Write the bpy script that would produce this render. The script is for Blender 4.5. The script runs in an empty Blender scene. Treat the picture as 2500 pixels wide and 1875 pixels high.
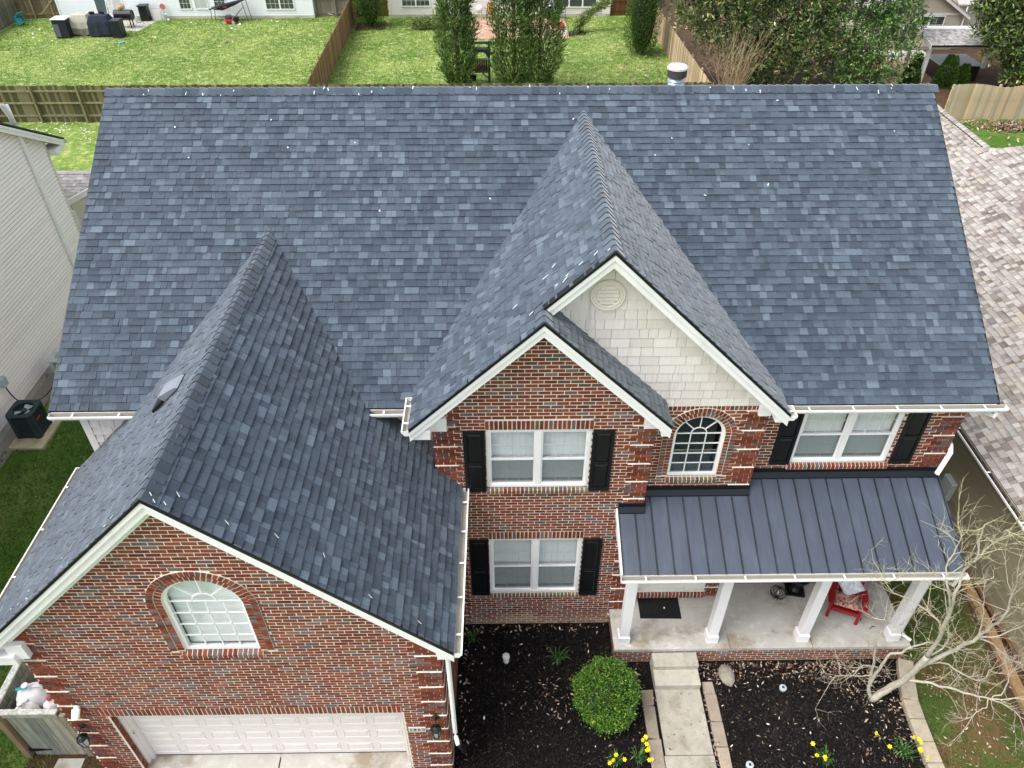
import bpy, bmesh, math, random
import numpy as np
from mathutils import Vector, Matrix

random.seed(7)
RNG = np.random.default_rng(7)
SC = bpy.context.scene
COL = SC.collection
R = math.radians

# ------------------------------------------------------------------ camera
CAM_POS = Vector((4.2589, -6.3941, 14.8468))
PITCH, YAW, ROLL, FPX = 0.6919, 0.0117, -0.0011, 1858.0131
cp, sp, cy, sy = math.cos(PITCH), math.sin(PITCH), math.cos(YAW), math.sin(YAW)
FWD = Vector((sy * cp, cy * cp, -sp))
RIGHT = Vector((cy, -sy, 0))
UP = RIGHT.cross(FWD)
RX = (math.cos(ROLL) * RIGHT + math.sin(ROLL) * UP).normalized()
RY = (-math.sin(ROLL) * RIGHT + math.cos(ROLL) * UP).normalized()
cam_data = bpy.data.cameras.new("camera")
cam_data.sensor_width = 36.0
cam_data.sensor_fit = 'HORIZONTAL'
cam_data.lens = FPX / 2500 * 36
cam_data.clip_start = 0.1
cam_data.clip_end = 2000
cam = bpy.data.objects.new("camera", cam_data)
COL.objects.link(cam)
cam.matrix_world = Matrix(((RX.x, RY.x, -FWD.x, CAM_POS.x), (RX.y, RY.y, -FWD.y, CAM_POS.y), (RX.z, RY.z, -FWD.z, CAM_POS.z), (0, 0, 0, 1)))
SC.camera = cam

# ------------------------------------------------------------------ world, sun, exposure
SUN_ELEV, SUN_ROT = R(58), R(-112)
world = bpy.data.worlds.new("World")
SC.world = world
world.use_nodes = True
wn = world.node_tree.nodes
wl = world.node_tree.links
bg = wn["Background"]
sky = wn.new("ShaderNodeTexSky")
sky.sky_type = 'NISHITA'
sky.sun_disc = False
sky.sun_elevation = SUN_ELEV
sky.sun_rotation = SUN_ROT
sky.air_density = 1.0
sky.dust_density = 3.0
sky.ozone_density = 1.0
hsv = wn.new("ShaderNodeHueSaturation")      # thin bright cloud: a paler sky
hsv.inputs["Saturation"].default_value = 0.4
wl.new(sky.outputs[0], hsv.inputs["Color"])
wl.new(hsv.outputs[0], bg.inputs[0])
bg.inputs[1].default_value = 0.15
sun_data = bpy.data.lights.new("sun", 'SUN')
sun_data.energy = 1.15
sun_data.angle = R(38)
sun_data.color = (1.0, 0.98, 0.95)
sun = bpy.data.objects.new("sun", sun_data)
COL.objects.link(sun)
to_sun = Vector((math.sin(SUN_ROT) * math.cos(SUN_ELEV), math.cos(SUN_ROT) * math.cos(SUN_ELEV), math.sin(SUN_ELEV)))
sun.rotation_euler = to_sun.to_track_quat('Z', 'Y').to_euler()
sun.location = (0, 0, 40)
SC.view_settings.view_transform = 'Standard'
SC.view_settings.look = 'None'
SC.view_settings.exposure = 1.1
SC.view_settings.gamma = 1.0
SC.view_settings.use_curve_mapping = False
SC.cycles.max_bounces = 8
SC.cycles.transparent_max_bounces = 12


# ------------------------------------------------------------------ helpers
def srgb(r, g, b):
    f = lambda c: (c / 255 / 12.92) if c / 255 <= 0.04045 else ((c / 255 + 0.055) / 1.055) ** 2.4
    return (f(r), f(g), f(b))


def px(p):
    q = Vector(p) - CAM_POS
    d = q.dot(FWD)
    if d < 0.1:
        return None
    return (1250 + FPX * q.dot(RX) / d, 937.5 - FPX * q.dot(RY) / d)


def px_area(poly):
    pts = [px(p) for p in poly]
    if any(p is None for p in pts):
        return 0
    a = 0
    for i in range(len(pts)):
        x0, y0 = pts[i]
        x1, y1 = pts[(i + 1) % len(pts)]
        a += x0 * y1 - x1 * y0
    cx = sum(p[0] for p in pts) / len(pts)
    cy_ = sum(p[1] for p in pts) / len(pts)
    if not (5 < cx < 2495 and 5 < cy_ < 1870):
        return 0
    return abs(a) / 2


def jit(c, amt):
    k = 1 + random.uniform(-amt, amt)
    return (c[0] * k, c[1] * k, c[2] * k)


MATS = {}


def mat(name, col=None, rough=0.7, spec=0.4, noise=None, bump=None, layers=(), metallic=0.0, sheen=0.0, coat=0.0):
    """Principled material. col None: the 'tint' attribute of the mesh gives the colour.
    noise=(scale or (x,y,z), amount), bump=(scale, strength[, distance]), layers=[(scale, lo, hi, colour, amount, detail)]"""
    m = bpy.data.materials.new(name)
    m.use_nodes = True
    n, l = m.node_tree.nodes, m.node_tree.links
    b = n["Principled BSDF"]
    b.inputs["Roughness"].default_value = rough
    b.inputs["Specular IOR Level"].default_value = spec
    b.inputs["Metallic"].default_value = metallic
    if sheen:
        b.inputs["Sheen Weight"].default_value = sheen
        b.inputs["Sheen Roughness"].default_value = 0.4
    if coat:
        b.inputs["Coat Weight"].default_value = coat
    tc = n.new("ShaderNodeTexCoord")

    def tex(scale, detail=6.0, rough_=0.6):
        mp = n.new("ShaderNodeMapping")
        mp.inputs["Scale"].default_value = scale if isinstance(scale, tuple) else (scale,) * 3
        l.new(tc.outputs["Object"], mp.inputs["Vector"])
        t = n.new("ShaderNodeTexNoise")
        t.inputs["Scale"].default_value = 1.0
        t.inputs["Detail"].default_value = detail
        t.inputs["Roughness"].default_value = rough_
        l.new(mp.outputs[0], t.inputs["Vector"])
        return t

    if col is None:
        a = n.new("ShaderNodeAttribute")
        a.attribute_name = "tint"
        out = a.outputs["Color"]
    else:
        rgb = n.new("ShaderNodeRGB")
        rgb.outputs[0].default_value = (*col, 1)
        out = rgb.outputs[0]
    for (sc, lo, hi, lc, amt) in layers:
        t = tex(sc)
        mr = n.new("ShaderNodeMapRange")
        mr.inputs[1].default_value, mr.inputs[2].default_value = lo, hi
        mr.inputs[3].default_value, mr.inputs[4].default_value = 0, amt
        mr.clamp = True
        l.new(t.outputs["Fac"], mr.inputs[0])
        mx = n.new("ShaderNodeMix")
        mx.data_type = 'RGBA'
        l.new(mr.outputs[0], mx.inputs[0])
        l.new(out, mx.inputs[6])
        mx.inputs[7].default_value = (*lc, 1)
        out = mx.outputs[2]
    if noise:
        t = tex(noise[0])
        mr = n.new("ShaderNodeMapRange")
        mr.inputs[1].default_value, mr.inputs[2].default_value = 0.25, 0.75
        mr.inputs[3].default_value, mr.inputs[4].default_value = 1 - noise[1], 1 + noise[1]
        l.new(t.outputs["Fac"], mr.inputs[0])
        vm = n.new("ShaderNodeVectorMath")
        vm.operation = 'SCALE'
        l.new(out, vm.inputs[0])
        l.new(mr.outputs[0], vm.inputs["Scale"])
        out = vm.outputs[0]
    l.new(out, b.inputs["Base Color"])
    if bump:
        t = tex(bump[0])
        bp = n.new("ShaderNodeBump")
        bp.inputs["Strength"].default_value = bump[1]
        bp.inputs["Distance"].default_value = bump[2] if len(bump) > 2 else 0.01
        l.new(t.outputs["Fac"], bp.inputs["Height"])
        l.new(bp.outputs[0], b.inputs["Normal"])
    MATS[name] = m
    return m


def glass_mat(name, tint=(0.8, 0.88, 0.9), refl=0.12, through=1.0):
    m = bpy.data.materials.new(name)
    m.use_nodes = True
    n, l = m.node_tree.nodes, m.node_tree.links
    n.remove(n["Principled BSDF"])
    o = n["Material Output"]
    tr = n.new("ShaderNodeBsdfTransparent")
    tr.inputs[0].default_value = (*tint, 1)
    gl = n.new("ShaderNodeBsdfGlossy")
    gl.inputs["Roughness"].default_value = 0.02
    lw = n.new("ShaderNodeLayerWeight")
    lw.inputs[0].default_value = 0.5
    pw = n.new("ShaderNodeMath")
    pw.operation = 'POWER'
    pw.inputs[1].default_value = 4.0
    l.new(lw.outputs["Facing"], pw.inputs[0])
    mr = n.new("ShaderNodeMath")
    mr.operation = 'MULTIPLY_ADD'
    mr.inputs[1].default_value = 0.7
    mr.inputs[2].default_value = refl
    l.new(pw.outputs[0], mr.inputs[0])
    mx = n.new("ShaderNodeMixShader")
    l.new(mr.outputs[0], mx.inputs[0])
    l.new(tr.outputs[0], mx.inputs[1])
    l.new(gl.outputs[0], mx.inputs[2])
    l.new(mx.outputs[0], o.inputs[0])
    MATS[name] = m
    return m


def screen_mat(name, col, alpha):
    m = bpy.data.materials.new(name)
    m.use_nodes = True
    b = m.node_tree.nodes["Principled BSDF"]
    b.inputs["Base Color"].default_value = (*col, 1)
    b.inputs["Alpha"].default_value = alpha
    b.inputs["Roughness"].default_value = 0.8
    MATS[name] = m
    return m


ORIGIN = {}


def props(o, label=None, cat=None, group=None, kind=None):
    if label: o["label"] = label
    if cat: o["category"] = cat
    if group: o["group"] = group
    if kind: o["kind"] = kind
    return o


def thing(name, label, cat, loc=(0, 0, 0), group=None):
    o = bpy.data.objects.new(name, None)
    o.empty_display_size = 0.2
    COL.objects.link(o)
    o.location = loc
    ORIGIN[o.name] = Vector(loc)
    return props(o, label, cat, group)


class MB:
    """Collects coloured polygons in world coordinates."""

    def __init__(self, col=(0.5, 0.5, 0.5)):
        self.v, self.f, self.c, self.col = [], [], [], col

    def poly(self, pts, col=None):
        i = len(self.v)
        self.v.extend([tuple(p) for p in pts])
        self.f.append(tuple(range(i, i + len(pts))))
        self.c.append(col or self.col)
        return self

    def mesh(self, verts, faces, col=None):
        i = len(self.v)
        self.v.extend([tuple(p) for p in verts])
        many = isinstance(col, list)
        for j, f in enumerate(faces):
            self.f.append(tuple(i + k for k in f))
            self.c.append(col[j] if many else (col or self.col))
        return self

    def box(self, x0, x1, y0, y1, z0, z1, col=None, M=None):
        vs = [(x0, y0, z0), (x1, y0, z0), (x1, y1, z0), (x0, y1, z0), (x0, y0, z1), (x1, y0, z1), (x1, y1, z1), (x0, y1, z1)]
        if M is not None:
            vs = [M @ Vector(p) for p in vs]
        return self.mesh(vs, [(3, 2, 1, 0), (4, 5, 6, 7), (0, 1, 5, 4), (1, 2, 6, 5), (2, 3, 7, 6), (3, 0, 4, 7)], col)

    def extrude(self, pts, d, col=None):
        """prism: polygon pts (3D) moved by vector d"""
        n = len(pts)
        a = [Vector(p) for p in pts]
        b = [p + Vector(d) for p in a]
        fs = [tuple(range(n - 1, -1, -1)), tuple(range(n, 2 * n))] + [(i, (i + 1) % n, n + (i + 1) % n, n + i) for i in range(n)]
        return self.mesh(a + b, fs, col)

    def tube(self, pts, rad, n=8, col=None, caps=True):
        pts = [Vector(p) for p in pts]
        rad = rad if isinstance(rad, (list, tuple)) else [rad] * len(pts)
        rings = []
        ref = None
        for i, p in enumerate(pts):
            t = (pts[min(i + 1, len(pts) - 1)] - pts[max(i - 1, 0)]).normalized()
            if ref is None:
                ref = t.orthogonal().normalized()
            ref = (ref - t * ref.dot(t))
            ref = ref.normalized() if ref.length > 1e-6 else t.orthogonal().normalized()
            b = t.cross(ref)
            rings.append([p + rad[i] * (math.cos(2 * math.pi * k / n) * ref + math.sin(2 * math.pi * k / n) * b) for k in range(n)])
        vs = [v for r_ in rings for v in r_]
        fs = []
        for i in range(len(pts) - 1):
            for k in range(n):
                fs.append((i * n + k, i * n + (k + 1) % n, (i + 1) * n + (k + 1) % n, (i + 1) * n + k))
        if caps:
            fs.append(tuple(range(n - 1, -1, -1)))
            fs.append(tuple((len(pts) - 1) * n + k for k in range(n)))
        return self.mesh(vs, fs, col)

    def lathe(self, c, prof, n=16, col=None, M=None):
        c = Vector(c)
        vs, fs = [], []
        for (r_, z) in prof:
            for k in range(n):
                a = 2 * math.pi * k / n
                p = Vector((r_ * math.cos(a), r_ * math.sin(a), z))
                vs.append(c + (M @ p if M is not None else p))
        for i in range(len(prof) - 1):
            for k in range(n):
                fs.append((i * n + k, i * n + (k + 1) % n, (i + 1) * n + (k + 1) % n, (i + 1) * n + k))
        if prof[0][0] > 1e-6: fs.append(tuple(range(n - 1, -1, -1)))
        if prof[-1][0] > 1e-6: fs.append(tuple((len(prof) - 1) * n + k for k in range(n)))
        return self.mesh(vs, fs, col)

    def build(self, name, m, parent=None, smooth=False, kind=None, bevel=0, label=None, cat=None, group=None):
        me = bpy.data.meshes.new(name)
        org = Vector((0, 0, 0))
        if parent is not None:
            org = ORIGIN.get(parent.name, org)
        elif cat or kind:
            org = Vector((0, 0, 0))
        me.from_pydata([tuple(Vector(p) - org) for p in self.v], [], self.f)
        at = me.attributes.new("tint", 'FLOAT_COLOR', 'FACE')
        arr = np.ones((len(self.f), 4), dtype=np.float32)
        arr[:, :3] = np.array(self.c, dtype=np.float32)[:, :3]
        at.data.foreach_set("color", arr.ravel())
        me.materials.append(MATS[m] if isinstance(m, str) else m)
        if smooth:
            me.polygons.foreach_set("use_smooth", [True] * len(me.polygons))
        me.update()
        o = bpy.data.objects.new(name, me)
        COL.objects.link(o)
        if parent is not None:
            o.parent = parent
            ORIGIN[o.name] = org
        else:
            ORIGIN[o.name] = org
        if bevel:
            bv = o.modifiers.new("edge", 'BEVEL')
            bv.width = bevel
            bv.segments = 2
            bv.limit_method = 'ANGLE'
        return props(o, label, cat, group, kind)


def np_mesh(name, V, F, C, m, parent=None, kind=None, label=None, cat=None, group=None, smooth=False):
    """Big meshes: V (n,3) world, F (k,s) indices, C (k,3) face colours."""
    org = np.array(ORIGIN.get(parent.name, (0, 0, 0))) if parent is not None else np.zeros(3)
    me = bpy.data.meshes.new(name)
    s = F.shape[1]
    me.vertices.add(len(V))
    me.vertices.foreach_set("co", (V - org).astype(np.float32).ravel())
    me.loops.add(F.size)
    me.loops.foreach_set("vertex_index", F.astype(np.int32).ravel())
    me.polygons.add(len(F))
    me.polygons.foreach_set("loop_start", np.arange(0, F.size, s, dtype=np.int32))
    me.update(calc_edges=True)
    at = me.attributes.new("tint", 'FLOAT_COLOR', 'FACE')
    arr = np.ones((len(F), 4), dtype=np.float32)
    arr[:, :3] = C
    at.data.foreach_set("color", arr.ravel())
    if smooth:
        me.polygons.foreach_set("use_smooth", [True] * len(F))
    me.materials.append(MATS[m])
    me.validate()
    o = bpy.data.objects.new(name, me)
    COL.objects.link(o)
    if parent is not None:
        o.parent = parent
    ORIGIN[o.name] = Vector(org)
    return props(o, label, cat, group, kind)


def share(o, parent, M):
    """copy of a part sharing its mesh, placed by matrix M in the parent's space"""
    c = o.copy()
    c.parent = parent
    c.matrix_local = M
    COL.objects.link(c)
    return c


class Pieces:
    """Small pieces (bricks, shingles): the largest in view become objects, the rest one mesh."""

    def __init__(self):
        self.p = []

    def add(self, verts, faces, col, score):
        self.p.append((verts, faces, col, score))

    def emit(self, name, m, parent, n, rest):
        self.p.sort(key=lambda q: -q[3])
        for (v, f, c, s) in self.p[:n]:
            MB().mesh(v, f, c).build(name, m, parent)
        if len(self.p) > n:
            mb = MB()
            for (v, f, c, s) in self.p[n:]:
                mb.mesh(v, f, c)
            mb.build(rest, m, parent, kind="stuff")


def clip_half(poly, a, b, c):
    """keep a*x+b*y<=c"""
    out = []
    for i in range(len(poly)):
        p, q = poly[i], poly[(i + 1) % len(poly)]
        dp, dq = a * p[0] + b * p[1] - c, a * q[0] + b * q[1] - c
        if dp <= 0: out.append(p)
        if (dp < 0 < dq) or (dq < 0 < dp):
            t = dp / (dp - dq)
            out.append((p[0] + t * (q[0] - p[0]), p[1] + t * (q[1] - p[1])))
    return out


def clip_rect(poly, u0, u1, v0, v1):
    for (a, b, c) in ((-1, 0, -u0), (1, 0, u1), (0, -1, -v0), (0, 1, v1)):
        if len(poly) < 3: return []
        poly = clip_half(poly, a, b, c)
    return poly


def area2(poly):
    return abs(sum(poly[i][0] * poly[(i + 1) % len(poly)][1] - poly[(i + 1) % len(poly)][0] * poly[i][1] for i in range(len(poly)))) / 2


# ------------------------------------------------------------------ materials
mat("shingle", None, rough=0.8, spec=0.4, sheen=0.5, noise=(70, 0.28), bump=(180, 0.6, 0.004), layers=[(0.9, 0.48, 0.75, srgb(92, 102, 118), 0.25), ((5, 1.2, 1.2), 0.55, 0.75, srgb(46, 54, 66), 0.3)])
mat("roof_deck", srgb(22, 24, 28), rough=0.9)
mat("drip_edge", srgb(12, 13, 16), rough=0.5)
mat("brick", None, rough=0.9, spec=0.2, noise=(45, 0.2), bump=(90, 0.6, 0.004), layers=[(9, 0.6, 0.75, srgb(186, 160, 140), 0.4), (0.7, 0.52, 0.72, srgb(150, 112, 92), 0.22)])
mat("mortar", srgb(230, 218, 202), rough=0.95, spec=0.1, noise=(30, 0.15), bump=(120, 0.8, 0.004), layers=[(2.0, 0.5, 0.7, srgb(238, 228, 212), 0.6)])
mat("white_trim", srgb(240, 238, 238), rough=0.45, spec=0.4, noise=((2, 2, 2), 0.05), layers=[((3, 3, 0.6), 0.55, 0.75, srgb(206, 200, 190), 0.4)])
mat("gutter_white", srgb(236, 236, 232), rough=0.35, noise=(5, 0.05), layers=[((2, 2, 2), 0.55, 0.75, srgb(196, 190, 176), 0.45)])
mat("gutter_paint", None, rough=0.4, noise=(5, 0.05), layers=[((2.5, 2.5, 2.5), 0.55, 0.75, srgb(176, 168, 150), 0.4)])
mat("cream_siding", None, rough=0.7, noise=((30, 30, 3), 0.05), bump=((60, 60, 4), 0.25, 0.004), layers=[((9, 9, 0.7), 0.58, 0.74, srgb(170, 158, 144), 0.4)])
mat("shutter_black", srgb(15, 18, 22), rough=0.4, noise=(12, 0.2))
mat("metal_roof", None, rough=0.42, spec=0.5, noise=((60, 2.5, 2.5), 0.16), layers=[((3, 1.2, 1.2), 0.5, 0.75, srgb(94, 103, 116), 0.4), ((160, 1.5, 1.5), 0.55, 0.8, srgb(106, 115, 128), 0.4)])
mat("flashing_black", srgb(16, 19, 26), rough=0.35, noise=(8, 0.15))
mat("concrete", srgb(186, 183, 174), rough=0.85, noise=(3, 0.12), bump=(60, 0.3, 0.004), layers=[((1.1, 1.4, 1.4), 0.52, 0.66, srgb(134, 116, 88), 0.75), ((6, 6, 6), 0.55, 0.75, srgb(205, 208, 210), 0.6), (26, 0.62, 0.72, srgb(120, 116, 104), 0.5)])
mat("concrete_old", None, rough=0.9, noise=(5, 0.16), bump=(50, 0.4, 0.006), layers=[((2.3, 2.3, 2.3), 0.5, 0.7, srgb(120, 112, 94), 0.6), (18, 0.6, 0.72, srgb(98, 92, 78), 0.5)])
mat("pvc_white", srgb(238, 238, 234), rough=0.4)
mat("door_panel", srgb(222, 215, 211), rough=0.55, noise=(6, 0.03))
mat("wood_weathered", None, rough=0.9, noise=((22, 22, 1.6), 0.45), bump=((40, 40, 2), 0.5, 0.005), layers=[((2.5, 2.5, 1.2), 0.52, 0.7, srgb(86, 92, 40), 0.5), ((20, 20, 1.0), 0.6, 0.75, srgb(168, 160, 140), 0.5)])
mat("wood_tan", None, rough=0.85, noise=((18, 18, 1.6), 0.22), bump=((40, 40, 2), 0.4, 0.004), layers=[((8, 8, 1.0), 0.55, 0.72, srgb(120, 84, 50), 0.5)])
mat("vinyl", None, rough=0.5, noise=((0.8, 0.3, 0.8), 0.03))
mat("paint", None, rough=0.5, noise=(6, 0.08))
mat("plastic", None, rough=0.35, noise=(10, 0.05))
mat("cloth", None, rough=0.9, noise=(20, 0.12), bump=(30, 0.4, 0.01))
mat("leaf", None, rough=0.5, spec=0.35, noise=(7, 0.15))
mat("leaf_gloss", None, rough=0.32, spec=0.5, noise=(5, 0.15))
mat("bark", None, rough=0.9, noise=(18, 0.3), bump=((30, 30, 8), 0.6, 0.01))
mat("chips", None, rough=0.95, spec=0.15)
mat("black_metal", srgb(14, 15, 17), rough=0.4, spec=0.5)
mat("galvanised", srgb(168, 184, 196), rough=0.35, metallic=0.55, noise=(9, 0.1))
mat("ac_green", None, rough=0.45, noise=(7, 0.12))
mat("light_metal", srgb(196, 200, 206), rough=0.45, metallic=0.2)
mat("grass_ground", srgb(84, 118, 38), rough=0.95, spec=0.1, noise=(2.2, 0.2), bump=(40, 0.6, 0.03),
    layers=[(0.22, 0.42, 0.62, srgb(140, 160, 82), 0.7), (2.4, 0.5, 0.64, srgb(192, 188, 138), 0.6), (6.0, 0.5, 0.64, srgb(56, 88, 30), 0.7), (22.0, 0.5, 0.66, srgb(180, 180, 122), 0.5)])
mat("lawn_green", srgb(72, 104, 36), rough=0.95, spec=0.1, noise=(3, 0.2), bump=(45, 0.6, 0.03),
    layers=[(0.5, 0.45, 0.6, srgb(104, 122, 62), 0.8), (3.0, 0.5, 0.62, srgb(50, 78, 28), 0.7), (20.0, 0.55, 0.7, srgb(118, 128, 70), 0.5)])
mat("patchy_lawn", srgb(72, 88, 42), rough=0.95, spec=0.1, noise=(3, 0.2), bump=(45, 0.6, 0.03),
    layers=[(0.9, 0.45, 0.58, srgb(110, 84, 60), 0.85), (6.0, 0.5, 0.66, srgb(54, 76, 32), 0.6), (20.0, 0.55, 0.7, srgb(118, 118, 76), 0.5)])
mat("soil", srgb(74, 54, 36), rough=0.95, noise=(6, 0.25), bump=(30, 0.7, 0.03), layers=[(2, 0.5, 0.7, srgb(104, 82, 54), 0.6)])
mat("mulch", srgb(24, 21, 20), rough=0.95, spec=0.15, noise=(20, 0.4), bump=(35, 1.0, 0.03), layers=[(1.3, 0.55, 0.75, srgb(58, 50, 44), 0.6)])
mat("brick_paver", srgb(178, 138, 116), rough=0.9, noise=(2, 0.12))
mat("gravel", srgb(150, 144, 130), rough=0.95, noise=(40, 0.4), bump=(60, 1.0, 0.03))
mat("asphalt_shingle_tan", None, rough=0.9, noise=(60, 0.15), bump=(150, 0.5, 0.004))
mat("rose_cushion", srgb(206, 150, 132), rough=0.9, bump=(9, 0.8, 0.03), layers=[(26, 0.5, 0.56, srgb(104, 34, 32), 0.9), (11, 0.58, 0.62, srgb(228, 196, 180), 0.7)])
mat("pale_pillow", srgb(206, 212, 218), rough=0.9, layers=[(16, 0.5, 0.54, srgb(236, 240, 244), 0.9)])
mat("mat_black", srgb(18, 20, 22), rough=0.8, bump=(12, 0.8, 0.01))
mat("dark_room", srgb(20, 22, 22), rough=0.9)
mat("blind", srgb(242, 244, 244), rough=0.6)
mat("lamp_glass", srgb(170, 180, 182), rough=0.15, spec=0.6)
glass_mat("glass", (0.96, 0.975, 0.97), 0.07)
glass_mat("glass_dark", (0.55, 0.6, 0.6), 0.12)
screen_mat("insect_screen", srgb(120, 128, 128), 0.5)
screen_mat("clear_jug", srgb(246, 244, 246), 0.97)

# ================================================================== GROUND
g = MB()
g.poly([(-400, -200, 0), (400, -200, 0), (400, 600, 0), (-400, 600, 0)])
g.build("ground", "grass_ground", kind="structure")

# ================================================================== THE BRICK HOUSE
house = thing("brick_house", "two storey red brick house with new slate blue shingle roof", "house", (4.5, 3.5, 0))

xL, xR, yr, zr, ye, ze = -3.6596, 12.931, 9.1701, 9.6828, 3.5752, 6.0651
sm = (zr - ze) / (yr - ye)
xb, zb, yb, sb = 5.8571, 9.3721, 3.1539, 0.9754
xbr = 9.1005
xlg, yl_roof, xll, xlr = 4.848, 2.8112, 2.6576, 7.0175
zlg = zb - sb * (xb - xlg)
xgr, zgr, ygf, xge, zge = -0.1377, 7.9706, -0.1967, 3.4507, 4.5130
sg = (zgr - zge) / (xge - xgr)
xgl = 2 * xgr - xge
YL, YB, YM, YG = 3.1713, 3.4801, 3.7929, 0.0
GX0, GX1 = -3.2, 3.2154
ymain = lambda z: ye + (z - ze) / sm

# ---- roof shingles
ROOF_COLS = [srgb(59, 71, 83), srgb(66, 77, 90), srgb(51, 62, 74), srgb(73, 86, 98), srgb(62, 73, 85), srgb(83, 95, 107), srgb(91, 104, 116), srgb(53, 63, 77), srgb(68, 79, 92)]
ROOF_W = [5, 5, 4, 4, 5, 3, 1.1, 3, 3]
TAN_COLS = [srgb(160, 154, 147), srgb(151, 143, 136), srgb(138, 129, 122), srgb(170, 165, 159), srgb(126, 117, 111), srgb(156, 151, 146), srgb(114, 104, 98), srgb(162, 153, 141)]
TAN_W = [4, 4, 3, 4, 2, 3, 1.4, 3]


class Slope:
    def __init__(self, O, U, V):
        self.O, self.U, self.V = Vector(O), Vector(U).normalized(), Vector(V).normalized()
        self.N = self.U.cross(self.V)
        if self.N.z < 0: self.N = -self.N

    def at(self, u, v, h=0.0):
        return self.O + self.U * u + self.V * v + self.N * h

    def uv(self, p):
        d = Vector(p) - self.O
        return (d.dot(self.U), d.dot(self.V))


def shingles(pc, sl, poly, cols, wts, e=0.144, skip=None, lift=0.019):
    us = [p[0] for p in poly]
    vs = [p[1] for p in poly]
    v = min(vs)
    row = 0
    while v < max(vs) - 0.01:
        u = min(us) - random.uniform(0, 0.3)
        run_c = None
        while u < max(us):
            w = random.choice((0.07, 0.09, 0.11, 0.13, 0.15, 0.18, 0.22))
            q = clip_rect(poly, u + 0.002, u + w - 0.002, v, v + e + 0.012)
            if len(q) >= 3 and area2(q) > 0.0006:
                cx = sum(a[0] for a in q) / len(q)
                cv = sum(a[1] for a in q) / len(q)
                if not (skip and skip(sl.at(cx, cv))):
                    c = jit(random.choices(cols, wts)[0], 0.08)
                    lf = lift * random.choice((0.55, 1.0, 1.25))
                    top = [sl.at(a, b, lf * (1 - (b - v) / (e + 0.012)) + 0.001) for a, b in q]
                    bot = [sl.at(a, b, -0.006) for a, b in q]
                    n = len(q)
                    fs = [tuple(range(n))]
                    for i in range(n):
                        j = (i + 1) % n
                        if q[i][1] > v + e and q[j][1] > v + e: continue
                        fs.append((n + i, n + j, j, i))
                    fc = None
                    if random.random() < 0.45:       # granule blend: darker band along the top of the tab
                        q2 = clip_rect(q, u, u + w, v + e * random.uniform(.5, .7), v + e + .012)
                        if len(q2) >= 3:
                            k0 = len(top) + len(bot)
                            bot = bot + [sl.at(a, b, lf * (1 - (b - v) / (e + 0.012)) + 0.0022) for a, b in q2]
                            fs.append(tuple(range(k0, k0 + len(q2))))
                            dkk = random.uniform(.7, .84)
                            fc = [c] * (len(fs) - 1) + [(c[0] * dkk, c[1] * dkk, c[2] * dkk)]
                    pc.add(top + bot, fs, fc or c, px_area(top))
            u += w
        v += e
        row += 1


def deck(parent, sl, poly, name="roof_deck", t=0.05):
    mb = MB()
    pts = [sl.at(a, b, -0.012) for a, b in poly]
    mb.extrude(pts, sl.N * -t)
    return mb.build(name, "roof_deck", parent)


roof = MB()
PC = Pieces()
# main front slope
S_main = Slope((xL, ye, ze), (1, 0, 0), (0, yr - ye, zr - ze))
Lm = math.hypot(yr - ye, zr - ze)
Wm = xR - xL


def under_gables(p):
    # hidden under the three front gables, 15 cm inside their valleys
    x, y, z = p
    for (xc, zt, s) in ((xb, zb, sb), (xgr, zgr, sg)):
        zz = zt - s * abs(x - xc)
        if zz > z + 0.22 and y < yr - 0.3: return True
    return False


main_poly = [(0, 0), (Wm, 0), (Wm, Lm), (0, Lm)]
roof_o = MB()
# solid main roof body (both slopes) under the shingles
zo = 0.03
roof_o.extrude([(xL, ye, ze - zo), (xL, yr, zr - zo), (xL, 2 * yr - ye, ze - zo), (xL, 2 * yr - ye, ze - zo - 0.16), (xL, yr, zr - zo - 0.18), (xL, ye, ze - zo - 0.10)], (Wm, 0, 0))
ROOF = roof_o.build("roof", "roof_deck", house)
shingles(PC, S_main, main_poly, ROOF_COLS, ROOF_W, skip=under_gables)

# big gable, right slope (rises to the west), and left slope shared with the low gable
S_br = Slope((xbr, yb, zb - sb * (xbr - xb)), (0, 1, 0), (xb - xbr, 0, sb * (xbr - xb)))
pl = [(xbr, yb), (xbr, ymain(zb - sb * (xbr - xb)) + 0.12), (xb, ymain(zb) + 0.12), (xb, yb)]
P3 = lambda x, y: (x, y, zb - sb * abs(x - xb))
br_poly = [S_br.uv(P3(*q)) for q in pl]
shingles(PC, S_br, br_poly, ROOF_COLS, ROOF_W)
S_bl = Slope((xll, yl_roof, zb - sb * (xb - xll)), (0, 1, 0), (xb - xll, 0, sb * (xb - xll)))
pl = [(xb, ymain(zb) + 0.12), (xb, yb), (xlg, yb), (xlg, yl_roof), (xll, yl_roof), (xll, ymain(zb - sb * (xb - xll)) + 0.12)]
bl_poly = [S_bl.uv(P3(*q)) for q in pl]
shingles(PC, S_bl, bl_poly, ROOF_COLS, ROOF_W)
S_lr = Slope((xlr, yl_roof, zlg - sb * (xlr - xlg)), (0, 1, 0), (xlg - xlr, 0, sb * (xlr - xlg)))
P4 = lambda x, y: (x, y, zlg - sb * abs(x - xlg))
lr_poly = [S_lr.uv(P4(*q)) for q in [(xlr, yl_roof), (xlr, YB), (xlg, YB), (xlg, yl_roof)]]
shingles(PC, S_lr, lr_poly, ROOF_COLS, ROOF_W)
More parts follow.
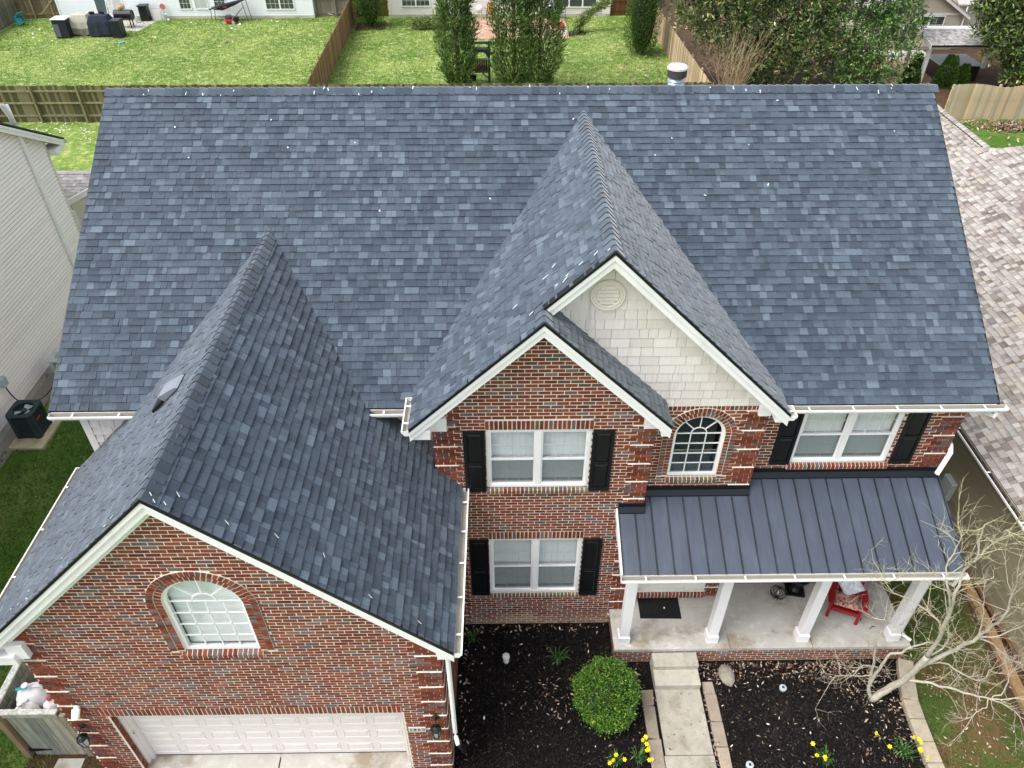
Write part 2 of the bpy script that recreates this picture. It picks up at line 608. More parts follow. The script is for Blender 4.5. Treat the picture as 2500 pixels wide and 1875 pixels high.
# garage wing
PG = lambda x, y: (x, y, zgr - sg * abs(x - xgr))
S_gr = Slope((xge, ygf, zge), (0, 1, 0), (xgr - xge, 0, zgr - zge))
zq = zgr - sg * (2.97 - xgr)
pl = [(xge, ygf), (xge, YL - 0.01), (2.97, YL - 0.01), (2.97, YM), (xgr + (zgr - ze) / sg, YM), (xgr + (zgr - ze) / sg, ye + 0.12), (xgr, ymain(zgr) + 0.12), (xgr, ygf)]
gr_poly = [S_gr.uv(PG(*q)) for q in pl]
shingles(PC, S_gr, gr_poly, ROOF_COLS, ROOF_W)
S_gl = Slope((xgl, ygf, zge), (0, 1, 0), (xgr - xgl, 0, zgr - zge))
pl = [(xgl, ygf), (xgl, YM), (xgr - (zgr - ze) / sg, YM), (xgr - (zgr - ze) / sg, ye + 0.12), (xgr, ymain(zgr) + 0.12), (xgr, ygf)]
gl_poly = [S_gl.uv(PG(*q)) for q in pl]
shingles(PC, S_gl, gl_poly, ROOF_COLS, ROOF_W)
for sl, po in ((S_br, br_poly), (S_bl, bl_poly), (S_lr, lr_poly), (S_gr, gr_poly), (S_gl, gl_poly)):
    deck(ROOF, sl, po)
PC.emit("shingle", "shingle", ROOF, 300, "shingles")


# ---- ridge caps: each bent over the ridge
def ridge_caps(parent, A, B, N1, N2, e=0.17, w=0.19, cols=ROOF_COLS[:5], mname="shingle", name="ridge_cap"):
    """A is the exposed (lower / near) end; N1, N2 unit vectors down each slope"""
    A, B = Vector(A), Vector(B)
    n = int((B - A).length / e)
    t = (B - A).normalized()
    N1, N2 = Vector(N1).normalized(), Vector(N2).normalized()
    up = Vector((0, 0, 1))
    for i in range(n + 1):
        a = A + t * e * i
        b = a + t * (e + 0.03)
        mb = MB(jit(random.choice(cols), 0.1))
        ww = w * random.uniform(0.94, 1.05)
        l1, l2 = 0.034, 0.008
        vs = []
        for p, l in ((a, l1), (b, l2)):
            c = p + up * l
            vs += [c + N1 * ww + up * 0.004, c + N1 * 0.035 + up * 0.016, c + N2 * 0.035 + up * 0.016, c + N2 * ww + up * 0.004]
        vs += [a + N1 * ww, a + N2 * ww]
        mb.mesh(vs, [(0, 1, 5, 4), (1, 2, 6, 5), (2, 3, 7, 6), (0, 8, 9, 3, 2, 1)])
        mb.build(name, mname, parent)


ridge_caps(ROOF, (xL, yr, zr), (xR - 0.1, yr, zr), (0, -(yr - ye), -(zr - ze)), (0, (yr - ye), -(zr - ze)))
ridge_caps(ROOF, (xb, yb - 0.01, zb), (xb, ymain(zb) - 0.05, zb), (-1, 0, -sb), (1, 0, -sb))
ridge_caps(ROOF, (xlg, yl_roof - 0.01, zlg), (xlg, yb + 0.2, zlg), (-1, 0, -sb), (1, 0, -sb))
ridge_caps(ROOF, (xgr, ygf - 0.01, zgr), (xgr, ymain(zgr) - 0.05, zgr), (-1, 0, -sg), (1, 0, -sg), w=0.2)

# white flecks of caulk and chalk left on the new shingles
fl = MB(srgb(238, 240, 242))


def fleck(sl, u, v, a, ln, wd):
    c, s = math.cos(a), math.sin(a)
    fl.poly([sl.at(u + c * x - s * y, v + s * x + c * y, 0.03 if v < Lm - .22 else .062) for x, y in ((-ln, -wd), (ln * .4, -wd * .7), (ln, 0), (ln * .3, wd), (-ln, wd * .6))])


for _ in range(46):
    if random.random() < 0.68:
        fleck(S_main, random.uniform(0.1, Wm - 0.1), Lm - random.uniform(0.0, 0.2), random.uniform(1.2, 1.9), random.uniform(.012, .05), random.uniform(.006, .010))
    else:
        fleck(S_main, random.uniform(0.1, Wm - 0.1), random.uniform(3.0, Lm - 0.2), random.uniform(0, 3), random.uniform(.012, .03), random.uniform(.008, .014))
for u, v in ((0.25, 3.9), (0.42, 3.2), (0.5, 2.45), (0.22, 1.6), (0.2, 0.7), (0.3, 4.6)):
    fleck(S_gr, u, v, random.uniform(0.2, 1.2), 0.045, 0.007)
for _ in range(14):
    fleck(S_gl, random.uniform(0.02, 0.4), random.uniform(0.3, 4.7), random.uniform(0, 2), random.uniform(.015, .04), .012)
for _ in range(10):
    fleck(S_bl, random.uniform(0.4, 1.3), random.uniform(2.5, 4.4), random.uniform(1.0, 1.6), random.uniform(.03, .08), .01)
for p in ((0.05, 4.83), (0.09, 4.7), (0.12, 4.9)):
    fleck(S_gr, *p, 0.8, 0.03, 0.009)
fl.build("chalk_flecks", "pvc_white", ROOF, kind="stuff")

# ---- walls -------------------------------------------------------------
PITCHZ = 0.0777
BL_, BH, JT = 0.2015, 0.0625, 0.0168
REDS = [srgb(121, 61, 45), srgb(129, 68, 50), srgb(113, 57, 44), srgb(135, 75, 56), srgb(104, 53, 42), srgb(119, 67, 54)]
GREYS = [srgb(108, 92, 92), srgb(96, 84, 88), srgb(120, 100, 96), srgb(100, 80, 76)]
BRICKS = Pieces()


def bcol(greyp=0.2):
    return jit(random.choice(GREYS if random.random() < greyp else REDS), 0.12)


class Wall:
    def __init__(self, O, U, N):
        self.O, self.U, self.N = Vector(O), Vector(U), Vector(N)

    def at(self, u, z, out=0.0):
        return self.O + self.U * u + self.N * out + Vector((0, 0, z))


def brick_piece(w, u0, u1, z0, z1, out=0.0, depth=0.03, col=None, vis=1.0):
    o = out + random.uniform(-0.002, 0.002)
    d1, d2, d3, d4 = [random.uniform(-0.0018, 0.0018) for _ in range(4)]
    a = [w.at(u0 + d1, z0 + d2, o), w.at(u1 + d3, z0 + d4, o), w.at(u1 + d1, z1 + d3, o), w.at(u0 + d4, z1 + d1, o)]
    b = [w.at(u0, z0, o - depth), w.at(u1, z0, o - depth), w.at(u1, z1, o - depth), w.at(u0, z1, o - depth)]
    BRICKS.add(a + b, [(0, 1, 2, 3), (4, 5, 1, 0), (5, 6, 2, 1), (6, 7, 3, 2), (7, 4, 0, 3)], col or bcol(), px_area(a) * vis)


def subtract(iv, holes):
    for (a, b) in holes:
        o = []
        for (p, q) in iv:
            if b <= p or a >= q:
                o.append((p, q))
            else:
                if a > p: o.append((p, a))
                if b < q: o.append((b, q))
        iv = o
    return iv


def brick_wall(w, z0, z1, span, holes=(), quoins=(), mortar_name="brick_wall", vis=1.0, stain=None, blocks=(), skip_mortar_holes=None):
    """span(z)->(u0,u1) or None; holes: functions z->(u0,u1) or None; quoins: [(u0,u1)] proud corner blocks"""
    mo = MB()
    n = int(math.ceil((z1 - z0) / PITCHZ))
    for i in range(n):
        za, zb_ = z0 + i * PITCHZ, min(z0 + (i + 1) * PITCHZ, z1)
        zm = (za + zb_) / 2
        s, sa, sb_ = span(zm), span(za), span(zb_ - 1e-4)
        hs = [h(zm) for h in holes]
        hs = [h for h in hs if h]
        if s is None: continue
        # mortar strip
        if sa is not None:
            hm = [h(zm) for h in (skip_mortar_holes or holes)]
            hm = [h for h in hm if h]
            sb2 = sb_ or (sum(s) / 2, sum(s) / 2)
            for (p, q) in subtract([s], hm):
                pa = sa[0] if abs(p - s[0]) < 1e-6 else p
                pb = sb2[0] if abs(p - s[0]) < 1e-6 else p
                qa = sa[1] if abs(q - s[1]) < 1e-6 else q
                qb = sb2[1] if abs(q - s[1]) < 1e-6 else q
                mo.poly([w.at(pa, za, -0.004), w.at(qa, za, -0.004), w.at(qb, zb_, -0.004), w.at(pb, zb_, -0.004)])
        off = (0.5 if i % 2 else 0.0) * (BL_ + JT) + random.uniform(-0.012, 0.012)
        bz0, bz1 = za + JT / 2, zb_ - JT / 2
        if bz1 - bz0 < 0.02: continue
        for (p, q) in subtract([s], hs):
            k = math.floor((p - off) / (BL_ + JT)) - 1
            u = off + k * (BL_ + JT)
            while u < q:
                a, b = max(u, p), min(u + BL_, q)
                if b - a > 0.03:
                    col = bcol()
                    if stain: col = stain((a + b) / 2, zm, col)
                    out = 0.0
                    for (qa, qb) in quoins:
                        if qa <= (a + b) / 2 <= qb and i % 6 != 5: out = 0.015
                    brick_piece(w, a, b, bz0, bz1, out, col=col, vis=vis)
                u += BL_ + JT
        # mortar wash on top of each proud quoin block
        if i % 6 == 4:
            for (qa, qb) in quoins:
                if s[0] <= (qa + qb) / 2 <= s[1] and not any(h[0] < (qa + qb) / 2 < h[1] for h in hs):
                    a, b = max(qa, s[0]), min(qb, s[1])
                    p = [w.at(a, bz1 - 0.004, 0.0), w.at(b, bz1 - 0.004, 0.0), w.at(b, bz1 - 0.004, 0.017), w.at(a, bz1 - 0.004, 0.017)]
                    p2 = [w.at(a, bz1 + 0.007, 0.0), w.at(b, bz1 + 0.007, 0.0), w.at(b, bz1 + 0.000, 0.014), w.at(a, bz1 + 0.000, 0.014)]
                    mo.mesh(p + p2, [(0, 1, 2, 3), (4, 5, 6, 7), (0, 1, 5, 4), (1, 2, 6, 5), (2, 3, 7, 6), (3, 0, 4, 7)])
    return mo.build(mortar_name, "mortar", house)


def soldier(w, u0, u1, z0, z1, out=0.006, vis=1.0, greyp=0.12, moss=0):
    n = max(1, round((u1 - u0) / 0.0775))
    p = (u1 - u0) / n
    for i in range(n):
        c = bcol(greyp)
        if moss and random.random() < moss: c = jit(srgb(104, 96, 66), 0.2)
        brick_piece(w, u0 + i * p + 0.008, u0 + (i + 1) * p - 0.008, z0, z1, out, col=c, vis=vis)
    m_ = MB()
    m_.poly([w.at(u0, z0, out - 0.004), w.at(u1, z0, out - 0.004), w.at(u1, z1, out - 0.004), w.at(u0, z1, out - 0.004)])
    return m_


def sill(parent, w, u0, u1, zt, d=0.11, out=0.045, h=0.075, moss=0.3, greyp=0.3):
    """sloping rowlock brick sill: tops tilt outward"""
    n = max(1, round((u1 - u0) / 0.0777))
    p = (u1 - u0) / n
    for i in range(n):
        a, b = u0 + i * p + 0.008, u0 + (i + 1) * p - 0.008
        c = bcol(greyp)
        if random.random() < moss: c = jit(random.choice((srgb(112, 98, 76), srgb(98, 90, 66), srgb(104, 84, 68))), 0.15)
        j = random.uniform(-0.003, 0.003)
        top = [w.at(a, zt - 0.055 + j, out), w.at(b, zt - 0.055 + j, out), w.at(b, zt, out - d), w.at(a, zt, out - d)]
        bot = [w.at(a, zt - 0.055 - h, out), w.at(b, zt - 0.055 - h, out), w.at(b, zt - 0.055 - h, out - d), w.at(a, zt - 0.055 - h, out - d)]
        BRICKS.add(top + bot, [(0, 1, 2, 3), (4, 5, 1, 0), (5, 6, 2, 1), (7, 4, 0, 3)], c, px_area(top))
    mb = MB()
    zz = 0.006
    top = [w.at(u0, zt - 0.055 - zz, out - .006), w.at(u1, zt - 0.055 - zz, out - .006), w.at(u1, zt - zz, out - d), w.at(u0, zt - zz, out - d)]
    bot = [w.at(u0, zt - 0.055 - h, out - .006), w.at(u1, zt - 0.055 - h, out - .006), w.at(u1, zt - 0.055 - h, out - d), w.at(u0, zt - 0.055 - h, out - d)]
    mb.mesh(top + bot, [(0, 1, 2, 3), (4, 5, 1, 0), (5, 6, 2, 1), (6, 7, 3, 2), (7, 4, 0, 3)])
    mb.build("sill_mortar", "mortar", parent)


def arch_ring(w, uc, zs, r, zsill, wd, out, dep):
    """one ring of header bricks round an arched opening and down both jambs"""
    n = max(3, round(math.pi * (r + wd / 2) / 0.0777))
    for i in range(n):
        a0, a1 = math.pi * (i + 0.12) / n, math.pi * (i + 0.88) / n
        pts = []
        for (rr, a) in ((r + .004, a0), (r + wd, a0), (r + wd, a1), (r + .004, a1)):
            pts.append((uc + rr * math.cos(a), zs + rr * math.sin(a)))
        o = out + random.uniform(-.003, .003)
        f = [w.at(u, z, o) for u, z in pts]
        bk = [w.at(u, z, o - dep) for u, z in pts]
        BRICKS.add(f + bk, [(0, 1, 2, 3), (0, 1, 5, 4), (1, 2, 6, 5), (2, 3, 7, 6), (3, 0, 4, 7)], bcol(0.2), px_area(f))
    k = int((zs - zsill) / 0.0777)
    for i in range(k):
        z1 = zs - i * 0.0777 - 0.008
        for sgn in (-1, 1):
            a, b = uc + sgn * (r + .004), uc + sgn * (r + wd)
            brick_piece(w, min(a, b), max(a, b), z1 - 0.0615, z1, out, depth=dep, col=bcol(0.35))


def arch_mortar(mb, w, uc, zs, r0, r1, zsill, out, dep):
    n = 28
    for i in range(n):
        a0, a1 = math.pi * i / n, math.pi * (i + 1) / n
        q = [(uc + rr * math.cos(a), zs + rr * math.sin(a)) for rr, a in ((r0, a0), (r1, a0), (r1, a1), (r0, a1))]
        mb.poly([w.at(u, z, out) for u, z in q])
        mb.poly([w.at(*q[0], out), w.at(*q[3], out), w.at(*q[3], out - dep), w.at(*q[0], out - dep)])
        mb.poly([w.at(*q[1], out), w.at(*q[2], out), w.at(*q[2], out - dep), w.at(*q[1], out - dep)])
    for sgn in (-1, 1):
        a, b = uc + sgn * r0, uc + sgn * r1
        mb.poly([w.at(a, zsill, out), w.at(b, zsill, out), w.at(b, zs, out), w.at(a, zs, out)])
        mb.poly([w.at(a, zsill, out), w.at(a, zsill, out - dep), w.at(a, zs, out - dep), w.at(a, zs, out)])
        mb.poly([w.at(b, zsill, out), w.at(b, zsill, out - dep), w.at(b, zs, out - dep), w.at(b, zs, out)])


def arch_hole(uc, zs, r, z0):
    def f(z):
        if z < z0: return None
        if z <= zs: return (uc - r, uc + r)
        if z < zs + r:
            h = math.sqrt(r * r - (z - zs) ** 2)
            return (uc - h, uc + h)
        return None
    return f


def rect_hole(u0, u1, z0, z1):
    return lambda z: (u0, u1) if z0 < z < z1 else None


W_g = Wall((0, YG, 0), (1, 0, 0), (0, -1, 0))
W_l = Wall((0, YL, 0), (1, 0, 0), (0, -1, 0))
W_b = Wall((0, YB, 0), (1, 0, 0), (0, -1, 0))
W_m = Wall((0, YM, 0), (1, 0, 0), (0, -1, 0))

# --- garage front
ZD, ZSLAB = 2.36, 0.33
GWIN = dict(uc=-0.065, zs=5.52, r=0.575, z0=4.32)


def gspan(z):
    top = lambda x: zgr - sg * abs(x - xgr) - 0.30
    a, b = GX0, GX1
    h = (zgr - 0.30 - z) / sg
    if h <= 0.03: return None
    return (max(a, xgr - h), min(b, xgr + h))


h_door = rect_hole(-2.46, 2.46, -1, ZD + 0.205)
h_gw = arch_hole(GWIN['uc'], GWIN['zs'], GWIN['r'] + 0.205, GWIN['z0'] - 0.02)
h_gwm = arch_hole(GWIN['uc'], GWIN['zs'], GWIN['r'] + 0.1, GWIN['z0'] - 0.02)
h_gs = rect_hole(GWIN['uc'] - GWIN['r'] - 0.02, GWIN['uc'] + GWIN['r'] + 0.02, GWIN['z0'] - 0.13, GWIN['z0'])
brick_wall(W_g, 0, zgr - 0.3, gspan, (h_door, h_gw, h_gs), ((GX0, GX0 + 0.36), (GX1 - 0.40, GX1)), skip_mortar_holes=(rect_hole(-2.46, 2.46, -1, ZD), h_gwm))
soldier(W_g, -2.66, 2.46, ZD, ZD + 0.2).build("lintel_mortar", "mortar", house)
for zz in range(int((ZD) / PITCHZ)):   # bricks returning round the left and right door jambs
    for sgn, X in ((-1, -2.46), (1, 2.46)):
        wj = Wall((X, 0, 0), (0, 1, 0), (-sgn, 0, 0))
        brick_piece(wj, 0.003, 0.10, zz * PITCHZ + JT / 2, (zz + 1) * PITCHZ - JT / 2, 0.002)
for sgn, X in ((-1, -2.467), (1, 2.467)):
    jm = MB()
    jm.box(min(X, X + sgn * .03), max(X, X + sgn * .03), -0.006, 0.12, 0, ZD)
    jm.build("jamb_mortar", "mortar", house)
amb = MB()
arch_mortar(amb, W_g, GWIN['uc'], GWIN['zs'], GWIN['r'], GWIN['r'] + 0.105, GWIN['z0'], 0.004, 0.1)
arch_mortar(amb, W_g, GWIN['uc'], GWIN['zs'], GWIN['r'] + 0.105, GWIN['r'] + 0.21, GWIN['z0'], 0.016, 0.04)
amb.build("arch_mortar", "mortar", house)
arch_ring(W_g, GWIN['uc'], GWIN['zs'], GWIN['r'], GWIN['z0'], 0.098, 0.012, 0.11)
arch_ring(W_g, GWIN['uc'], GWIN['zs'], GWIN['r'] + 0.106, GWIN['z0'], 0.1, 0.026, 0.05)
sill(house, W_g, GWIN['uc'] - GWIN['r'] - 0.06, GWIN['uc'] + GWIN['r'] + 0.02, GWIN['z0'] + 0.01, out=0.05, h=0.09, moss=0.0, greyp=0.6)

# garage right side wall (faces the bed)
W_gr = Wall((GX1, 0, 0), (0, 1, 0), (1, 0, 0))
brick_wall(W_gr, 0, 4.3, lambda z: (0.0, YL + 0.1), (), ((0, 0.42),))
# garage left side wall
gw = MB()
gw.box(GX0, GX0 + 0.02, 0.01, YM, 0, 4.35)
gw.build("side_wall", "mortar", house)


# --- low gable wall
def lspan(z):
    h = (zlg - 0.30 - z) / sb
    if h <= 0.03: return None
    return (max(3.0, xlg - h), min(6.85, xlg + h))


WX0, WX1 = 3.9129, 5.7556
h1 = rect_hole(WX0, WX1, 4.4563, 5.904)
h2 = rect_hole(WX0, WX1, 1.2136, 2.9798)
h1b = rect_hole(WX0, WX1, 4.32, 6.105)
h2b = rect_hole(WX0, WX1, 1.08, 3.18)


def base_stain(u, z, c):
    k = max(0.0, min(1.0, (0.42 - z + 0.1 * math.sin(u * 3.1) + 0.06 * math.sin(u * 11)) / 0.3)) * random.uniform(0.5, 1)
    t = srgb(176, 152, 116)
    return tuple(c[i] * (1 - k) + t[i] * k for i in range(3))


brick_wall(W_l, 0, zlg - 0.3, lspan, (h1b, h2b), ((3.0, 3.42), (6.44, 6.85)), stain=base_stain, skip_mortar_holes=(h1, h2))
soldier(W_l, WX0 - 0.01, WX1 + 0.02, 5.906, 6.1).build("lintel_mortar", "mortar", house)
soldier(W_l, WX0 - 0.01, WX1 + 0.02, 2.982, 3.176).build("lintel_mortar", "mortar", house)
sill(house, W_l, WX0 - 0.02, WX1 + 0.02, 4.455, moss=0.55)
sill(house, W_l, WX0 - 0.02, WX1 + 0.02, 1.213, moss=0.9)
W_ls = Wall((3.0, 0, 0), (0, 1, 0), (-1, 0, 0))
brick_wall(W_ls, 3.5, 6.2, lambda z: (YL, YM), (), (), vis=0)
W_lr = Wall((6.85, 0, 0), (0, 1, 0), (1, 0, 0))
brick_wall(W_lr, 0.5, 6.3, lambda z: (YL, YB), (), (), vis=0)

# --- big gable wall (brick below, cream shingles above)
BWIN = dict(uc=7.735, zs=5.43, r=0.462, z0=4.375)
h_bw = arch_hole(BWIN['uc'], BWIN['zs'], BWIN['r'] + 0.195, BWIN['z0'] - 0.02)
h_bwm = arch_hole(BWIN['uc'], BWIN['zs'], BWIN['r'] + 0.1, BWIN['z0'] - 0.02)
h_bs = rect_hole(BWIN['uc'] - BWIN['r'] - .02, BWIN['uc'] + BWIN['r'] + .02, BWIN['z0'] - 0.13, BWIN['z0'])
h_ent = rect_hole(6.98, 8.56, 0.0, 2.95)
brick_wall(W_b, 0.5, 6.03, lambda z: (6.85, 8.88), (h_bw, h_bs, h_ent), ((8.47, 8.88),), skip_mortar_holes=(h_bwm, h_ent))
soldier(W_b, 6.86, 8.78, 6.035, 6.135, out=0.004, greyp=0.25).build("lintel_mortar", "mortar", house)
amb = MB()
arch_mortar(amb, W_b, BWIN['uc'], BWIN['zs'], BWIN['r'], BWIN['r'] + 0.1, BWIN['z0'], 0.004, 0.1)
arch_mortar(amb, W_b, BWIN['uc'], BWIN['zs'], BWIN['r'] + 0.1, BWIN['r'] + 0.2, BWIN['z0'], 0.014, 0.04)
amb.build("arch_mortar", "mortar", house)
arch_ring(W_b, BWIN['uc'], BWIN['zs'], BWIN['r'], BWIN['z0'], 0.093, 0.012, 0.11)
arch_ring(W_b, BWIN['uc'], BWIN['zs'], BWIN['r'] + 0.1, BWIN['z0'], 0.095, 0.024, 0.05)
sill(house, W_b, BWIN['uc'] - BWIN['r'] - .02, BWIN['uc'] + BWIN['r'] + .02, BWIN['z0'] + 0.01, out=0.05, h=0.09, moss=0.5, greyp=0.4)
sill(house, W_b, 7.0, 8.56, 0.80, out=0.08, h=0.13, moss=0.1, greyp=0.35)

# --- right part of the main front wall
MX0, MX1 = 9.6657, 11.5203
h_m1 = rect_hole(MX0, MX1, 4.398, 5.86)
h_m1b = rect_hole(MX0, MX1, 4.26, 5.9)
h_m2 = rect_hole(MX0, MX1, 1.21, 2.98)
brick_wall(W_m, 0.5, 5.98, lambda z: (8.88, 12.61), (h_m1b, h_m2), ((12.2, 12.61),), skip_mortar_holes=(h_m1, h_m2))
sill(house, W_m, MX0 - .03, MX1 + .05, 4.397, out=0.06, h=0.08, moss=0.05, greyp=0.2)
sill(house, W_m, MX0 - .03, MX1 + .05, 1.21, moss=0.2)
W_mr = Wall((8.88, 0, 0), (0, 1, 0), (1, 0, 0))
brick_wall(W_mr, 0.5, 6.0, lambda z: (YB, YM), (), (), vis=0)

# --- body of the house behind the facing walls
body = MB(srgb(196, 190, 182))
yb2 = 2 * yr - ye - 0.4
body.box(-3.33, 12.605, YM + 0.42, yb2, 0, 5.95)
body.poly([(-3.33, YM + .05, 0), (-3.33, YM + .42, 0), (-3.33, YM + .42, 5.95), (-3.33, YM + .05, 5.95)])
body.poly([(12.605, YM + .01, 0), (12.605, YM + .42, 0), (12.605, YM + .42, 5.95), (12.605, YM + .01, 5.95)])
for X in (-3.33, 12.605):
    body.poly([(X, YM + 0.42, 5.95), (X, yb2, 5.95), (X, yr, zr - 0.3)])
body.box(3.05, 6.8, YL + 0.35, YM + 0.42, 0, 6.2)
body.box(6.9, 8.85, YB + 0.35, YM + 0.42, 0.3, 6.1)
body.box(-3.1, 3.1, 0.42, YM, 0, 4.3)
body.build("wall", "cream_siding", house)

# --- cream shingle siding, big gable
SID = [srgb(226, 218, 213), srgb(222, 214, 209), srgb(229, 222, 217), srgb(219, 210, 204)]
under = MB(srgb(172, 166, 158))
gz = lambda x: zb - sb * abs(x - xb) - 0.22
under.poly([(4.2, YB + .012, 6.137), (9.05, YB + .012, 6.137), (xb, YB + .012, zb - 0.22)])
SIDING = under.build("gable_wall", "cream_siding", house)
z = 6.14
EXPO = 0.184
while z < zb - 0.3:
    h = (zb - 0.22 - (z + EXPO * .5)) / sb
    u = xb - h - random.uniform(0, .2)
    while u < xb + h:
        w_ = random.choice((0.15, 0.2, 0.26, 0.32, 0.38, 0.45))
        a, b = max(u, xb - h), min(u + w_, xb + h)
        # behind the low gable roof nothing shows
        if b - a > 0.03 and (z + EXPO > zlg - sb * abs(b - xlg) or b < 4.3):
            mb = MB(jit(random.choice(SID), 0.03))
            t0, t1 = 0.015, 0.003
            ra = [(a + .003, YB - t0, z), (b - .003, YB - t0, z), (b - .003, YB - t1, z + EXPO), (a + .003, YB - t1, z + EXPO)]
            rb = [(p[0], YB + .011, p[2]) for p in ra]
            mb.mesh(ra + rb, [(0, 1, 2, 3), (0, 1, 5, 4), (1, 2, 6, 5), (3, 0, 4, 7)])
            mb.build("siding_shingle", "cream_siding", SIDING)
        u += w_
    z += EXPO
# cream shingle wall left of the garage roof
z = 4.4
under = MB(srgb(172, 166, 158))
under.poly([(-3.33, YM + .012, 4.3), (1.0, YM + .012, 4.3), (1.0, YM + .012, 5.98), (-3.33, YM + .012, 5.98)])
under.poly([(1.0, YM + .012, 4.3), (3.0, YM + .012, 4.3), (3.0, YM + .012, 5.98), (1.0, YM + .012, 5.98)])
SID2 = under.build("upper_wall", "cream_siding", house)
while z < 5.9:
    u = -3.22 - random.uniform(0, .15)
    while u < -1.7:
        w_ = random.choice((0.2, 0.26, 0.32, 0.38))
        a, b = max(u, -3.22), u + w_
        mb = MB(jit(random.choice(SID), 0.03))
        ra = [(a + .006, YM - .032, z), (b - .006, YM - .032, z), (b - .006, YM - .003, z + EXPO), (a + .006, YM - .003, z + EXPO)]
        rb = [(p[0], YM + .011, p[2]) for p in ra]
        mb.mesh(ra + rb, [(0, 1, 2, 3), (0, 1, 5, 4), (1, 2, 6, 5), (3, 0, 4, 7)])
        mb.build("siding_shingle", "cream_siding", SID2)
        u += w_
    z += EXPO
MB(srgb(232, 227, 220)).box(-3.36, -3.22, YM - .03, YM + .1, 0.2, 5.95).build("corner_board", "paint", house)


# ---- rake boards, soffits, frieze, cornice returns
def rake(xt, zt, xe, zee, yf, ywall, edge_lo=0.0):
    """from the peak (xt,zt) down to (xe,zee) on the front plane y=yf"""
    mb = MB()

    def band(d0, d1, y0, y1, x0=xt, x1=xe, mb=mb):
        za, zb_ = zt, zt + (zee - zt) * (x1 - xt) / (xe - xt)
        z0_ = zt + (zee - zt) * (x0 - xt) / (xe - xt)
        pts = [(x0, y0, z0_ - d0), (x1, y0, zb_ - d0), (x1, y0, zb_ - d1), (x0, y0, z0_ - d1)]
        mb.extrude(pts, (0, y1 - y0, 0))
    band(0.05, 0.28, yf + .012, yf + .035)
    band(0.05, 0.14, yf - .012, yf + .011)
    mb.build("rake_board", "white_trim", house)
    mb2 = MB()
    band(0.255, 0.278, yf + .036, ywall + .02, mb=mb2)
    mb2.build("soffit", "white_trim", house)
    mb3 = MB()
    band(0.28, 0.42, ywall - .028, ywall + .0, mb=mb3)
    mb3.build("frieze_board", "white_trim", house)
    mb4 = MB()
    band(-0.006, 0.049, yf - .022, yf + .1, mb=mb4)
    mb4.build("drip_edge", "drip_edge", house)


zE = lambda x, xc, zc, s: zc - s * abs(x - xc)
rake(xgr, zgr, xge, zge, ygf, YG)
rake(xgr, zgr, xgl, zge, ygf, YG)
rake(xlg, zlg, xll, zE(xll, xlg, zlg, sb), yl_roof, YL)
rake(xlg, zlg, xlr, zE(xlr, xlg, zlg, sb), yl_roof, YL)
rake(xb, zb, xbr, zE(xbr, xb, zb, sb), yb, YB)
rake(xb, zb, xlg - 0.02, zE(xlg, xb, zb, sb), yb, YB)


def cornice(x0, x1, y0, y1, z0, z1):
    mb = MB()
    mb.box(x0, x1, y0, y1, z0, z1)
    mb.box(min(x0, x1) - .006, max(x0, x1) + .006, y0 - .008, y0 + .03, z1 - .06, z1 - .001)
    mb.build("cornice_return", "white_trim", house, bevel=0.006)


cornice(GX1 - 0.02, xge - 0.03, ygf + .04, YG + 0.3, zge - 0.26, zge - 0.05)
cornice(xgl + 0.03, GX0 + 0.08, ygf + .04, YG + 0.3, zge - 0.27, zge - 0.05)
cornice(GX0 - 0.03, GX0 + 0.25, YG - .10, YG - .004, zge - 0.2, zge + 0.16)
z_ = zE(xll, xlg, zlg, sb)
cornice(xll + 0.02, 3.0, yl_roof + .04, YL + 0.2, z_ - 0.27, z_ - 0.06)
cornice(2.98, 3.26, YL - .09, YL - .004, z_ - 0.30, z_ + 0.0)
cornice(6.62, 6.86, YL - .09, YL - .004, z_ - 0.28, z_ - 0.06)
cornice(6.87, xlr - 0.02, yl_roof + .04, YB - .01, z_ - 0.24, z_ - 0.06)
z_ = zE(xbr, xb, zb, sb)
cornice(8.66, 8.88, YB - .09, YB - .004, z_ - 0.25, z_ - 0.03)
cornice(8.89, xbr - 0.02, yb + .04, YM - .01, z_ - 0.22, z_ - 0.06)
# soffit and fascia under the main eaves
sf = MB()
sf.box(-3.64, xgr - (zgr - ze) / sg + .2, ye + .01, YM - .02, ze - 0.2, ze - 0.17)
sf.box(xbr, 12.9, ye + .01, YM - .02, ze - 0.2, ze - 0.17)
sf.box(1.6, 3.0, ye + .01, YM - .02, ze - 0.2, ze - 0.17)
sf.build("soffit", "white_trim", house)
fa = MB()
fa.box(-3.64, 12.9, ye - .005, ye + .009, ze - 0.21, ze - 0.03)
fa.box(xge - .02, xge - .006, ygf + .05, YL - .02, zge - .21, zge - .035)
fa.box(xgl + .006, xgl + .02, ygf + .05, YM - .02, zge - .21, zge - .035)
fa.build("fascia", "white_trim", house)
for X in (xL, xR):      # side rakes of the main roof
    mb = MB()
    e_ = 0.02 if X > 0 else -0.02
    for yy in (ye, 2 * yr - ye):
        mb.extrude([(X, yy, ze - .05), (X, yr, zr - .05), (X, yr, zr - .24), (X, yy, ze - .24)], (e_, 0, 0))
    mb.build("rake_board", "white_trim", house)
    mb = MB()
    for yy in (ye,):
        mb.extrude([(X - e_, yy - .01, ze + .004), (X - e_, yr, zr + .004), (X - e_, yr, zr - .045), (X - e_, yy - .01, ze - .045)], (e_ * 1.6, 0, 0))
    mb.build("drip_edge", "drip_edge", house)


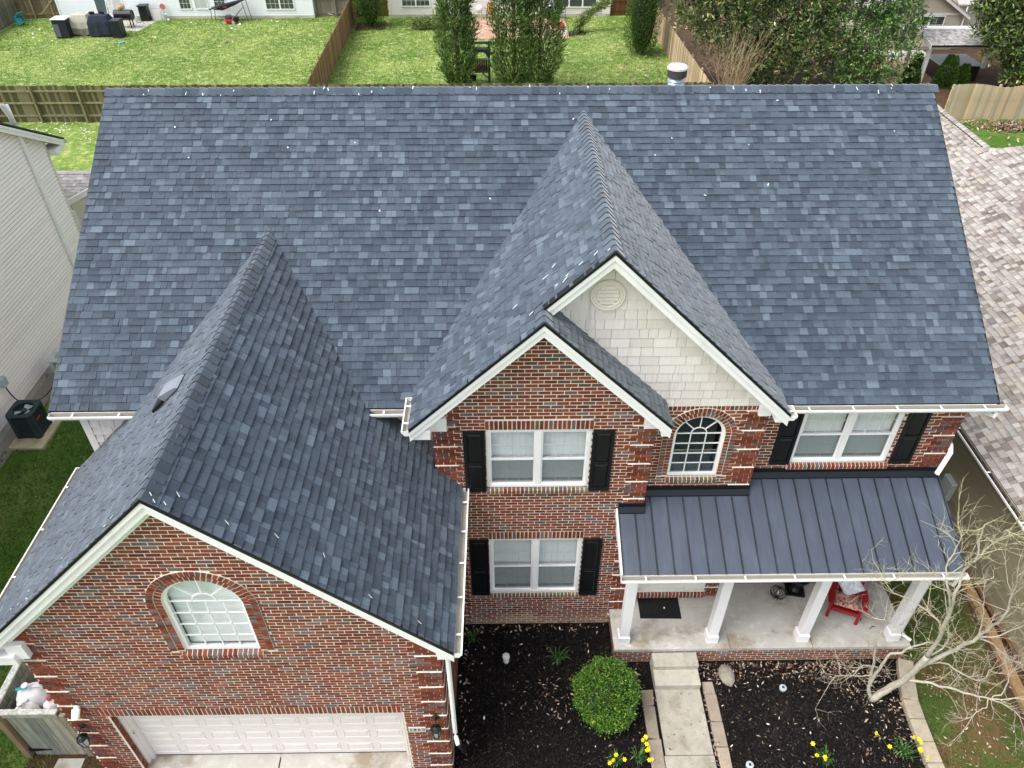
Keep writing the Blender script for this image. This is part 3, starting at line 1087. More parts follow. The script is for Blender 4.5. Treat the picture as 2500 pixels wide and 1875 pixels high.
# ---- gutters: open troughs with straps
def gutter(a, b, out, w=0.125, h=0.11, straps=0.9, ends=(True, True)):
    """a->b along the back top edge (at the fascia), 'out' unit vector away from the fascia"""
    a, b, out = Vector(a), Vector(b), Vector(out)
    t = (b - a).normalized()
    up = Vector((0, 0, 1))
    prof = [(0, 0), (0, -h), (w * .62, -h), (w * .8, -h * .62), (w, -h * .42), (w, -.008), (w - .022, -.008), (w - .022, -.026), (w - .012, -.03), (w - .012, -h * .38), (w * .74, -h * .56), (w * .56, -h + .012), (.012, -h + .012), (.012, 0)]
    mb = MB()
    A = [a + out * p[0] + up * p[1] for p in prof]
    B = [b + out * p[0] + up * p[1] for p in prof]
    n = len(prof)
    for i in range(n):
        j = (i + 1) % n
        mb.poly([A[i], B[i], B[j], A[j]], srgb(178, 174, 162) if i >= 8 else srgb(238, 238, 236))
    for (P, s, on) in ((a, 1, ends[0]), (b, -1, ends[1])):
        if on:
            q = [P + out * p[0] + up * p[1] for p in ((0, 0), (0, -h), (w * .62, -h), (w * .8, -h * .62), (w, -h * .42), (w, -.008))]
            mb.extrude(q, t * s * 0.006, srgb(238, 238, 236))
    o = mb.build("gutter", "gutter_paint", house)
    L_ = (b - a).length
    k = max(1, int(L_ / straps))
    for i in range(k):
        c = a + t * (L_ * (i + .5) / k)
        s = MB()
        p0, p1 = c + up * -.012, c + out * (w - .01) + up * -.012
        s.extrude([p0 - t * .016, p0 + t * .016, p1 + t * .016, p1 - t * .016], up * -.006)
        s.build("hanger", "gutter_white", o)
    return o


zgt = ze - 0.035
gutter((xL + .0, ye - .006, zgt), (-2.05, ye - .006, zgt), (0, -1, 0), straps=.7)
gutter((1.72, ye - .006, zgt), (2.56, ye - .006, zgt), (0, -1, 0), straps=.5)
gutter((xbr + .09, ye - .006, zgt), (13.06, ye - .006, zgt), (0, -1, 0), straps=.72)
z_ = zE(xll, xlg, zlg, sb) - 0.03
gutter((xll - .006, yl_roof, z_), (xll - .006, ye + .1, z_), (-1, 0, 0), straps=.3)
z_ = zE(xbr, xb, zb, sb) - 0.03
gutter((xbr + .006, yb, z_), (xbr + .006, ye - .14, z_), (1, 0, 0), straps=.3)
gutter((xge + .006, ygf, zge - .03), (xge + .006, YL - .03, zge - .03), (1, 0, 0), straps=.62)
gutter((xgl - .006, ygf, zge - .03), (xgl - .006, YM - .03, zge - .03), (-1, 0, 0), straps=.8)


def pipe(name, pts, w=0.075, d=0.055, m="gutter_white", parent=house):
    """rectangular downspout along a polyline"""
    pts = [Vector(p) for p in pts]
    mb = MB()
    rings = []
    for i, p in enumerate(pts):
        t = (pts[min(i + 1, len(pts) - 1)] - pts[max(i - 1, 0)]).normalized()
        s = t.cross(Vector((0, 0, 1)))
        s = Vector((1, 0, 0)) if s.length < .3 else s.normalized()
        q = s.cross(t).normalized()
        c = .3
        rings.append([p + s * a * w / 2 + q * b * d / 2 for a, b in ((-1, -c), (-c, -1), (c, -1), (1, -c), (1, c), (c, 1), (-c, 1), (-1, c))])
    n = 8
    vs = [v for r_ in rings for v in r_]
    fs = [(i * n + k, i * n + (k + 1) % n, (i + 1) * n + (k + 1) % n, (i + 1) * n + k) for i in range(len(pts) - 1) for k in range(n)]
    mb.mesh(vs, fs)
    return mb.build(name, m, parent)


pipe("downspout", [(3.50, -.10, zge - .12), (3.42, -.09, zge - .2), (3.34, -.06, zge - .34), (3.34, -.06, 1.75), (3.345, -.09, 1.66), (3.39, -.2, 1.58)])
MB().tube([(3.39, -.18, 1.6), (3.43, -.05, 1.2), (3.45, .1, .7), (3.42, .3, .25), (3.40, .5, .1)], .05, 10, srgb(22, 28, 32)).build("drain_hose", "plastic", house, smooth=True)
pipe("downspout", [(12.93, ye - .07, ze - .14), (12.92, ye - .07, ze - .26), (12.72, YM + .3, ze - .5), (12.66, YM + .32, ze - .7), (12.66, YM + .30, 4.86), (12.665, YM + .05, 4.78), (12.64, YM - .07, 4.7), (12.48, YM - .2, 4.25)], .09, .07)

# ---- windows
def dwindow(x0, x1, z0, z1, y, name="window", shade=0.0):
    """white double window, two double-hung units side by side, blinds behind; faces -y; y = brick face"""
    f = MB()
    b = 0.06
    ya, yb_ = y + .02, y + .11
    f.box(x0, x0 + b, ya, yb_, z0, z1)
    f.box(x1 - b, x1, ya, yb_, z0, z1)
    xm = (x0 + x1) / 2
    f.box(x0 + b, x1 - b, ya, yb_, z1 - b, z1)
    f.box(x0 + b, x1 - b, ya - .015, yb_, z0, z0 + b * .8)
    f.box(xm - .05, xm + .05, ya - .004, yb_, z0 + b * .8, z1 - b)
    win = f.build(name, "white_trim", house)
    zm = z0 + (z1 - z0) * 0.475
    for (a, c) in ((x0 + b, xm - .05), (xm + .05, x1 - b)):
        for up in (0, 1):
            s = MB()
            s0, s1 = (zm - .02, z1 - b) if up else (z0 + b * .8, zm + .02)
            yy = y + .035 if up else y + .06
            st = .032
            s.box(a, a + st, yy, yy + .03, s0, s1)
            s.box(c - st, c, yy, yy + .03, s0, s1)
            s.box(a + st, c - st, yy, yy + .03, s0, s0 + .042)
            s.box(a + st, c - st, yy, yy + .03, s1 - .036, s1)
            s.build("sash", "white_trim", win)
            p = MB()
            p.box(a + st, c - st, yy + .012, yy + .016, s0 + .04, s1 - .035)
            p.build("pane", "glass", win)
            mu = MB()
            for k in (1, 2):
                xx = a + st + (c - a - 2 * st) * k / 3
                mu.box(xx - .008, xx + .008, yy + .018, yy + .024, s0 + .04, s1 - .035)
            zz = (s0 + s1) / 2
            mu.box(a + st, c - st, yy + .0175, yy + .0245, zz - .008, zz + .008)
            mu.build("muntin", "white_trim", win)
            if not up:
                q = MB()
                q.poly([(a + st, yy - .004, s0 + .03), (c - st, yy - .004, s0 + .03), (c - st, yy - .004, s1 - .03), (a + st, yy - .004, s1 - .03)])
                q.build("insect_screen", "insect_screen", win)
        bl = MB()
        zz = z0 + b + .03
        while zz < z1 - b:
            bl.poly([(a, y + .15, zz), (c, y + .15, zz), (c, y + .182, zz + .046), (a, y + .182, zz + .046)])
            zz += .043
        for k in (.2, .5, .8):
            xx = a + (c - a) * k
            bl.box(xx - .003, xx + .003, y + .146, y + .149, z0 + b, z1 - b)
        bl.build("blind", "blind", win, kind="stuff")
    d = MB()
    d.box(x0, x1, y + .3, y + .32, z0, z1)
    d.build("dark_interior", "dark_room", win)
    rv = MB(srgb(200, 196, 190))
    rv.box(x0 - .02, x0, y + .03, y + .3, z0, z1)
    rv.box(x1, x1 + .02, y + .03, y + .3, z0, z1)
    rv.box(x0, x1, y + .03, y + .3, z1, z1 + .02)
    rv.box(x0, x1, y + .03, y + .3, z0 - .02, z0 - .001)
    rv.build("reveal", "paint", win)
    return win


def shutter(x0, x1, z0, z1, y):
    s = MB()
    s.box(x0, x1, y - .022, y - .002, z0, z1)
    st = .055
    zm = z0 + (z1 - z0) * .47
    for (a, b, c, d) in ((x0, x0 + st, z0, z1), (x1 - st, x1, z0, z1), (x0 + st, x1 - st, z0, z0 + .08), (x0 + st, x1 - st, z1 - .07, z1), (x0 + st, x1 - st, zm - .03, zm + .03)):
        s.box(a, b, y - .04, y - .0215, c, d)
    o = s.build("shutter", "shutter_black", house, bevel=.004)
    for c, d in ((z0 + .08, zm - .03), (zm + .03, z1 - .07)):
        a, b = x0 + st, x1 - st
        i = .035
        mb = MB()
        o_ = [(a + .008, y - .0225, c + .008), (b - .008, y - .0225, c + .008), (b - .008, y - .0225, d - .008), (a + .008, y - .0225, d - .008)]
        n_ = [(a + i, y - .036, c + i), (b - i, y - .036, c + i), (b - i, y - .036, d - i), (a + i, y - .036, d - i)]
        mb.mesh(o_ + n_, [(4, 5, 6, 7), (0, 1, 5, 4), (1, 2, 6, 5), (2, 3, 7, 6), (3, 0, 4, 7)])
        mb.build("raised_panel", "shutter_black", o)


dwindow(WX0, WX1, 4.4563, 5.904, YL)
dwindow(WX0, WX1, 1.2136, 2.9798, YL)
dwindow(MX0, MX1, 4.398, 5.86, YM)
dwindow(MX0, MX1, 1.21, 2.98, YM)
shutter(3.52, 3.90, 4.38, 5.89, YL)
shutter(5.77, 6.15, 4.38, 5.89, YL)
shutter(3.53, 3.90, 1.16, 2.97, YL)
shutter(5.77, 6.15, 1.14, 2.97, YL)
shutter(9.28, 9.66, 4.38, 5.86, YM)
shutter(11.58, 11.98, 4.38, 5.86, YM)
shutter(9.28, 9.66, 1.14, 2.97, YM)
shutter(11.58, 11.98, 1.14, 2.97, YM)


def arch_window(w, uc, zs, r, z0, cols, dark, nrows, name="arched_window"):
    def strip(mb, r0, r1, o0, o1, zb_, n=28, full=True):
        """ring outline: jambs from zb_ up, round the arch"""
        po, pi_ = [], []
        po.append((uc - r1, zb_)); pi_.append((uc - r0, zb_))
        for i in range(n + 1):
            a = math.pi - math.pi * i / n
            po.append((uc + r1 * math.cos(a), zs + r1 * math.sin(a)))
            pi_.append((uc + r0 * math.cos(a), zs + r0 * math.sin(a)))
        po.append((uc + r1, zb_)); pi_.append((uc + r0, zb_))
        for i in range(len(po) - 1):
            A, B, C_, D = po[i], po[i + 1], pi_[i + 1], pi_[i]
            mb.poly([w.at(*A, o1), w.at(*B, o1), w.at(*C_, o1), w.at(*D, o1)])
            mb.poly([w.at(*C_, o1), w.at(*D, o1), w.at(*D, o0), w.at(*C_, o0)])
            mb.poly([w.at(*A, o1), w.at(*B, o1), w.at(*B, o0), w.at(*A, o0)])

    f = MB()
    bt = .055
    strip(f, r - bt, r, -.1, -.035, z0)
    f.extrude([w.at(uc - r, z0, -.03), w.at(uc + r, z0, -.03), w.at(uc + r, z0 + bt, -.03), w.at(uc - r, z0 + bt, -.03)], w.N * -.07)
    win = f.build(name, "white_trim", house)
    ri = r - bt
    mu = MB()
    mw = .009

    def bar(p, q, wd=mw):
        p, q = Vector((p[0], p[1])), Vector((q[0], q[1]))
        t = (q - p).normalized()
        n = Vector((-t.y, t.x)) * wd
        mu.extrude([w.at(*(p + n), -.055), w.at(*(q + n), -.055), w.at(*(q - n), -.055), w.at(*(p - n), -.055)], w.N * -.012)
    rin = ri * .34
    m2 = MB()
    strip(m2, rin - mw, rin + mw, -.067, -.0555, zs)
    mu.v, mu.f, mu.c = m2.v, m2.f, m2.c
    for k in (45, 90, 135):
        a = R(k)
        bar((uc + rin * math.cos(a), zs + rin * math.sin(a)), (uc + ri * math.cos(a), zs + ri * math.sin(a)))
    for i in range(nrows):
        zz = zs - (zs - z0 - bt) * i / nrows
        bar((uc - ri, zz), (uc + ri, zz))
    for k in cols:
        bar((uc + k * ri, z0 + bt), (uc + k * ri, zs))
    mu.build("muntin", "white_trim", win)
    p = MB()
    pts = [(uc - ri - .01, z0 + .04)] + [(uc - (ri + .01) * math.cos(math.pi * i / 24), zs + (ri + .01) * math.sin(math.pi * i / 24)) for i in range(25)] + [(uc + ri + .01, z0 + .04)]
    p.extrude([w.at(u, z, -.072) for u, z in pts], w.N * -.004)
    p.build("pane", "glass_dark" if dark else "glass", win)
    if not dark:
        bl = MB()
        zz = z0 + .05
        while zz < zs + .02:
            bl.poly([w.at(uc - ri, zz, -.13), w.at(uc + ri, zz, -.13), w.at(uc + ri, zz + .044, -.158), w.at(uc - ri, zz + .044, -.158)])
            zz += .041
        bl.build("blind", "blind", win, kind="stuff")
        # pleated sunburst shade in the arch
        fs = MB()
        nn = 48
        for i in range(nn):
            a0, a1 = math.pi * i / nn, math.pi * (i + 1) / nn
            d0, d1 = (-.12, -.14) if i % 2 else (-.14, -.12)
            fs.poly([w.at(uc, zs, -.13), w.at(uc + ri * 1.03 * math.cos(a0), zs + ri * 1.03 * math.sin(a0), d0), w.at(uc + ri * 1.03 * math.cos(a1), zs + ri * 1.03 * math.sin(a1), d1)])
        fs.build("sunburst_shade", "blind", win, kind="stuff")
    else:
        bl = MB()
        bl.box(uc - ri, uc + ri, w.O.y + .16, w.O.y + .19, z0, z0 + .16)
        bl.build("window_stool", "white_trim", win)
    d = MB()
    o_ = -.2 if not dark else -.6
    d.extrude([w.at(u, z, o_) for u, z in pts], w.N * -.02)
    for i in range(len(pts) - 1):
        d.poly([w.at(*pts[i], -.08), w.at(*pts[i + 1], -.08), w.at(*pts[i + 1], o_), w.at(*pts[i], o_)])
    d.build("dark_interior", "dark_room", win)
    return win


arch_window(W_g, GWIN['uc'], GWIN['zs'], GWIN['r'], GWIN['z0'], (-.5, 0, .5), False, 4)
arch_window(W_b, BWIN['uc'], BWIN['zs'], BWIN['r'], BWIN['z0'], (-.34, .34), True, 4)

# ---- round gable vent
vt = MB(srgb(222, 214, 203))
vc = (5.85, 8.44)
MV = Matrix.Rotation(R(90), 3, 'X')
vt.lathe((vc[0], YB - .012, vc[1]), [(.275, 0), (.275, .03), (.262, .042), (.235, .03), (.228, .042), (.20, .042), (.185, .028), (.185, .005), (0, .005)], 40, M=MV)
VENT = vt.build("gable_vent", "paint", house, smooth=False)
for k in range(5):
    zc = vc[1] + (k - 2) * .066
    h = math.sqrt(max(.01, .182 ** 2 - (zc - vc[1]) ** 2)) - .004
    s = MB(srgb(220, 211, 199))
    s.extrude([(vc[0] - h, YB - .045, zc - .022), (vc[0] - h, YB - .022, zc + .026), (vc[0] - h, YB - .016, zc + .026), (vc[0] - h, YB - .039, zc - .026)], (2 * h, 0, 0))
    s.build("louver", "paint", VENT)

# ---- garage door, jambs, lights, number
gj = MB()
gj.box(-2.455, -2.43, 0.11, 0.27, ZSLAB - .2, ZD)
gj.box(2.43, 2.455, 0.11, 0.27, ZSLAB - .2, ZD)
gj.box(-2.43, 2.43, 0.11, 0.27, ZD - .03, ZD + .01)
gj.box(-2.459, -2.36, 0.2, 0.26, ZSLAB - .2, ZD - .03)
gj.box(2.36, 2.459, 0.2, 0.26, ZSLAB - .2, ZD - .03)
gj.build("door_jamb", "door_panel", house)
gd = MB()
gd.box(-2.4, 2.4, .272, .31, ZSLAB + .02, ZD + .02)
GD = gd.build("garage_door", "door_panel", house)
MB(srgb(16, 16, 16)).box(-2.4, 2.4, .262, .3, ZSLAB + .001, ZSLAB + .02).build("weather_seal", "plastic", GD)
nr, nc = 4, 8
ph = (ZD - .02 - ZSLAB - .04) / nr
for i in range(nr):
    z0 = ZSLAB + .03 + i * ph
    s = MB()
    s.box(-2.395, 2.395, .262, .2715, z0 + .004, z0 + ph - .004)
    sec = s.build("door_section", "door_panel", GD)
    pw = 4.79 / nc
    for j in range(nc):
        a, b = -2.395 + j * pw + .07, -2.395 + (j + 1) * pw - .07
        c, d = z0 + .12, z0 + ph - .12
        mb = MB()
        o_ = [(a, .2615, c), (b, .2615, c), (b, .2615, d), (a, .2615, d)]
        m_ = [(a + .02, .27, c + .02), (b - .02, .27, c + .02), (b - .02, .27, d - .02), (a + .02, .27, d - .02)]
        n_ = [(a + .05, .254, c + .05), (b - .05, .254, c + .05), (b - .05, .254, d - .05), (a + .05, .254, d - .05)]
        fr = [(a - .012, .2605, c - .012), (b + .012, .2605, c - .012), (b + .012, .2605, d + .012), (a - .012, .2605, d + .012)]
        mb.mesh(fr + [(p[0], .252, p[2]) for p in o_] + m_ + n_, [(0, 1, 5, 4), (1, 2, 6, 5), (2, 3, 7, 6), (3, 0, 4, 7), (4, 5, 9, 8), (5, 6, 10, 9), (6, 7, 11, 10), (7, 4, 8, 11), (8, 9, 13, 12), (9, 10, 14, 13), (10, 11, 15, 14), (11, 8, 12, 15), (12, 13, 14, 15)])
        mb.build("door_panel", "door_panel", GD)
eye = MB(srgb(222, 214, 190))
eye.box(-2.429, -2.415, .13, .19, 1.36, 1.46)
eye.lathe((-2.412, .16, 1.41), [(.014, 0), (.014, .008), (0, .008)], 10, srgb(90, 90, 86), M=Matrix.Rotation(R(90), 3, 'Y'))
eye.build("door_button", "plastic", house)


def lantern(x, z, y=YG):
    o = MB(srgb(15, 16, 18))
    Mx = Matrix.Rotation(R(90), 3, 'X')
    o.lathe((x, y - .022, z + .12), [(.062, 0), (.062, .01), (.045, .025), (.02, .035), (0, .035)], 14, M=Mx)
    o.tube([(x, y - .05, z + .12), (x, y - .12, z + .15), (x, y - .17, z + .11), (x, y - .17, z + .03)], .011, 8)
    cx, cy_ = x, y - .17
    o.lathe((cx, cy_, z), [(.012, .05), (.05, .03), (.098, -.01), (.1, -.02)], 6)
    o.lathe((cx, cy_, z), [(.055, -.27), (.06, -.26), (.06, -.25)], 6)
    o.lathe((cx, cy_, z), [(.012, -.30), (.02, -.285), (.05, -.27)], 6)
    for k in range(6):
        a = 2 * math.pi * k / 6
        o.tube([(cx + .094 * math.cos(a), cy_ + .094 * math.sin(a), z - .02), (cx + .058 * math.cos(a), cy_ + .058 * math.sin(a), z - .26)], .008, 5)
    L_ = o.build("wall_lantern", "black_metal", house)
    gq = MB()
    gq.lathe((cx, cy_, z), [(.05, -.258), (.086, -.022)], 6)
    gq.build("lantern_glass", "lamp_glass", L_)


lantern(3.03, 2.12)
lantern(-3.0, 1.96)
# number plaque
pq = MB(srgb(214, 206, 194))
pq.box(2.53, 2.83, -.03, -.012, 1.72, 1.87)
PLQ = pq.build("number_plaque", "paint", house, bevel=.004)


def text_mesh(name, s, size, loc, rot, m, parent, ext=.002):
    cu = bpy.data.curves.new(name, 'FONT')
    cu.body = s
    cu.size = size
    cu.extrude = ext
    cu.space_character = 1.25
    cu.align_x = 'CENTER'
    cu.align_y = 'CENTER'
    t = bpy.data.objects.new(name, cu)
    COL.objects.link(t)
    dg = bpy.context.evaluated_depsgraph_get()
    me = bpy.data.meshes.new_from_object(t.evaluated_get(dg))
    bpy.data.objects.remove(t)
    Mx = Matrix.Translation(loc) @ Matrix.Rotation(rot[2], 4, 'Z') @ Matrix.Rotation(rot[0], 4, 'X')
    org = ORIGIN[parent.name]
    me.transform(Matrix.Translation(-org) @ Mx)
    me.materials.clear()
    me.materials.append(MATS[m])
    o = bpy.data.objects.new(name, me)
    COL.objects.link(o)
    o.parent = parent
    ORIGIN[o.name] = org
    return o


text_mesh("house_number", "2860", .115, (2.68, -.032, 1.795), (R(90), 0, 0), "black_metal", PLQ)
# white motion light on the left pier
sl_ = MB(srgb(236, 235, 230))
sl_.lathe((-2.86, -.03, 2.72), [(.05, 0), (.05, .02), (.03, .04)], 12, M=Matrix.Rotation(R(90), 3, 'X'))
sl_.tube([(-2.86, -.06, 2.72), (-2.86, -.1, 2.66)], .018, 8)
sl_.tube([(-2.90, -.06, 2.72), (-2.88, -.18, 2.60)], [.035, .05], 10)
sl_.tube([(-2.82, -.06, 2.72), (-2.83, -.19, 2.63)], [.03, .042], 10)
sl_.build("motion_light", "plastic", house)

# ---- garage apron
ap = MB()
ap.extrude([(-2.46, -7, -.3), (-2.46, .262, -.3), (-2.46, .262, ZSLAB), (-2.46, -1.2, ZSLAB - .08), (-2.46, -7, -.05)], (2.43, 0, 0))
ap.extrude([(.0, -7, -.3), (.0, .262, -.3), (.0, .262, ZSLAB), (.0, -1.2, ZSLAB - .08), (.0, -7, -.05)], (2.46, 0, 0))
ap.box(-2.46, 2.46, .2, .4, 0, ZSLAB - .01)
ap.build("driveway", "concrete", kind="structure")

# ---- porch -------------------------------------------------------------
PZ, PYF, PX0, PX1 = 0.577, 2.19, 6.47, 12.64
slab = MB()
for (a, b) in ((PX0, 8.875), (8.885, 10.595), (10.605, PX1)):
    yy = YB if a < 8 else YM
    slab.box(a, b, PYF, YL + .0 if a < 7 else yy - .01, PZ - .1, PZ)
slab.box(6.86, 8.875, YL, YB + .2, PZ - .1, PZ - .0005)
slab.box(8.875, 12.6, PYF + .3, YM, PZ - .1, PZ - .012)
SLAB = slab.build("porch_slab", "concrete", house, bevel=.008)
W_p = Wall((0, PYF + .03, 0), (1, 0, 0), (0, -1, 0))
brick_wall(W_p, 0.0, PZ - .1, lambda z: (PX0 + .03, PX1 - .03), (), (), stain=lambda u, z, c: tuple(c[i] * .7 + srgb(120, 104, 62)[i] * .3 for i in range(3)) if z < .2 else c)
W_ps = Wall((PX0 + .03, 0, 0), (0, 1, 0), (-1, 0, 0))
brick_wall(W_ps, 0.0, PZ - .1, lambda z: (PYF + .03, YL), (), ())
W_pr = Wall((PX1 - .03, 0, 0), (0, 1, 0), (1, 0, 0))
brick_wall(W_pr, 0.0, PZ - .1, lambda z: (PYF + .03, YM), (), ())
BRICKS.emit("brick", "brick", house, 300, "bricks")

st = MB(srgb(176, 172, 158))
st.extrude([(7.26, PYF + .02, -.1), (7.26, PYF + .02, .43), (7.26, 1.89, .425), (7.26, 1.895, .28), (7.26, 1.56, .275), (7.26, 1.565, -.1)], (.93, 0, 0))
st.build("porch_step", "concrete_old", house, bevel=.012)

cxs = (6.5534, 8.3913, 10.2821, 12.1772)
for cx in cxs:
    c = MB()
    y0 = 2.3089
    c.box(cx, cx + .245, y0, y0 + .245, PZ, PZ + .22)
    c.box(cx + .012, cx + .233, y0 + .012, y0 + .233, PZ + .22, PZ + .235)
    c.box(cx + .025, cx + .22, y0 + .025, y0 + .22, PZ + .235, 2.98)
    c.box(cx + .005, cx + .24, y0 + .005, y0 + .24, 2.78, 2.81)
    c.box(cx + .012, cx + .233, y0 + .012, y0 + .233, 2.81, 3.02)
    c.build("porch_column", "white_trim", house, bevel=.006)
bm_ = MB()
bm_.box(6.45, 12.56, 2.33, 2.54, 3.02, 3.3)
bm_.box(6.5, 12.55, 2.54, YM - .02, 3.24, 3.27)
bm_.box(12.36, 12.56, 2.541, YM - .02, 3.02, 3.24)
bm_.box(6.45, 6.60, 2.541, YL - .02, 3.02, 3.24)
bm_.build("porch_beam", "white_trim", house)

# standing seam metal roof
rs = (4.0872 - 3.3642) / (YM - 1.9987)
zr_ = lambda y: 3.3642 + rs * (y - 1.9987)
S_p = Slope((6.3657, 1.9987, 3.3642), (1, 0, 0), (0, 1, rs))
seams = [6.3657 + .3121 * i for i in range(0, 21)]
ytop = lambda x: YL if x < 6.85 else (YB if x < 8.88 else YM)
pr_base = MB()
mroof = None
for i in range(len(seams) - 1):
    a, b = seams[i], seams[i + 1]
    mb = MB(jit(srgb(66, 74, 86), .06))
    cuts = [a] + [c for c in (6.85, 8.88) if a + .01 < c < b - .01] + [b]
    for c, d in zip(cuts, cuts[1:]):
        yt = ytop((c + d) / 2)
        vt_ = (yt - 1.9987) * math.hypot(1, rs)
        u0, u1 = c - 6.3657, d - 6.3657
        mb.extrude([S_p.at(u0 + .001, 0, 0), S_p.at(u1 - .001, 0, 0), S_p.at(u1 - .001, vt_, 0), S_p.at(u0 + .001, vt_, 0)], S_p.N * -.012)
        if c == a:
            mb.extrude([S_p.at(u0 + .001, -.004, 0), S_p.at(u0 + .011, -.004, 0), S_p.at(u0 + .011, vt_, 0), S_p.at(u0 + .001, vt_, 0)], S_p.N * .036, srgb(28, 32, 40))  # seam tinted darker than its panel to deepen a weak shadow line
            mb.extrude([S_p.at(u0 + .0125, -.004, 0), S_p.at(u0 + .024, -.004, 0), S_p.at(u0 + .024, vt_, 0), S_p.at(u0 + .0125, vt_, 0)], S_p.N * .009, srgb(34, 39, 48))  # low dark strip beside the seam: its shadow put in as colour
    mb.build("metal_roof_panel", "metal_roof", house)
en = MB(srgb(30, 34, 42))
vt_ = (YM - 1.9987) * math.hypot(1, rs)
en.extrude([S_p.at(6.243, 0, -.1), S_p.at(6.27, 0, -.1), S_p.at(6.27, vt_, -.1), S_p.at(6.243, vt_, -.1)], S_p.N * .135)
en.build("roof_edge_trim", "metal_roof", house)
we = MB()
vt_ = (YL - 1.9987) * math.hypot(1, rs)
we.extrude([S_p.at(-.03, .0, -.16), S_p.at(-.001, .0, -.16), S_p.at(-.001, vt_, -.16), S_p.at(-.03, vt_, -.16)], S_p.N * .17)
we.extrude([(6.38, 2.05, 3.2), (6.38, YL - .02, 3.2), (6.38, YL - .02, zr_(YL) - .03), (6.38, 2.05, zr_(2.05) - .03)], (.03, 0, 0))
we.build("porch_rake", "white_trim", house)
we = MB()
we.extrude([(12.585, 2.05, 3.2), (12.585, YM - .02, 3.2), (12.585, YM - .02, zr_(YM) - .03), (12.585, 2.05, zr_(2.05) - .03)], (.02, 0, 0))
we.build("porch_rake", "white_trim", house)
for (a, b, y) in ((6.37, 6.87, YL), (6.87, 8.90, YB), (8.90, 12.6, YM)):
    f = MB()
    z0 = zr_(y)
    f.box(a, b, y - .028, y - .024 + .02, z0 - .0, z0 + .16)
    f.extrude([(a, y - .03, z0 + .075), (a, y - .11, z0 + .0), (a, y - .11, z0 - .022), (a, y - .03, z0 + .0)], (b - a, 0, 0))
    f.build("wall_flashing", "flashing_black", house)
# small black returns where the wall steps back
f = MB()
f.extrude([(6.872, YL, zr_(YL)), (6.872, YB, zr_(YB)), (6.872, YB, zr_(YB) + .13), (6.872, YL, zr_(YL) + .13)], (.015, 0, 0))
f.extrude([(8.902, YB, zr_(YB)), (8.902, YM, zr_(YM)), (8.902, YM, zr_(YM) + .13), (8.902, YB, zr_(YB) + .13)], (.015, 0, 0))
f.build("wall_flashing", "flashing_black", house)
gutter((6.33, 1.99, 3.345), (12.65, 1.99, 3.345), (0, -1, 0), w=.13, straps=.8)
pf = MB()
pf.box(6.38, 12.6, 1.997, 2.012, 3.17, 3.34)
pf.box(6.40, 12.6, 2.013, 2.33, 3.18, 3.2)
pf.build("porch_fascia", "white_trim", house)
pipe("downspout", [(12.5, 1.93, 3.25), (12.5, 1.95, 3.02), (12.5, 2.2, 2.84), (12.5, 2.42, 2.8), (12.50, 2.47, 2.7), (12.50, 2.47, .75), (12.52, 2.42, .66), (12.66, 2.3, .62)])

# front door and sidelights under the porch
dr = MB(srgb(226, 222, 214))
yD = YB
for (a, b) in ((6.98, 7.04), (7.22, 7.30), (8.12, 8.2), (8.5, 8.56)):
    dr.box(a, b, yD + .0, yD + .1, .81, 2.95)
dr.box(7.04, 8.5, yD + .0, yD + .1, 2.87, 2.95)
dr.box(7.04, 7.22, yD + .03, yD + .1, .81, 1.35)
dr.box(8.2, 8.5, yD + .03, yD + .1, .81, 1.35)
dr.box(6.98, 8.56, yD - .05, yD + .1, .79, .82)
DOORF = dr.build("entrance", "paint", house)
MB().box(7.04, 7.22, yD + .05, yD + .06, 1.35, 2.87).box(8.2, 8.5, yD + .05, yD + .06, 1.35, 2.87).build("sidelight", "glass_dark", DOORF)
MB(srgb(228, 224, 216)).box(7.3, 7.36, yD + .02, yD + .07, .83, 2.87).box(8.06, 8.12, yD + .02, yD + .07, .83, 2.87).box(7.36, 8.06, yD + .02, yD + .07, .83, .98).box(7.36, 8.06, yD + .02, yD + .07, 2.78, 2.87).build("storm_door", "paint", DOORF)
MB().box(7.36, 8.06, yD + .04, yD + .046, .98, 2.78).build("door_glass", "glass_dark", DOORF)
MB(srgb(40, 34, 32)).box(7.3, 8.12, yD + .12, yD + .15, .83, 2.87).build("front_door", "paint", DOORF)
MB(srgb(224, 220, 212)).box(8.26, 8.44, yD + .015, yD + .028, .9, 1.25).build("sidelight_panel", "paint", DOORF, bevel=.01)

# roof vent on the left slope of the garage wing
Svu, Svv = S_gl.uv((-0.85, 2.62, zgr - sg * (.85 + xgr)))
rv = MB(srgb(128, 134, 142))
SA = lambda u, v, h: S_gl.at(Svu + u, Svv + v, h)
rv.extrude([SA(-.2, -.34, .02), SA(.2, -.34, .02), SA(.2, .26, .02), SA(-.2, .26, .02)], S_gl.N * .006, srgb(52, 58, 66))
a_ = [SA(-.16, -.12, .03), SA(.16, -.12, .03), SA(.16, .26, .03), SA(-.16, .26, .03)]
b_ = [SA(-.16, -.12, .14), SA(.16, -.12, .14), SA(.16, .22, .07), SA(-.16, .22, .07)]
rv.mesh(a_ + b_, [(4, 5, 6, 7), (1, 2, 6, 5), (2, 3, 7, 6), (3, 0, 4, 7)])
RV = rv.build("roof_vent", "paint", house)
dk = MB(srgb(10, 10, 12))
dk.extrude([SA(-.155, -.115, .03), SA(.155, -.115, .03), SA(.155, -.105, .13), SA(-.155, -.105, .13)], S_gl.V * .01)
dk.extrude([SA(-.19, -.42, .027), SA(.19, -.42, .027), SA(.19, -.12, .027), SA(-.19, -.12, .027)], S_gl.N * .035)
dk.build("vent_throat", "plastic", RV)
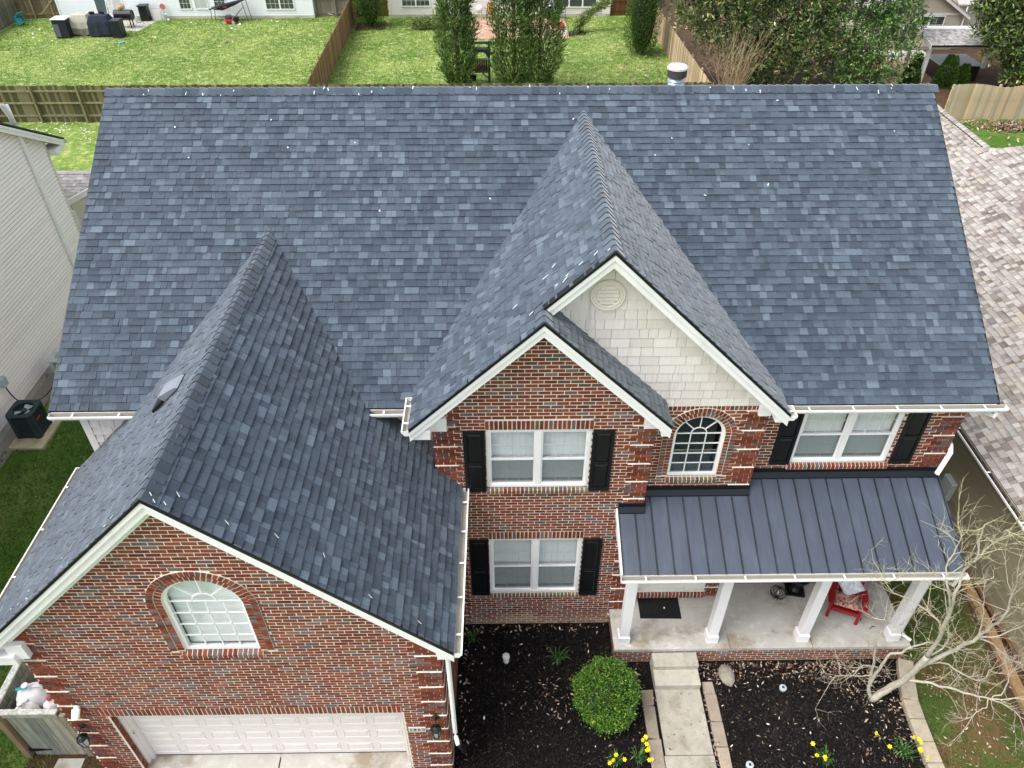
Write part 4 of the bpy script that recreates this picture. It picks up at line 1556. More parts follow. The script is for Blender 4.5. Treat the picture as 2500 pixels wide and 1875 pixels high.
for k in range(5):
    MB(srgb(70, 74, 80)).extrude([SA(-.18, -.40 + k * .055, .063), SA(.18, -.40 + k * .055, .063), SA(.18, -.385 + k * .055, .063), SA(-.18, -.385 + k * .055, .063)], S_gl.N * .01).build("vent_slat", "plastic", RV)

# flue pipe behind the ridge
fp = MB(srgb(176, 192, 204))
fx, fy = 7.84, 9.65
fp.lathe((fx, fy, 0), [(.165, 9.2), (.165, 9.72)], 20)
fp.lathe((fx, fy, 0), [(.172, 9.64), (.178, 9.65), (.172, 9.66)], 20)
FLUE = fp.build("flue_pipe", "galvanised", house, smooth=True)
fc = MB(srgb(196, 196, 194))
fc.lathe((fx, fy, 0), [(.165, 9.72), (.2, 9.74), (.2, 9.88)], 20, srgb(70, 62, 58))
fc.lathe((fx, fy, 0), [(.2, 9.88), (.215, 9.885), (.215, 9.92), (.18, 9.95), (0, 9.965)], 20)
fc.build("flue_cap", "paint", FLUE)

# ================================================================== FRONT YARD
def sheet(name, m, pts, z, kind="structure"):
    mb = MB()
    mb.poly([(x, y, z) for x, y in pts])
    return mb.build(name, m, kind=kind)


sheet("mulch_bed", "mulch", [(GX1, -6), (7.4, -6), (7.4, 2.25), (6.53, 2.25), (6.53, YL + .05), (GX1, YL + .05)], 0.05)
sheet("mulch_bed", "mulch", [(8.05, -6), (12.25, -6), (12.3, 1.2), (12.55, 2.25), (8.05, 2.25)], 0.05)
sheet("lawn", "patchy_lawn", [(12.2, -6), (14.4, -6), (14.6, 1), (14.75, 3.9), (14.75, 30), (12.7, 30), (12.64, 2.2), (12.3, 1.2)], 0.012)
sheet("lawn", "lawn_green", [(-12, -7), (-2.5, -7), (-2.5, 0.1), (GX0, .1), (GX0, 14.8), (-8.5, 14.8), (-8.5, 8.82), (-12, 8.82)], 0.012)
sheet("soil", "soil", [(14.3, -6), (15.1, -6), (15.1, 30), (14.62, 30), (14.66, 3.5), (14.4, 1.0)], 0.02)
sheet("gravel_strip", "gravel", [(-10.1, 6), (-9.35, 8.2), (-9.35, 16), (-10.1, 16)], 0.022)

# front walk: two concrete slabs, edged with flat stones
wk = MB(srgb(166, 160, 146))
wk.box(7.27, 8.19, .245, 1.58, -.1, .10)
wk.box(7.24, 8.20, -1.6, .235, -.1, .098)
wk.box(7.22, 8.21, -6, -1.61, -.1, .096)
wk.build("front_walk", "concrete_old", kind="structure", bevel=.012)


def edging(name, label, xi, xo, ystart, n, yl=.62):
    t = thing(name, label, "edging", ((xi + xo) / 2, ystart - 2, 0))
    y = ystart
    for i in range(n):
        l_ = yl * random.uniform(.75, 1.1)
        if i == 0: l_ *= .55
        s = random.uniform(-.03, .03)
        mb = MB(jit(random.choice((srgb(160, 144, 128), srgb(152, 140, 124), srgb(146, 132, 116), srgb(140, 132, 114))), .08))
        a, b = min(xi, xo), max(xi, xo)
        zt = .105 + random.uniform(-.01, .012)
        mb.extrude([(a + random.uniform(-.01, .02), y - l_ + s, -.02), (b + random.uniform(-.02, .01), y - l_ - s, -.02), (b + random.uniform(-.02, .01), y - .012, -.02), (a, y - .012 + s * .5, -.02)], (0, 0, zt + .02))
        mb.build("edging_stone", "concrete_old", t, bevel=.015)
        y -= l_
    return t


edging("stone_edging", "row of flat tan edging stones beside the boxwood side of the front walk", 7.22, 6.97, 1.58, 9)
edging("stone_edging", "row of flat tan edging stones on the solar light side of the front walk", 8.26, 8.50, 1.74, 9)

# mulch chips and fallen leaves
def chips(name, n, poly, z, cols, size, flat=0.35, lift=0.03, weights=None):
    poly = np.array(poly)
    lo, hi = poly.min(0), poly.max(0)
    P = RNG.uniform(lo, hi, (n * 2, 2))
    ins = np.zeros(len(P), bool)
    j = len(poly) - 1
    for i in range(len(poly)):
        xi, yi = poly[i]; xj, yj = poly[j]
        c = ((yi > P[:, 1]) != (yj > P[:, 1])) & (P[:, 0] < (xj - xi) * (P[:, 1] - yi) / (yj - yi + 1e-12) + xi)
        ins ^= c
        j = i
    P = P[ins][:n]
    return P


def flakes(name, P, z, cols, wts, smin, smax, ratio, tilt, m, lift=0.02, **kw):
    """leaf or chip shaped quads lying about at points P (n,2)"""
    n = len(P)
    a = RNG.uniform(0, 2 * np.pi, n)
    L_ = RNG.uniform(smin, smax, n)
    W_ = L_ * RNG.uniform(ratio * .6, ratio * 1.2, n)
    t = RNG.normal(0, tilt, n)
    t2 = RNG.normal(0, tilt, n)
    d = np.stack([np.cos(a), np.sin(a), np.sin(t)], 1)
    e = np.stack([-np.sin(a), np.cos(a), np.sin(t2)], 1)
    c = np.stack([P[:, 0], P[:, 1], z + RNG.uniform(0.004, lift, n) + np.abs(np.sin(t)) * L_ * .5], 1)
    V = np.stack([c - d * L_[:, None], c + e * W_[:, None] + d * (L_ * .1)[:, None], c + d * L_[:, None], c - e * W_[:, None] - d * (L_ * .1)[:, None]], 1).reshape(-1, 3)
    F = np.arange(n * 4).reshape(n, 4)
    ci = RNG.choice(len(cols), n, p=np.array(wts) / sum(wts))
    C_ = np.array(cols)[ci] * RNG.uniform(.75, 1.25, (n, 1))
    return np_mesh(name, V, F, C_, m, **kw)


bedL = [(GX1 + .02, -1), (6.96, -1), (6.98, 1.6), (7.2, 2.15), (6.47, 2.15), (6.47, YL - .02), (GX1 + .02, YL - .02)]
bedR = [(8.52, -1), (12.1, -1), (12.2, 1.2), (12.5, 2.15), (8.24, 2.15), (8.24, 1.8), (8.52, 1.7)]
MULC = [srgb(22, 20, 20), srgb(34, 31, 30), srgb(48, 44, 42), srgb(14, 13, 13), srgb(70, 62, 54), srgb(120, 108, 92)]
flakes("mulch_chips", chips("", 26000, bedL, 0, 0, 0), .05, MULC, [5, 5, 4, 5, 1.4, .2], .012, .04, .28, .35, "chips", .035, kind="stuff")
flakes("mulch_chips", chips("", 20000, bedR, 0, 0, 0), .05, MULC, [5, 5, 4, 5, 1.4, .25], .012, .04, .28, .35, "chips", .035, kind="stuff")
LIT = [srgb(160, 138, 118), srgb(132, 106, 86), srgb(190, 172, 154), srgb(108, 84, 68), srgb(84, 66, 56)]
def spots(n, cs):
    out = []
    for (x, y, r1, r2, w) in cs:
        k = int(n * w)
        out.append(np.stack([RNG.normal(x, r1, k), RNG.normal(y, r2, k)], 1))
    return np.concatenate(out)


LP = spots(1500, [(8.75, 1.9, .3, .12, .12), (10.6, 1.95, .7, .12, .2), (11.5, 1.7, .35, .3, .16), (12.0, .9, .2, .45, .07), (11.6, .3, .4, .3, .05), (7.05, 1.9, .15, .2, .1), (7.08, 1.0, .05, .8, .05), (8.25, .9, .03, .8, .06), (10, 2.1, 1.6, .05, .14)])
LP = LP[(LP[:, 1] < 2.17) & (LP[:, 0] > 6.9) & (LP[:, 0] < 12.25) & ((LP[:, 0] < 7.0) | (LP[:, 0] > 8.22))]
flakes("leaf_litter", LP, .07, LIT, [4, 3, 3, 2, 2], .016, .042, .38, .4, "chips", .04, kind="stuff")
LP = np.concatenate([chips("", 70, bedL, 0, 0, 0), chips("", 90, bedR, 0, 0, 0), spots(160, [(4.8, 3.0, 1.2, .08, .5), (3.4, 1.5, .08, 1, .4), (5.2, 1.5, .3, .3, .4)])])
LP = LP[(LP[:, 0] > 3.26) & (LP[:, 1] < 3.12) & ~((LP[:, 0] > 6.45) & (LP[:, 1] > 2.15))]
flakes("fallen_leaves", LP, .085, LIT + [srgb(222, 214, 204)], [4, 2, 3, 1, 1, 2], .018, .05, .42, .4, "chips", .03, kind="stuff")
LP = np.concatenate([spots(420, [(13.5, .9, .5, .8, .6), (13.3, 2.6, .5, .8, .4)])])
LP = LP[(LP[:, 0] > 12.75) & (LP[:, 0] < 14.9)]
flakes("fallen_leaves", LP, .07, LIT + [srgb(206, 190, 168)], [4, 2, 4, 1, 1, 3], .018, .045, .33, .4, "chips", .04, kind="stuff")
LP = np.stack([RNG.uniform(7.0, 8.4, 60), RNG.uniform(-.3, 1.6, 60)], 1)
flakes("fallen_leaves", LP, .105, LIT, [4, 2, 4, 1, 1], .015, .035, .4, .25, "chips", .015, kind="stuff")


# grass blades
def blades(name, P, z, h, w, cols, wts, lean=0.5):
    n = len(P)
    a = RNG.uniform(0, 2 * np.pi, n)
    hh = h * RNG.uniform(.5, 1.3, n)
    d = np.stack([np.cos(a), np.sin(a), np.zeros(n)], 1)
    base = np.stack([P[:, 0], P[:, 1], np.full(n, z)], 1)
    tip = base + np.stack([RNG.normal(0, lean, n) * hh, RNG.normal(0, lean, n) * hh, hh], 1)
    V = np.stack([base - d * w, base + d * w, tip], 1).reshape(-1, 3)
    F = np.arange(n * 3).reshape(n, 3)
    ci = RNG.choice(len(cols), n, p=np.array(wts) / sum(wts))
    C_ = np.array(cols)[ci] * RNG.uniform(.75, 1.25, (n, 1))
    return np_mesh(name, V, F, C_, "leaf", kind="stuff")


GR = [srgb(64, 98, 32), srgb(80, 114, 40), srgb(56, 82, 32), srgb(98, 120, 56), srgb(124, 130, 78)]
Pq = chips("", 42000, [(-9.3, -1), (-2.6, -1), (-2.6, .0), (-3.25, .0), (-3.25, 5), (-3.6, 9.5), (-8.5, 10), (-8.45, 8.8), (-9.6, 8.8)], 0, 0, 0)
Pq = Pq[~((Pq[:, 1] > -.5) & (Pq[:, 1] < .45) & (Pq[:, 0] > -4.45) & (Pq[:, 0] < -3.8))]
blades("grass", Pq, .01, .07, .011, GR + [srgb(136, 142, 84)], [4, 4, 4, 2.5, .8, .6])
Pq = chips("", 22000, [(12.6, -1), (14.3, -1), (14.5, 1), (14.65, 3.5), (14.7, 7), (12.7, 7), (12.7, 2.2), (12.55, 1.2)], 0, 0, 0)
dn = np.sin(Pq[:, 0] * 5) + np.sin(Pq[:, 1] * 3.1 + Pq[:, 0] * 2) + RNG.normal(0, .7, len(Pq))
Pq = Pq[dn > -.1]
blades("grass", Pq, .01, .06, .006, GR, [4, 4, 4, 2, 1])
GY = [srgb(104, 128, 46), srgb(126, 144, 62), srgb(84, 112, 36), srgb(158, 162, 92), srgb(182, 180, 118)]
Pq = chips("", 90000, [(-30.5, 33.5), (14.6, 33.5), (14.4, 53.4), (-30.5, 53.4)], 0, 0, 0)
# straw-coloured patches in the middle of the lawns, greener at fences and houses, where their shade is painted in
X_, Y_ = Pq[:, 0], Pq[:, 1]
pat = np.sin(X_ * 1.3 + np.sin(Y_ * .9)) + np.sin(Y_ * 1.7 + 1.3 * np.sin(X_ * .8)) + .7 * np.sin(X_ * 3.7 + Y_ * 2.9)
edge = np.minimum.reduce([np.abs(X_ + 6.1), 53.4 - Y_, X_ + 30.5, 14.6 - X_, (Y_ - 33.4) * 3 + 1])
score = pat * .6 + np.clip(edge, 0, 4) * .55 - 1.3 + RNG.normal(0, .8, len(Pq))
straw = score > .5
blades("grass", Pq[~straw], .0, .075, .018, [srgb(78, 114, 34), srgb(96, 132, 46), srgb(58, 94, 26), srgb(122, 150, 68)], [4, 4, 3, 2], .8)
blades("grass", Pq[straw], .0, .07, .018, [srgb(128, 148, 74), srgb(158, 166, 100), srgb(184, 182, 128), srgb(202, 196, 154)], [4, 4, 3, 1.5], .8)

# curved concrete bed edge made of cast blocks
t = thing("bed_curb", "curved pale concrete curb holding the right hand mulch bed by the bare tree", "curb", (12.4, 0.5, 0))
cl = [(12.62, 2.12), (12.46, 1.62), (12.36, 1.25), (12.33, .85), (12.31, .4), (12.30, 0.0), (12.30, -.5), (12.32, -1.0)]
for (p, q) in zip(cl, cl[1:]):
    d = Vector((q[0] - p[0], q[1] - p[1], 0)).normalized()
    nn = Vector((-d.y, d.x, 0)) * .155
    mb = MB(jit(srgb(168, 157, 137), .04))
    a, b = Vector((*p, -.05)) + d * .004, Vector((*q, -.05)) - d * .004
    mb.extrude([a + nn, a - nn, b - nn, b + nn], (0, 0, .25))
    mb.build("curb_block", "concrete_old", t, bevel=.02)
t = thing("timber_edging", "weathered timber edging laid along the side wall of the right hand house", "edging", (14.6, 2, 0))
for (y0, y1, x0, x1) in ((-1.5, .95, 14.42, 14.58), (.97, 3.4, 14.58, 14.74), (3.42, 5.9, 14.74, 14.84)):
    mb = MB(srgb(150, 122, 84))
    mb.extrude([(x0, y0, 0), (x0 + .2, y0, 0), (x1 + .2, y1, 0), (x1, y1, 0)], (0, 0, .14))
    mb.build("timber", "wood_tan", t, bevel=.01)
t = thing("lattice_strip", "narrow brown lattice strip below the siding of the right hand house", "lattice", (15, 3, 0))
for i in range(26):
    y = -1 + i * .3
    MB(srgb(86, 58, 38)).box(14.98, 15.02, y, y + .035, .0, .17).build("lattice_slat", "wood_tan", t)
MB(srgb(110, 78, 52)).box(14.96, 15.02, -1, 7, .17, .21).build("lattice_rail", "wood_tan", t)


# ---- plants
def leaf_cloud(name, C_, D, L_, W_, cols, wts, m, parent=None, curl=.25, **kw):
    """leaf-shaped faces (4 tris as 2 quads): centres C_ (n,3), directions D (n,3), lengths, widths"""
    n = len(C_)
    D = D / (np.linalg.norm(D, axis=1, keepdims=True) + 1e-9)
    r_ = RNG.normal(0, 1, (n, 3))
    S = np.cross(D, r_)
    S /= (np.linalg.norm(S, axis=1, keepdims=True) + 1e-9)
    N = np.cross(D, S)
    L_ = np.broadcast_to(L_, (n,))[:, None]
    W_ = np.broadcast_to(W_, (n,))[:, None]
    v0 = C_
    v1 = C_ + D * L_ * .45 + S * W_ + N * W_ * curl
    v2 = C_ + D * L_
    v3 = C_ + D * L_ * .45 - S * W_ + N * W_ * curl
    V = np.stack([v0, v1, v2, v3], 1).reshape(-1, 3)
    F = np.arange(n * 4).reshape(n, 4)
    F3 = np.concatenate([F[:, [0, 1, 2]], F[:, [0, 2, 3]]])
    ci = RNG.choice(len(cols), n, p=np.array(wts) / sum(wts))
    Cc = np.array(cols)[ci] * RNG.uniform(.7, 1.3, (n, 1))
    return np_mesh(name, V, F3, np.concatenate([Cc, Cc]), m, parent=parent, **kw)


def sphere_dirs(n):
    d = RNG.normal(0, 1, (n, 3))
    return d / np.linalg.norm(d, axis=1, keepdims=True)


def blob(r, n1=24, n2=14, sq=(1, 1, 1), noise=.0):
    vs, fs = [], []
    for i in range(n2 + 1):
        for k in range(n1):
            th, ph = math.pi * i / n2, 2 * math.pi * k / n1
            q = r * (1 + random.uniform(-noise, noise))
            vs.append((q * math.sin(th) * math.cos(ph) * sq[0], q * math.sin(th) * math.sin(ph) * sq[1], q * math.cos(th) * sq[2]))
    for i in range(n2):
        for k in range(n1):
            fs.append((i * n1 + k, i * n1 + (k + 1) % n1, (i + 1) * n1 + (k + 1) % n1, (i + 1) * n1 + k))
    return vs, fs


# round boxwood
BX = (6.19, 1.22, .62)
t = thing("boxwood_bush", "round clipped green boxwood bush beside the front walk", "bush", (BX[0], BX[1], .05))
vs, fs = blob(.56, noise=.05)
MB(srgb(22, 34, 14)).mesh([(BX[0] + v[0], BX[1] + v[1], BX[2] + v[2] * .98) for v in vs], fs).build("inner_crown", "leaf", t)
d = sphere_dirs(26000)
d = d[d[:, 2] > -.75]
rr = .60 + .03 * np.sin(d[:, 0] * 3.1 + 1) + .02 * np.sin(d[:, 1] * 4 + d[:, 2] * 3) + .06 * np.sin(d[:, 0] * 9) * np.sin(d[:, 1] * 8 + 1) * np.sin(d[:, 2] * 7 + 2) + RNG.normal(0, .03, len(d)) + (RNG.uniform(0, 1, len(d)) > .97) * RNG.uniform(.02, .14, len(d))
cc = np.array(BX) + d * rr[:, None]
leaf_cloud("foliage", cc, d + RNG.normal(0, .8, d.shape), RNG.uniform(.025, .05, len(d)), .012, [srgb(66, 108, 34), srgb(82, 124, 40), srgb(48, 82, 26), srgb(114, 148, 50), srgb(164, 172, 60)], [5, 5, 3, 3.5, .8], "leaf_gloss", parent=t, kind="stuff")


def strappy(name, x, y, z, h, n, label, flowers=0, group=None, cat="plant", fl_off=None, spread=.6):
    t = thing(name, label, cat, (x, y, z), group)
    mb = MB()
    for i in range(n):
        a = random.uniform(0, 2 * math.pi)
        sp = random.uniform(.15, 1) * spread
        hh = h * random.uniform(.6, 1.1)
        b = Vector((x + random.uniform(-.05, .05), y + random.uniform(-.05, .05), z))
        d = Vector((math.cos(a), math.sin(a), 0))
        s = Vector((-d.y, d.x, 0)) * random.uniform(.007, .012)
        pts = [b, b + d * sp * hh * .35 + Vector((0, 0, hh * .6)), b + d * sp * hh * .8 + Vector((0, 0, hh * .95)), b + d * sp * hh * 1.25 + Vector((0, 0, hh * .85))]
        c = jit(random.choice((srgb(58, 92, 44), srgb(74, 110, 54), srgb(48, 80, 44), srgb(92, 124, 62))), .15)
        for p, q, k in ((0, 1, 1), (1, 2, .9)):
            mb.poly([pts[p] - s * k, pts[p] + s * k, pts[q] + s * k * .9, pts[q] - s * k * .9], c)
        mb.poly([pts[2] - s * .8, pts[2] + s * .8, pts[3]], c)
    mb.build("leaf_blades", "leaf", t, kind="stuff")
    for i in range(flowers):
        if fl_off:
            ox, oy = fl_off[i % len(fl_off)]
            fx_, fy_ = x + ox + random.uniform(-.03, .03), y + oy + random.uniform(-.03, .03)
        else:
            fx_, fy_ = x + random.uniform(-.22, .22), y + random.uniform(-.22, .22)
        hz = z + h * random.uniform(.8, 1.15)
        f = MB(srgb(230, 200, 20))
        f.tube([(x + (fx_ - x) * .3, y + (fy_ - y) * .3, z), (x + (fx_ - x) * .7, y + (fy_ - y) * .7, hz - .08), (fx_, fy_, hz)], .005, 5, srgb(70, 104, 44))
        nz = Vector((random.uniform(-.5, .5), random.uniform(-1, -.2), random.uniform(.3, 1))).normalized()
        u = nz.orthogonal().normalized()
        v = nz.cross(u)
        c0 = Vector((fx_, fy_, hz))
        for k in range(6):
            a = 2 * math.pi * k / 6
            d = u * math.cos(a) + v * math.sin(a)
            e = u * math.cos(a + 1.57) + v * math.sin(a + 1.57)
            f.poly([c0 + d * .006, c0 + d * .025 + e * .016, c0 + d * .048 + nz * .004, c0 + d * .025 - e * .016], jit(srgb(238, 214, 24), .06))
        Mq = nz.to_track_quat('Z', 'Y').to_matrix()
        f.lathe(c0, [(.008, 0), (.012, .018), (.017, .024)], 8, srgb(236, 182, 10), M=Mq)
        f.build("flower", "leaf", t)
    return t


strappy("daffodil_clump", 6.28, .12, .05, .32, 60, "daffodil clump with few yellow flowers below the boxwood", 4, "daffodils in the mulch beds", "flower")
strappy("daffodil_clump", 6.72, .16, .05, .34, 60, "fullest daffodil clump crowded against the front walk edging", 9, "daffodils in the mulch beds", "flower", [(.17, .12), (.18, .3), (.14, .02), (.2, -.12), (.12, .2)])
strappy("daffodil_clump", 10.25, .1, .05, .32, 55, "small daffodil clump alone in dark mulch near a solar light", 4, "daffodils in the mulch beds", "flower")
strappy("daffodil_clump", 11.75, .2, .05, .36, 70, "daffodil clump flowering along the concrete curb", 8, "daffodils in the mulch beds", "flower", [(.3, -.05), (.34, .12), (.28, .2), (.32, -.2), (-.28, .02), (-.42, .3)])
strappy("strap_leaf_plant", 3.52, 2.75, .05, .34, 26, "small strap leaved green plant in the wall corner by the garage", 0, "leafy plants in the mulch", spread=.9)
strappy("strap_leaf_plant", 5.33, 2.25, .05, .34, 40, "strap leaved green plant between the white cap and the boxwood", 0, "leafy plants in the mulch", spread=.9)
c = MB()
c.lathe((4.23, 2.26, .05), [(.062, 0), (.062, .17), (.075, .172), (.075, .225), (.06, .235), (0, .237)], 20)
props(c.build("cleanout_pipe", "pvc_white", smooth=False), "white capped plastic pipe standing up out of the black mulch", "pipe")


def solar(x, y, label):
    t = thing("solar_light", label, "light", (x, y, .05), "solar lights in the mulch")
    MB(srgb(176, 182, 184)).lathe((x, y, .13), [(.07, -.05), (.074, 0), (.07, .012), (.045, .018), (0, .018)], 20).build("lamp_disc", "plastic", t)
    MB(srgb(40, 46, 60)).box(x - .024, x + .024, y - .024, y + .024, .149, .152).build("solar_cell", "plastic", t)
    MB(srgb(30, 30, 30)).tube([(x, y, .0), (x, y, .09)], .012, 8).build("stake", "plastic", t)


solar(9.89, 1.56, "round solar light in the middle of the mulch beside the bare tree")
solar(8.82, .03, "round solar light next to the front walk edging")
vs, fs = blob(.17, 10, 7, (.95, 1.35, .6), .12)
props(MB(srgb(142, 138, 124)).mesh([(8.81 + v[0], 1.86 + v[1], .1 + v[2]) for v in vs], fs).build("garden_rock", "concrete_old"), "grey garden rock by the porch steps", "rock")

# bare tree
TR = {'trunk': [(11.64, 1.33, 0.03), (11.84, 1.32, 0.45), (12.0, 1.27, 0.9), (12.06, 1.23, 1.35), (12.1, 1.21, 1.85)],
'A': [(12.1, 1.21, 1.85), (12.08, 1.18, 2.35), (11.97, 1.14, 2.9), (11.85, 1.09, 3.6), (11.7, 1.04, 4.1), (11.72, 1.14, 4.6), (11.67, 1.0, 5.0), (11.59, 1.07, 5.4), (11.54, 1.07, 5.8)],
'A2': [(11.97, 1.14, 2.9), (11.91, 1.19, 3.0), (11.67, 1.3, 3.2), (11.38, 1.38, 3.4), (10.98, 1.4, 3.6), (10.82, 1.47, 3.8)],
'A3': [(11.85, 1.09, 3.6), (11.61, 1.07, 4.1), (11.51, 1.26, 4.5), (11.57, 1.35, 4.9), (11.59, 1.37, 5.2)],
'A4': [(11.67, 1.0, 5.0), (11.79, 1.05, 5.3), (11.82, 0.98, 5.6), (11.77, 0.89, 5.9)],
'B': [(12.06, 1.23, 1.35), (12.42, 1.27, 1.75), (12.64, 1.24, 2.15), (12.76, 1.17, 2.55), (12.81, 1.13, 2.9), (12.81, 1.04, 3.3), (12.77, 1.04, 3.7), (12.67, 1.05, 4.2), (12.51, 0.97, 4.7)],
'B2': [(12.76, 1.17, 2.55), (12.71, 1.27, 3.0), (12.62, 1.34, 3.4)],
'B3': [(12.76, 1.17, 2.55), (13.06, 1.1, 2.7), (13.45, 1.18, 2.9)],
'B4': [(12.76, 1.17, 2.55), (13.08, 1.11, 2.4), (13.26, 0.9, 2.3), (13.48, 0.75, 2.3)],
'C': [(12.0, 1.27, 0.9), (12.21, 1.12, 1.1), (12.58, 0.92, 1.25), (12.87, 0.73, 1.35), (13.18, 0.6, 1.4), (13.37, 0.52, 1.55), (13.65, 0.45, 1.7)],
'C2': [(13.18, 0.6, 1.4), (13.37, 0.66, 1.6), (13.39, 0.78, 1.9), (13.43, 0.81, 2.1)],
'C3': [(13.18, 0.6, 1.4), (13.44, 0.48, 1.35), (13.67, 0.25, 1.3)],
'C4': [(13.12, 0.6, 1.4), (13.11, 0.51, 1.25), (12.91, 0.46, 1.2), (12.72, 0.38, 1.1)],
'E': [(12.06, 1.23, 1.35), (12.49, 1.29, 1.5), (12.76, 0.99, 1.6), (12.97, 0.81, 1.7), (13.1, 0.87, 2.0)],
'D': [(11.64, 1.33, 0.03), (11.52, 1.43, 0.4), (11.58, 1.47, 1.0), (11.6, 1.48, 1.4), (11.87, 1.46, 1.7), (12.14, 1.41, 2.0), (12.42, 1.24, 2.1)],
'D2': [(11.52, 1.43, 0.4), (11.46, 1.54, 1.1), (11.3, 1.59, 1.8), (11.33, 1.59, 2.4), (11.06, 1.62, 2.5)],
'D3': [(11.67, 1.48, 0.7), (11.09, 1.43, 0.8), (10.7, 1.38, 0.9)],
'D4': [(11.58, 1.47, 1.0), (11.18, 1.42, 1.2), (10.92, 1.26, 1.1)],
'F': [(12.1, 1.21, 1.85), (12.36, 1.27, 2.3), (11.92, 1.4, 3.5)]}
TRR = {'trunk': (.075, .055), 'A': (.042, .008), 'A2': (.022, .006), 'A3': (.022, .006), 'A4': (.014, .005), 'B': (.044, .008), 'B2': (.016, .006), 'B3': (.018, .006), 'B4': (.018, .006), 'C': (.03, .008), 'C2': (.016, .005), 'C3': (.018, .006), 'C4': (.012, .005), 'E': (.022, .006), 'D': (.04, .008), 'D2': (.03, .008), 'D3': (.016, .005), 'D4': (.014, .005), 'F': (.022, .006)}
t = thing("bare_tree", "leafless pale barked tree leaning from the mulch bed toward the right hand house", "tree", (11.64, 1.33, 0))
BKC = srgb(176, 169, 153)


def smooth_path(pts, k=3, wob=.012):
    pts = [Vector(p) for p in pts]
    out = []
    for i in range(len(pts) - 1):
        p0, p1, p2, p3 = pts[max(i - 1, 0)], pts[i], pts[i + 1], pts[min(i + 2, len(pts) - 1)]
        for j in range(k):
            s = j / k
            q = .5 * ((2 * p1) + (p2 - p0) * s + (2 * p0 - 5 * p1 + 4 * p2 - p3) * s * s + (3 * p1 - p0 - 3 * p2 + p3) * s ** 3)
            out.append(q + (Vector((random.gauss(0, wob), random.gauss(0, wob), random.gauss(0, wob))) if j else Vector()))
    out.append(pts[-1])
    return out


def twig(mb, p, d, ln, rad, depth, col):
    pts, q, dd = [p], p, d.normalized()
    n = 4
    for i in range(n):
        dd = (dd + Vector((random.gauss(0, .2), random.gauss(0, .2), random.gauss(.07, .18)))).normalized()
        q = q + dd * ln / n
        pts.append(q)
    mb.tube(pts, [rad * (1 - .7 * i / n) for i in range(n + 1)], 4, jit(col, .15), caps=False)
    if depth > 0:
        for i in range(random.randint(2, 4)):
            k = random.randint(1, n)
            side = (pts[k] - pts[k - 1]).normalized()
            sd = (side + Vector((random.gauss(0, .6), random.gauss(0, .6), random.gauss(.15, .45)))).normalized()
            twig(mb, pts[k], sd, ln * random.uniform(.4, .7), rad * .6, depth - 1, col)


for k_, pts in TR.items():
    sp_ = smooth_path(pts)
    n = len(sp_)
    r0, r1 = TRR[k_]
    mb = MB(BKC)
    mb.tube(sp_, [r0 + (r1 - r0) * i / (n - 1) for i in range(n)], 9 if r0 > .03 else 6, BKC)
    br = mb.build("trunk" if k_ == 'trunk' else "branch", "bark", t, smooth=True)
    if k_ != 'trunk':
        tw = MB()
        tc_ = srgb(172, 161, 142) if k_[0] != 'A' else srgb(178, 172, 138)
        for i in range(2, n):
            if random.random() < .75 * (1.4 if i > n * .5 else .8):
                side = (sp_[i] - sp_[i - 1]).normalized()
                d = (side * .6 + Vector((random.gauss(0, .6), random.gauss(0, .6), random.gauss(.2, .45)))).normalized()
                twig(tw, sp_[i], d, random.uniform(.3, .8), .0065, 2, tc_)
        twig(tw, sp_[-1], (sp_[-1] - sp_[-2]), .5, .005, 2, tc_)
        if tw.f: tw.build("twigs", "bark", br, kind="stuff")

# ---- things on the porch
dm = thing("doormat", "black doormat with moulded lattice pattern before the front door", "doormat", (7.55, 3.2, PZ))
A_, B_, C2_, D_ = (7.12, 3.46), (8.0, 3.46), (7.99, 2.9), (7.11, 2.92)
MB().extrude([(*A_, PZ + .001), (*B_, PZ + .001), (*C2_, PZ + .001), (*D_, PZ + .001)], (0, 0, .014)).build("mat_base", "mat_black", dm)
pm = MB()
for (a, b, c, d) in ((7.16, 7.95, 3.36, 3.375), (7.16, 7.95, 2.99, 3.005), (7.22, 7.235, 2.95, 3.43), (7.88, 7.895, 2.95, 3.43), (7.40, 7.41, 2.95, 3.43), (7.70, 7.71, 2.95, 3.43)):
    pm.box(a, b, c, d, PZ + .0155, PZ + .021)
pm.build("raised_pattern", "mat_black", dm)
vs, fs = blob(.018, 8, 6, (1, 1.3, .7))
props(MB(srgb(240, 240, 240)).mesh([(7.66 + v[0], 3.16 + v[1], PZ + .028 + v[2]) for v in vs], fs).build("white_pebble", "plastic"), "tiny white pebble lying on the black doormat", "pebble")
ws = thing("wire_sphere", "open black wire sphere ornament on the porch floor", "ornament", (10.18, 3.42, PZ))
c0 = Vector((10.18, 3.42, PZ + .17))
for k in range(5):
    mb = MB()
    M_ = Matrix.Rotation(math.pi * k / 5, 3, 'Z') @ Matrix.Rotation(R(12), 3, 'Y')
    pts = [c0 + M_ @ Vector((.165 * math.cos(a), 0, .165 * math.sin(a))) for a in [2 * math.pi * i / 24 for i in range(25)]]
    mb.tube(pts, .007, 5)
    mb.build("hoop", "black_metal", ws)
mb = MB()
mb.tube([c0 + Vector((.165 * math.cos(a), .165 * math.sin(a), 0)) for a in [2 * math.pi * i / 24 for i in range(25)]], .007, 5)
mb.build("hoop", "black_metal", ws)
MB(srgb(210, 210, 206)).lathe(c0, [(.02, -.06), (.022, .03), (0, .05)], 10).build("candle", "plastic", ws)
ur = thing("urn_planter", "black pedestal urn planter on a square base by the brick wall", "planter", (10.62, 3.62, PZ))
Mu = Matrix.Translation((10.62, 3.6, PZ)) @ Matrix.Rotation(R(-10), 4, 'Z')
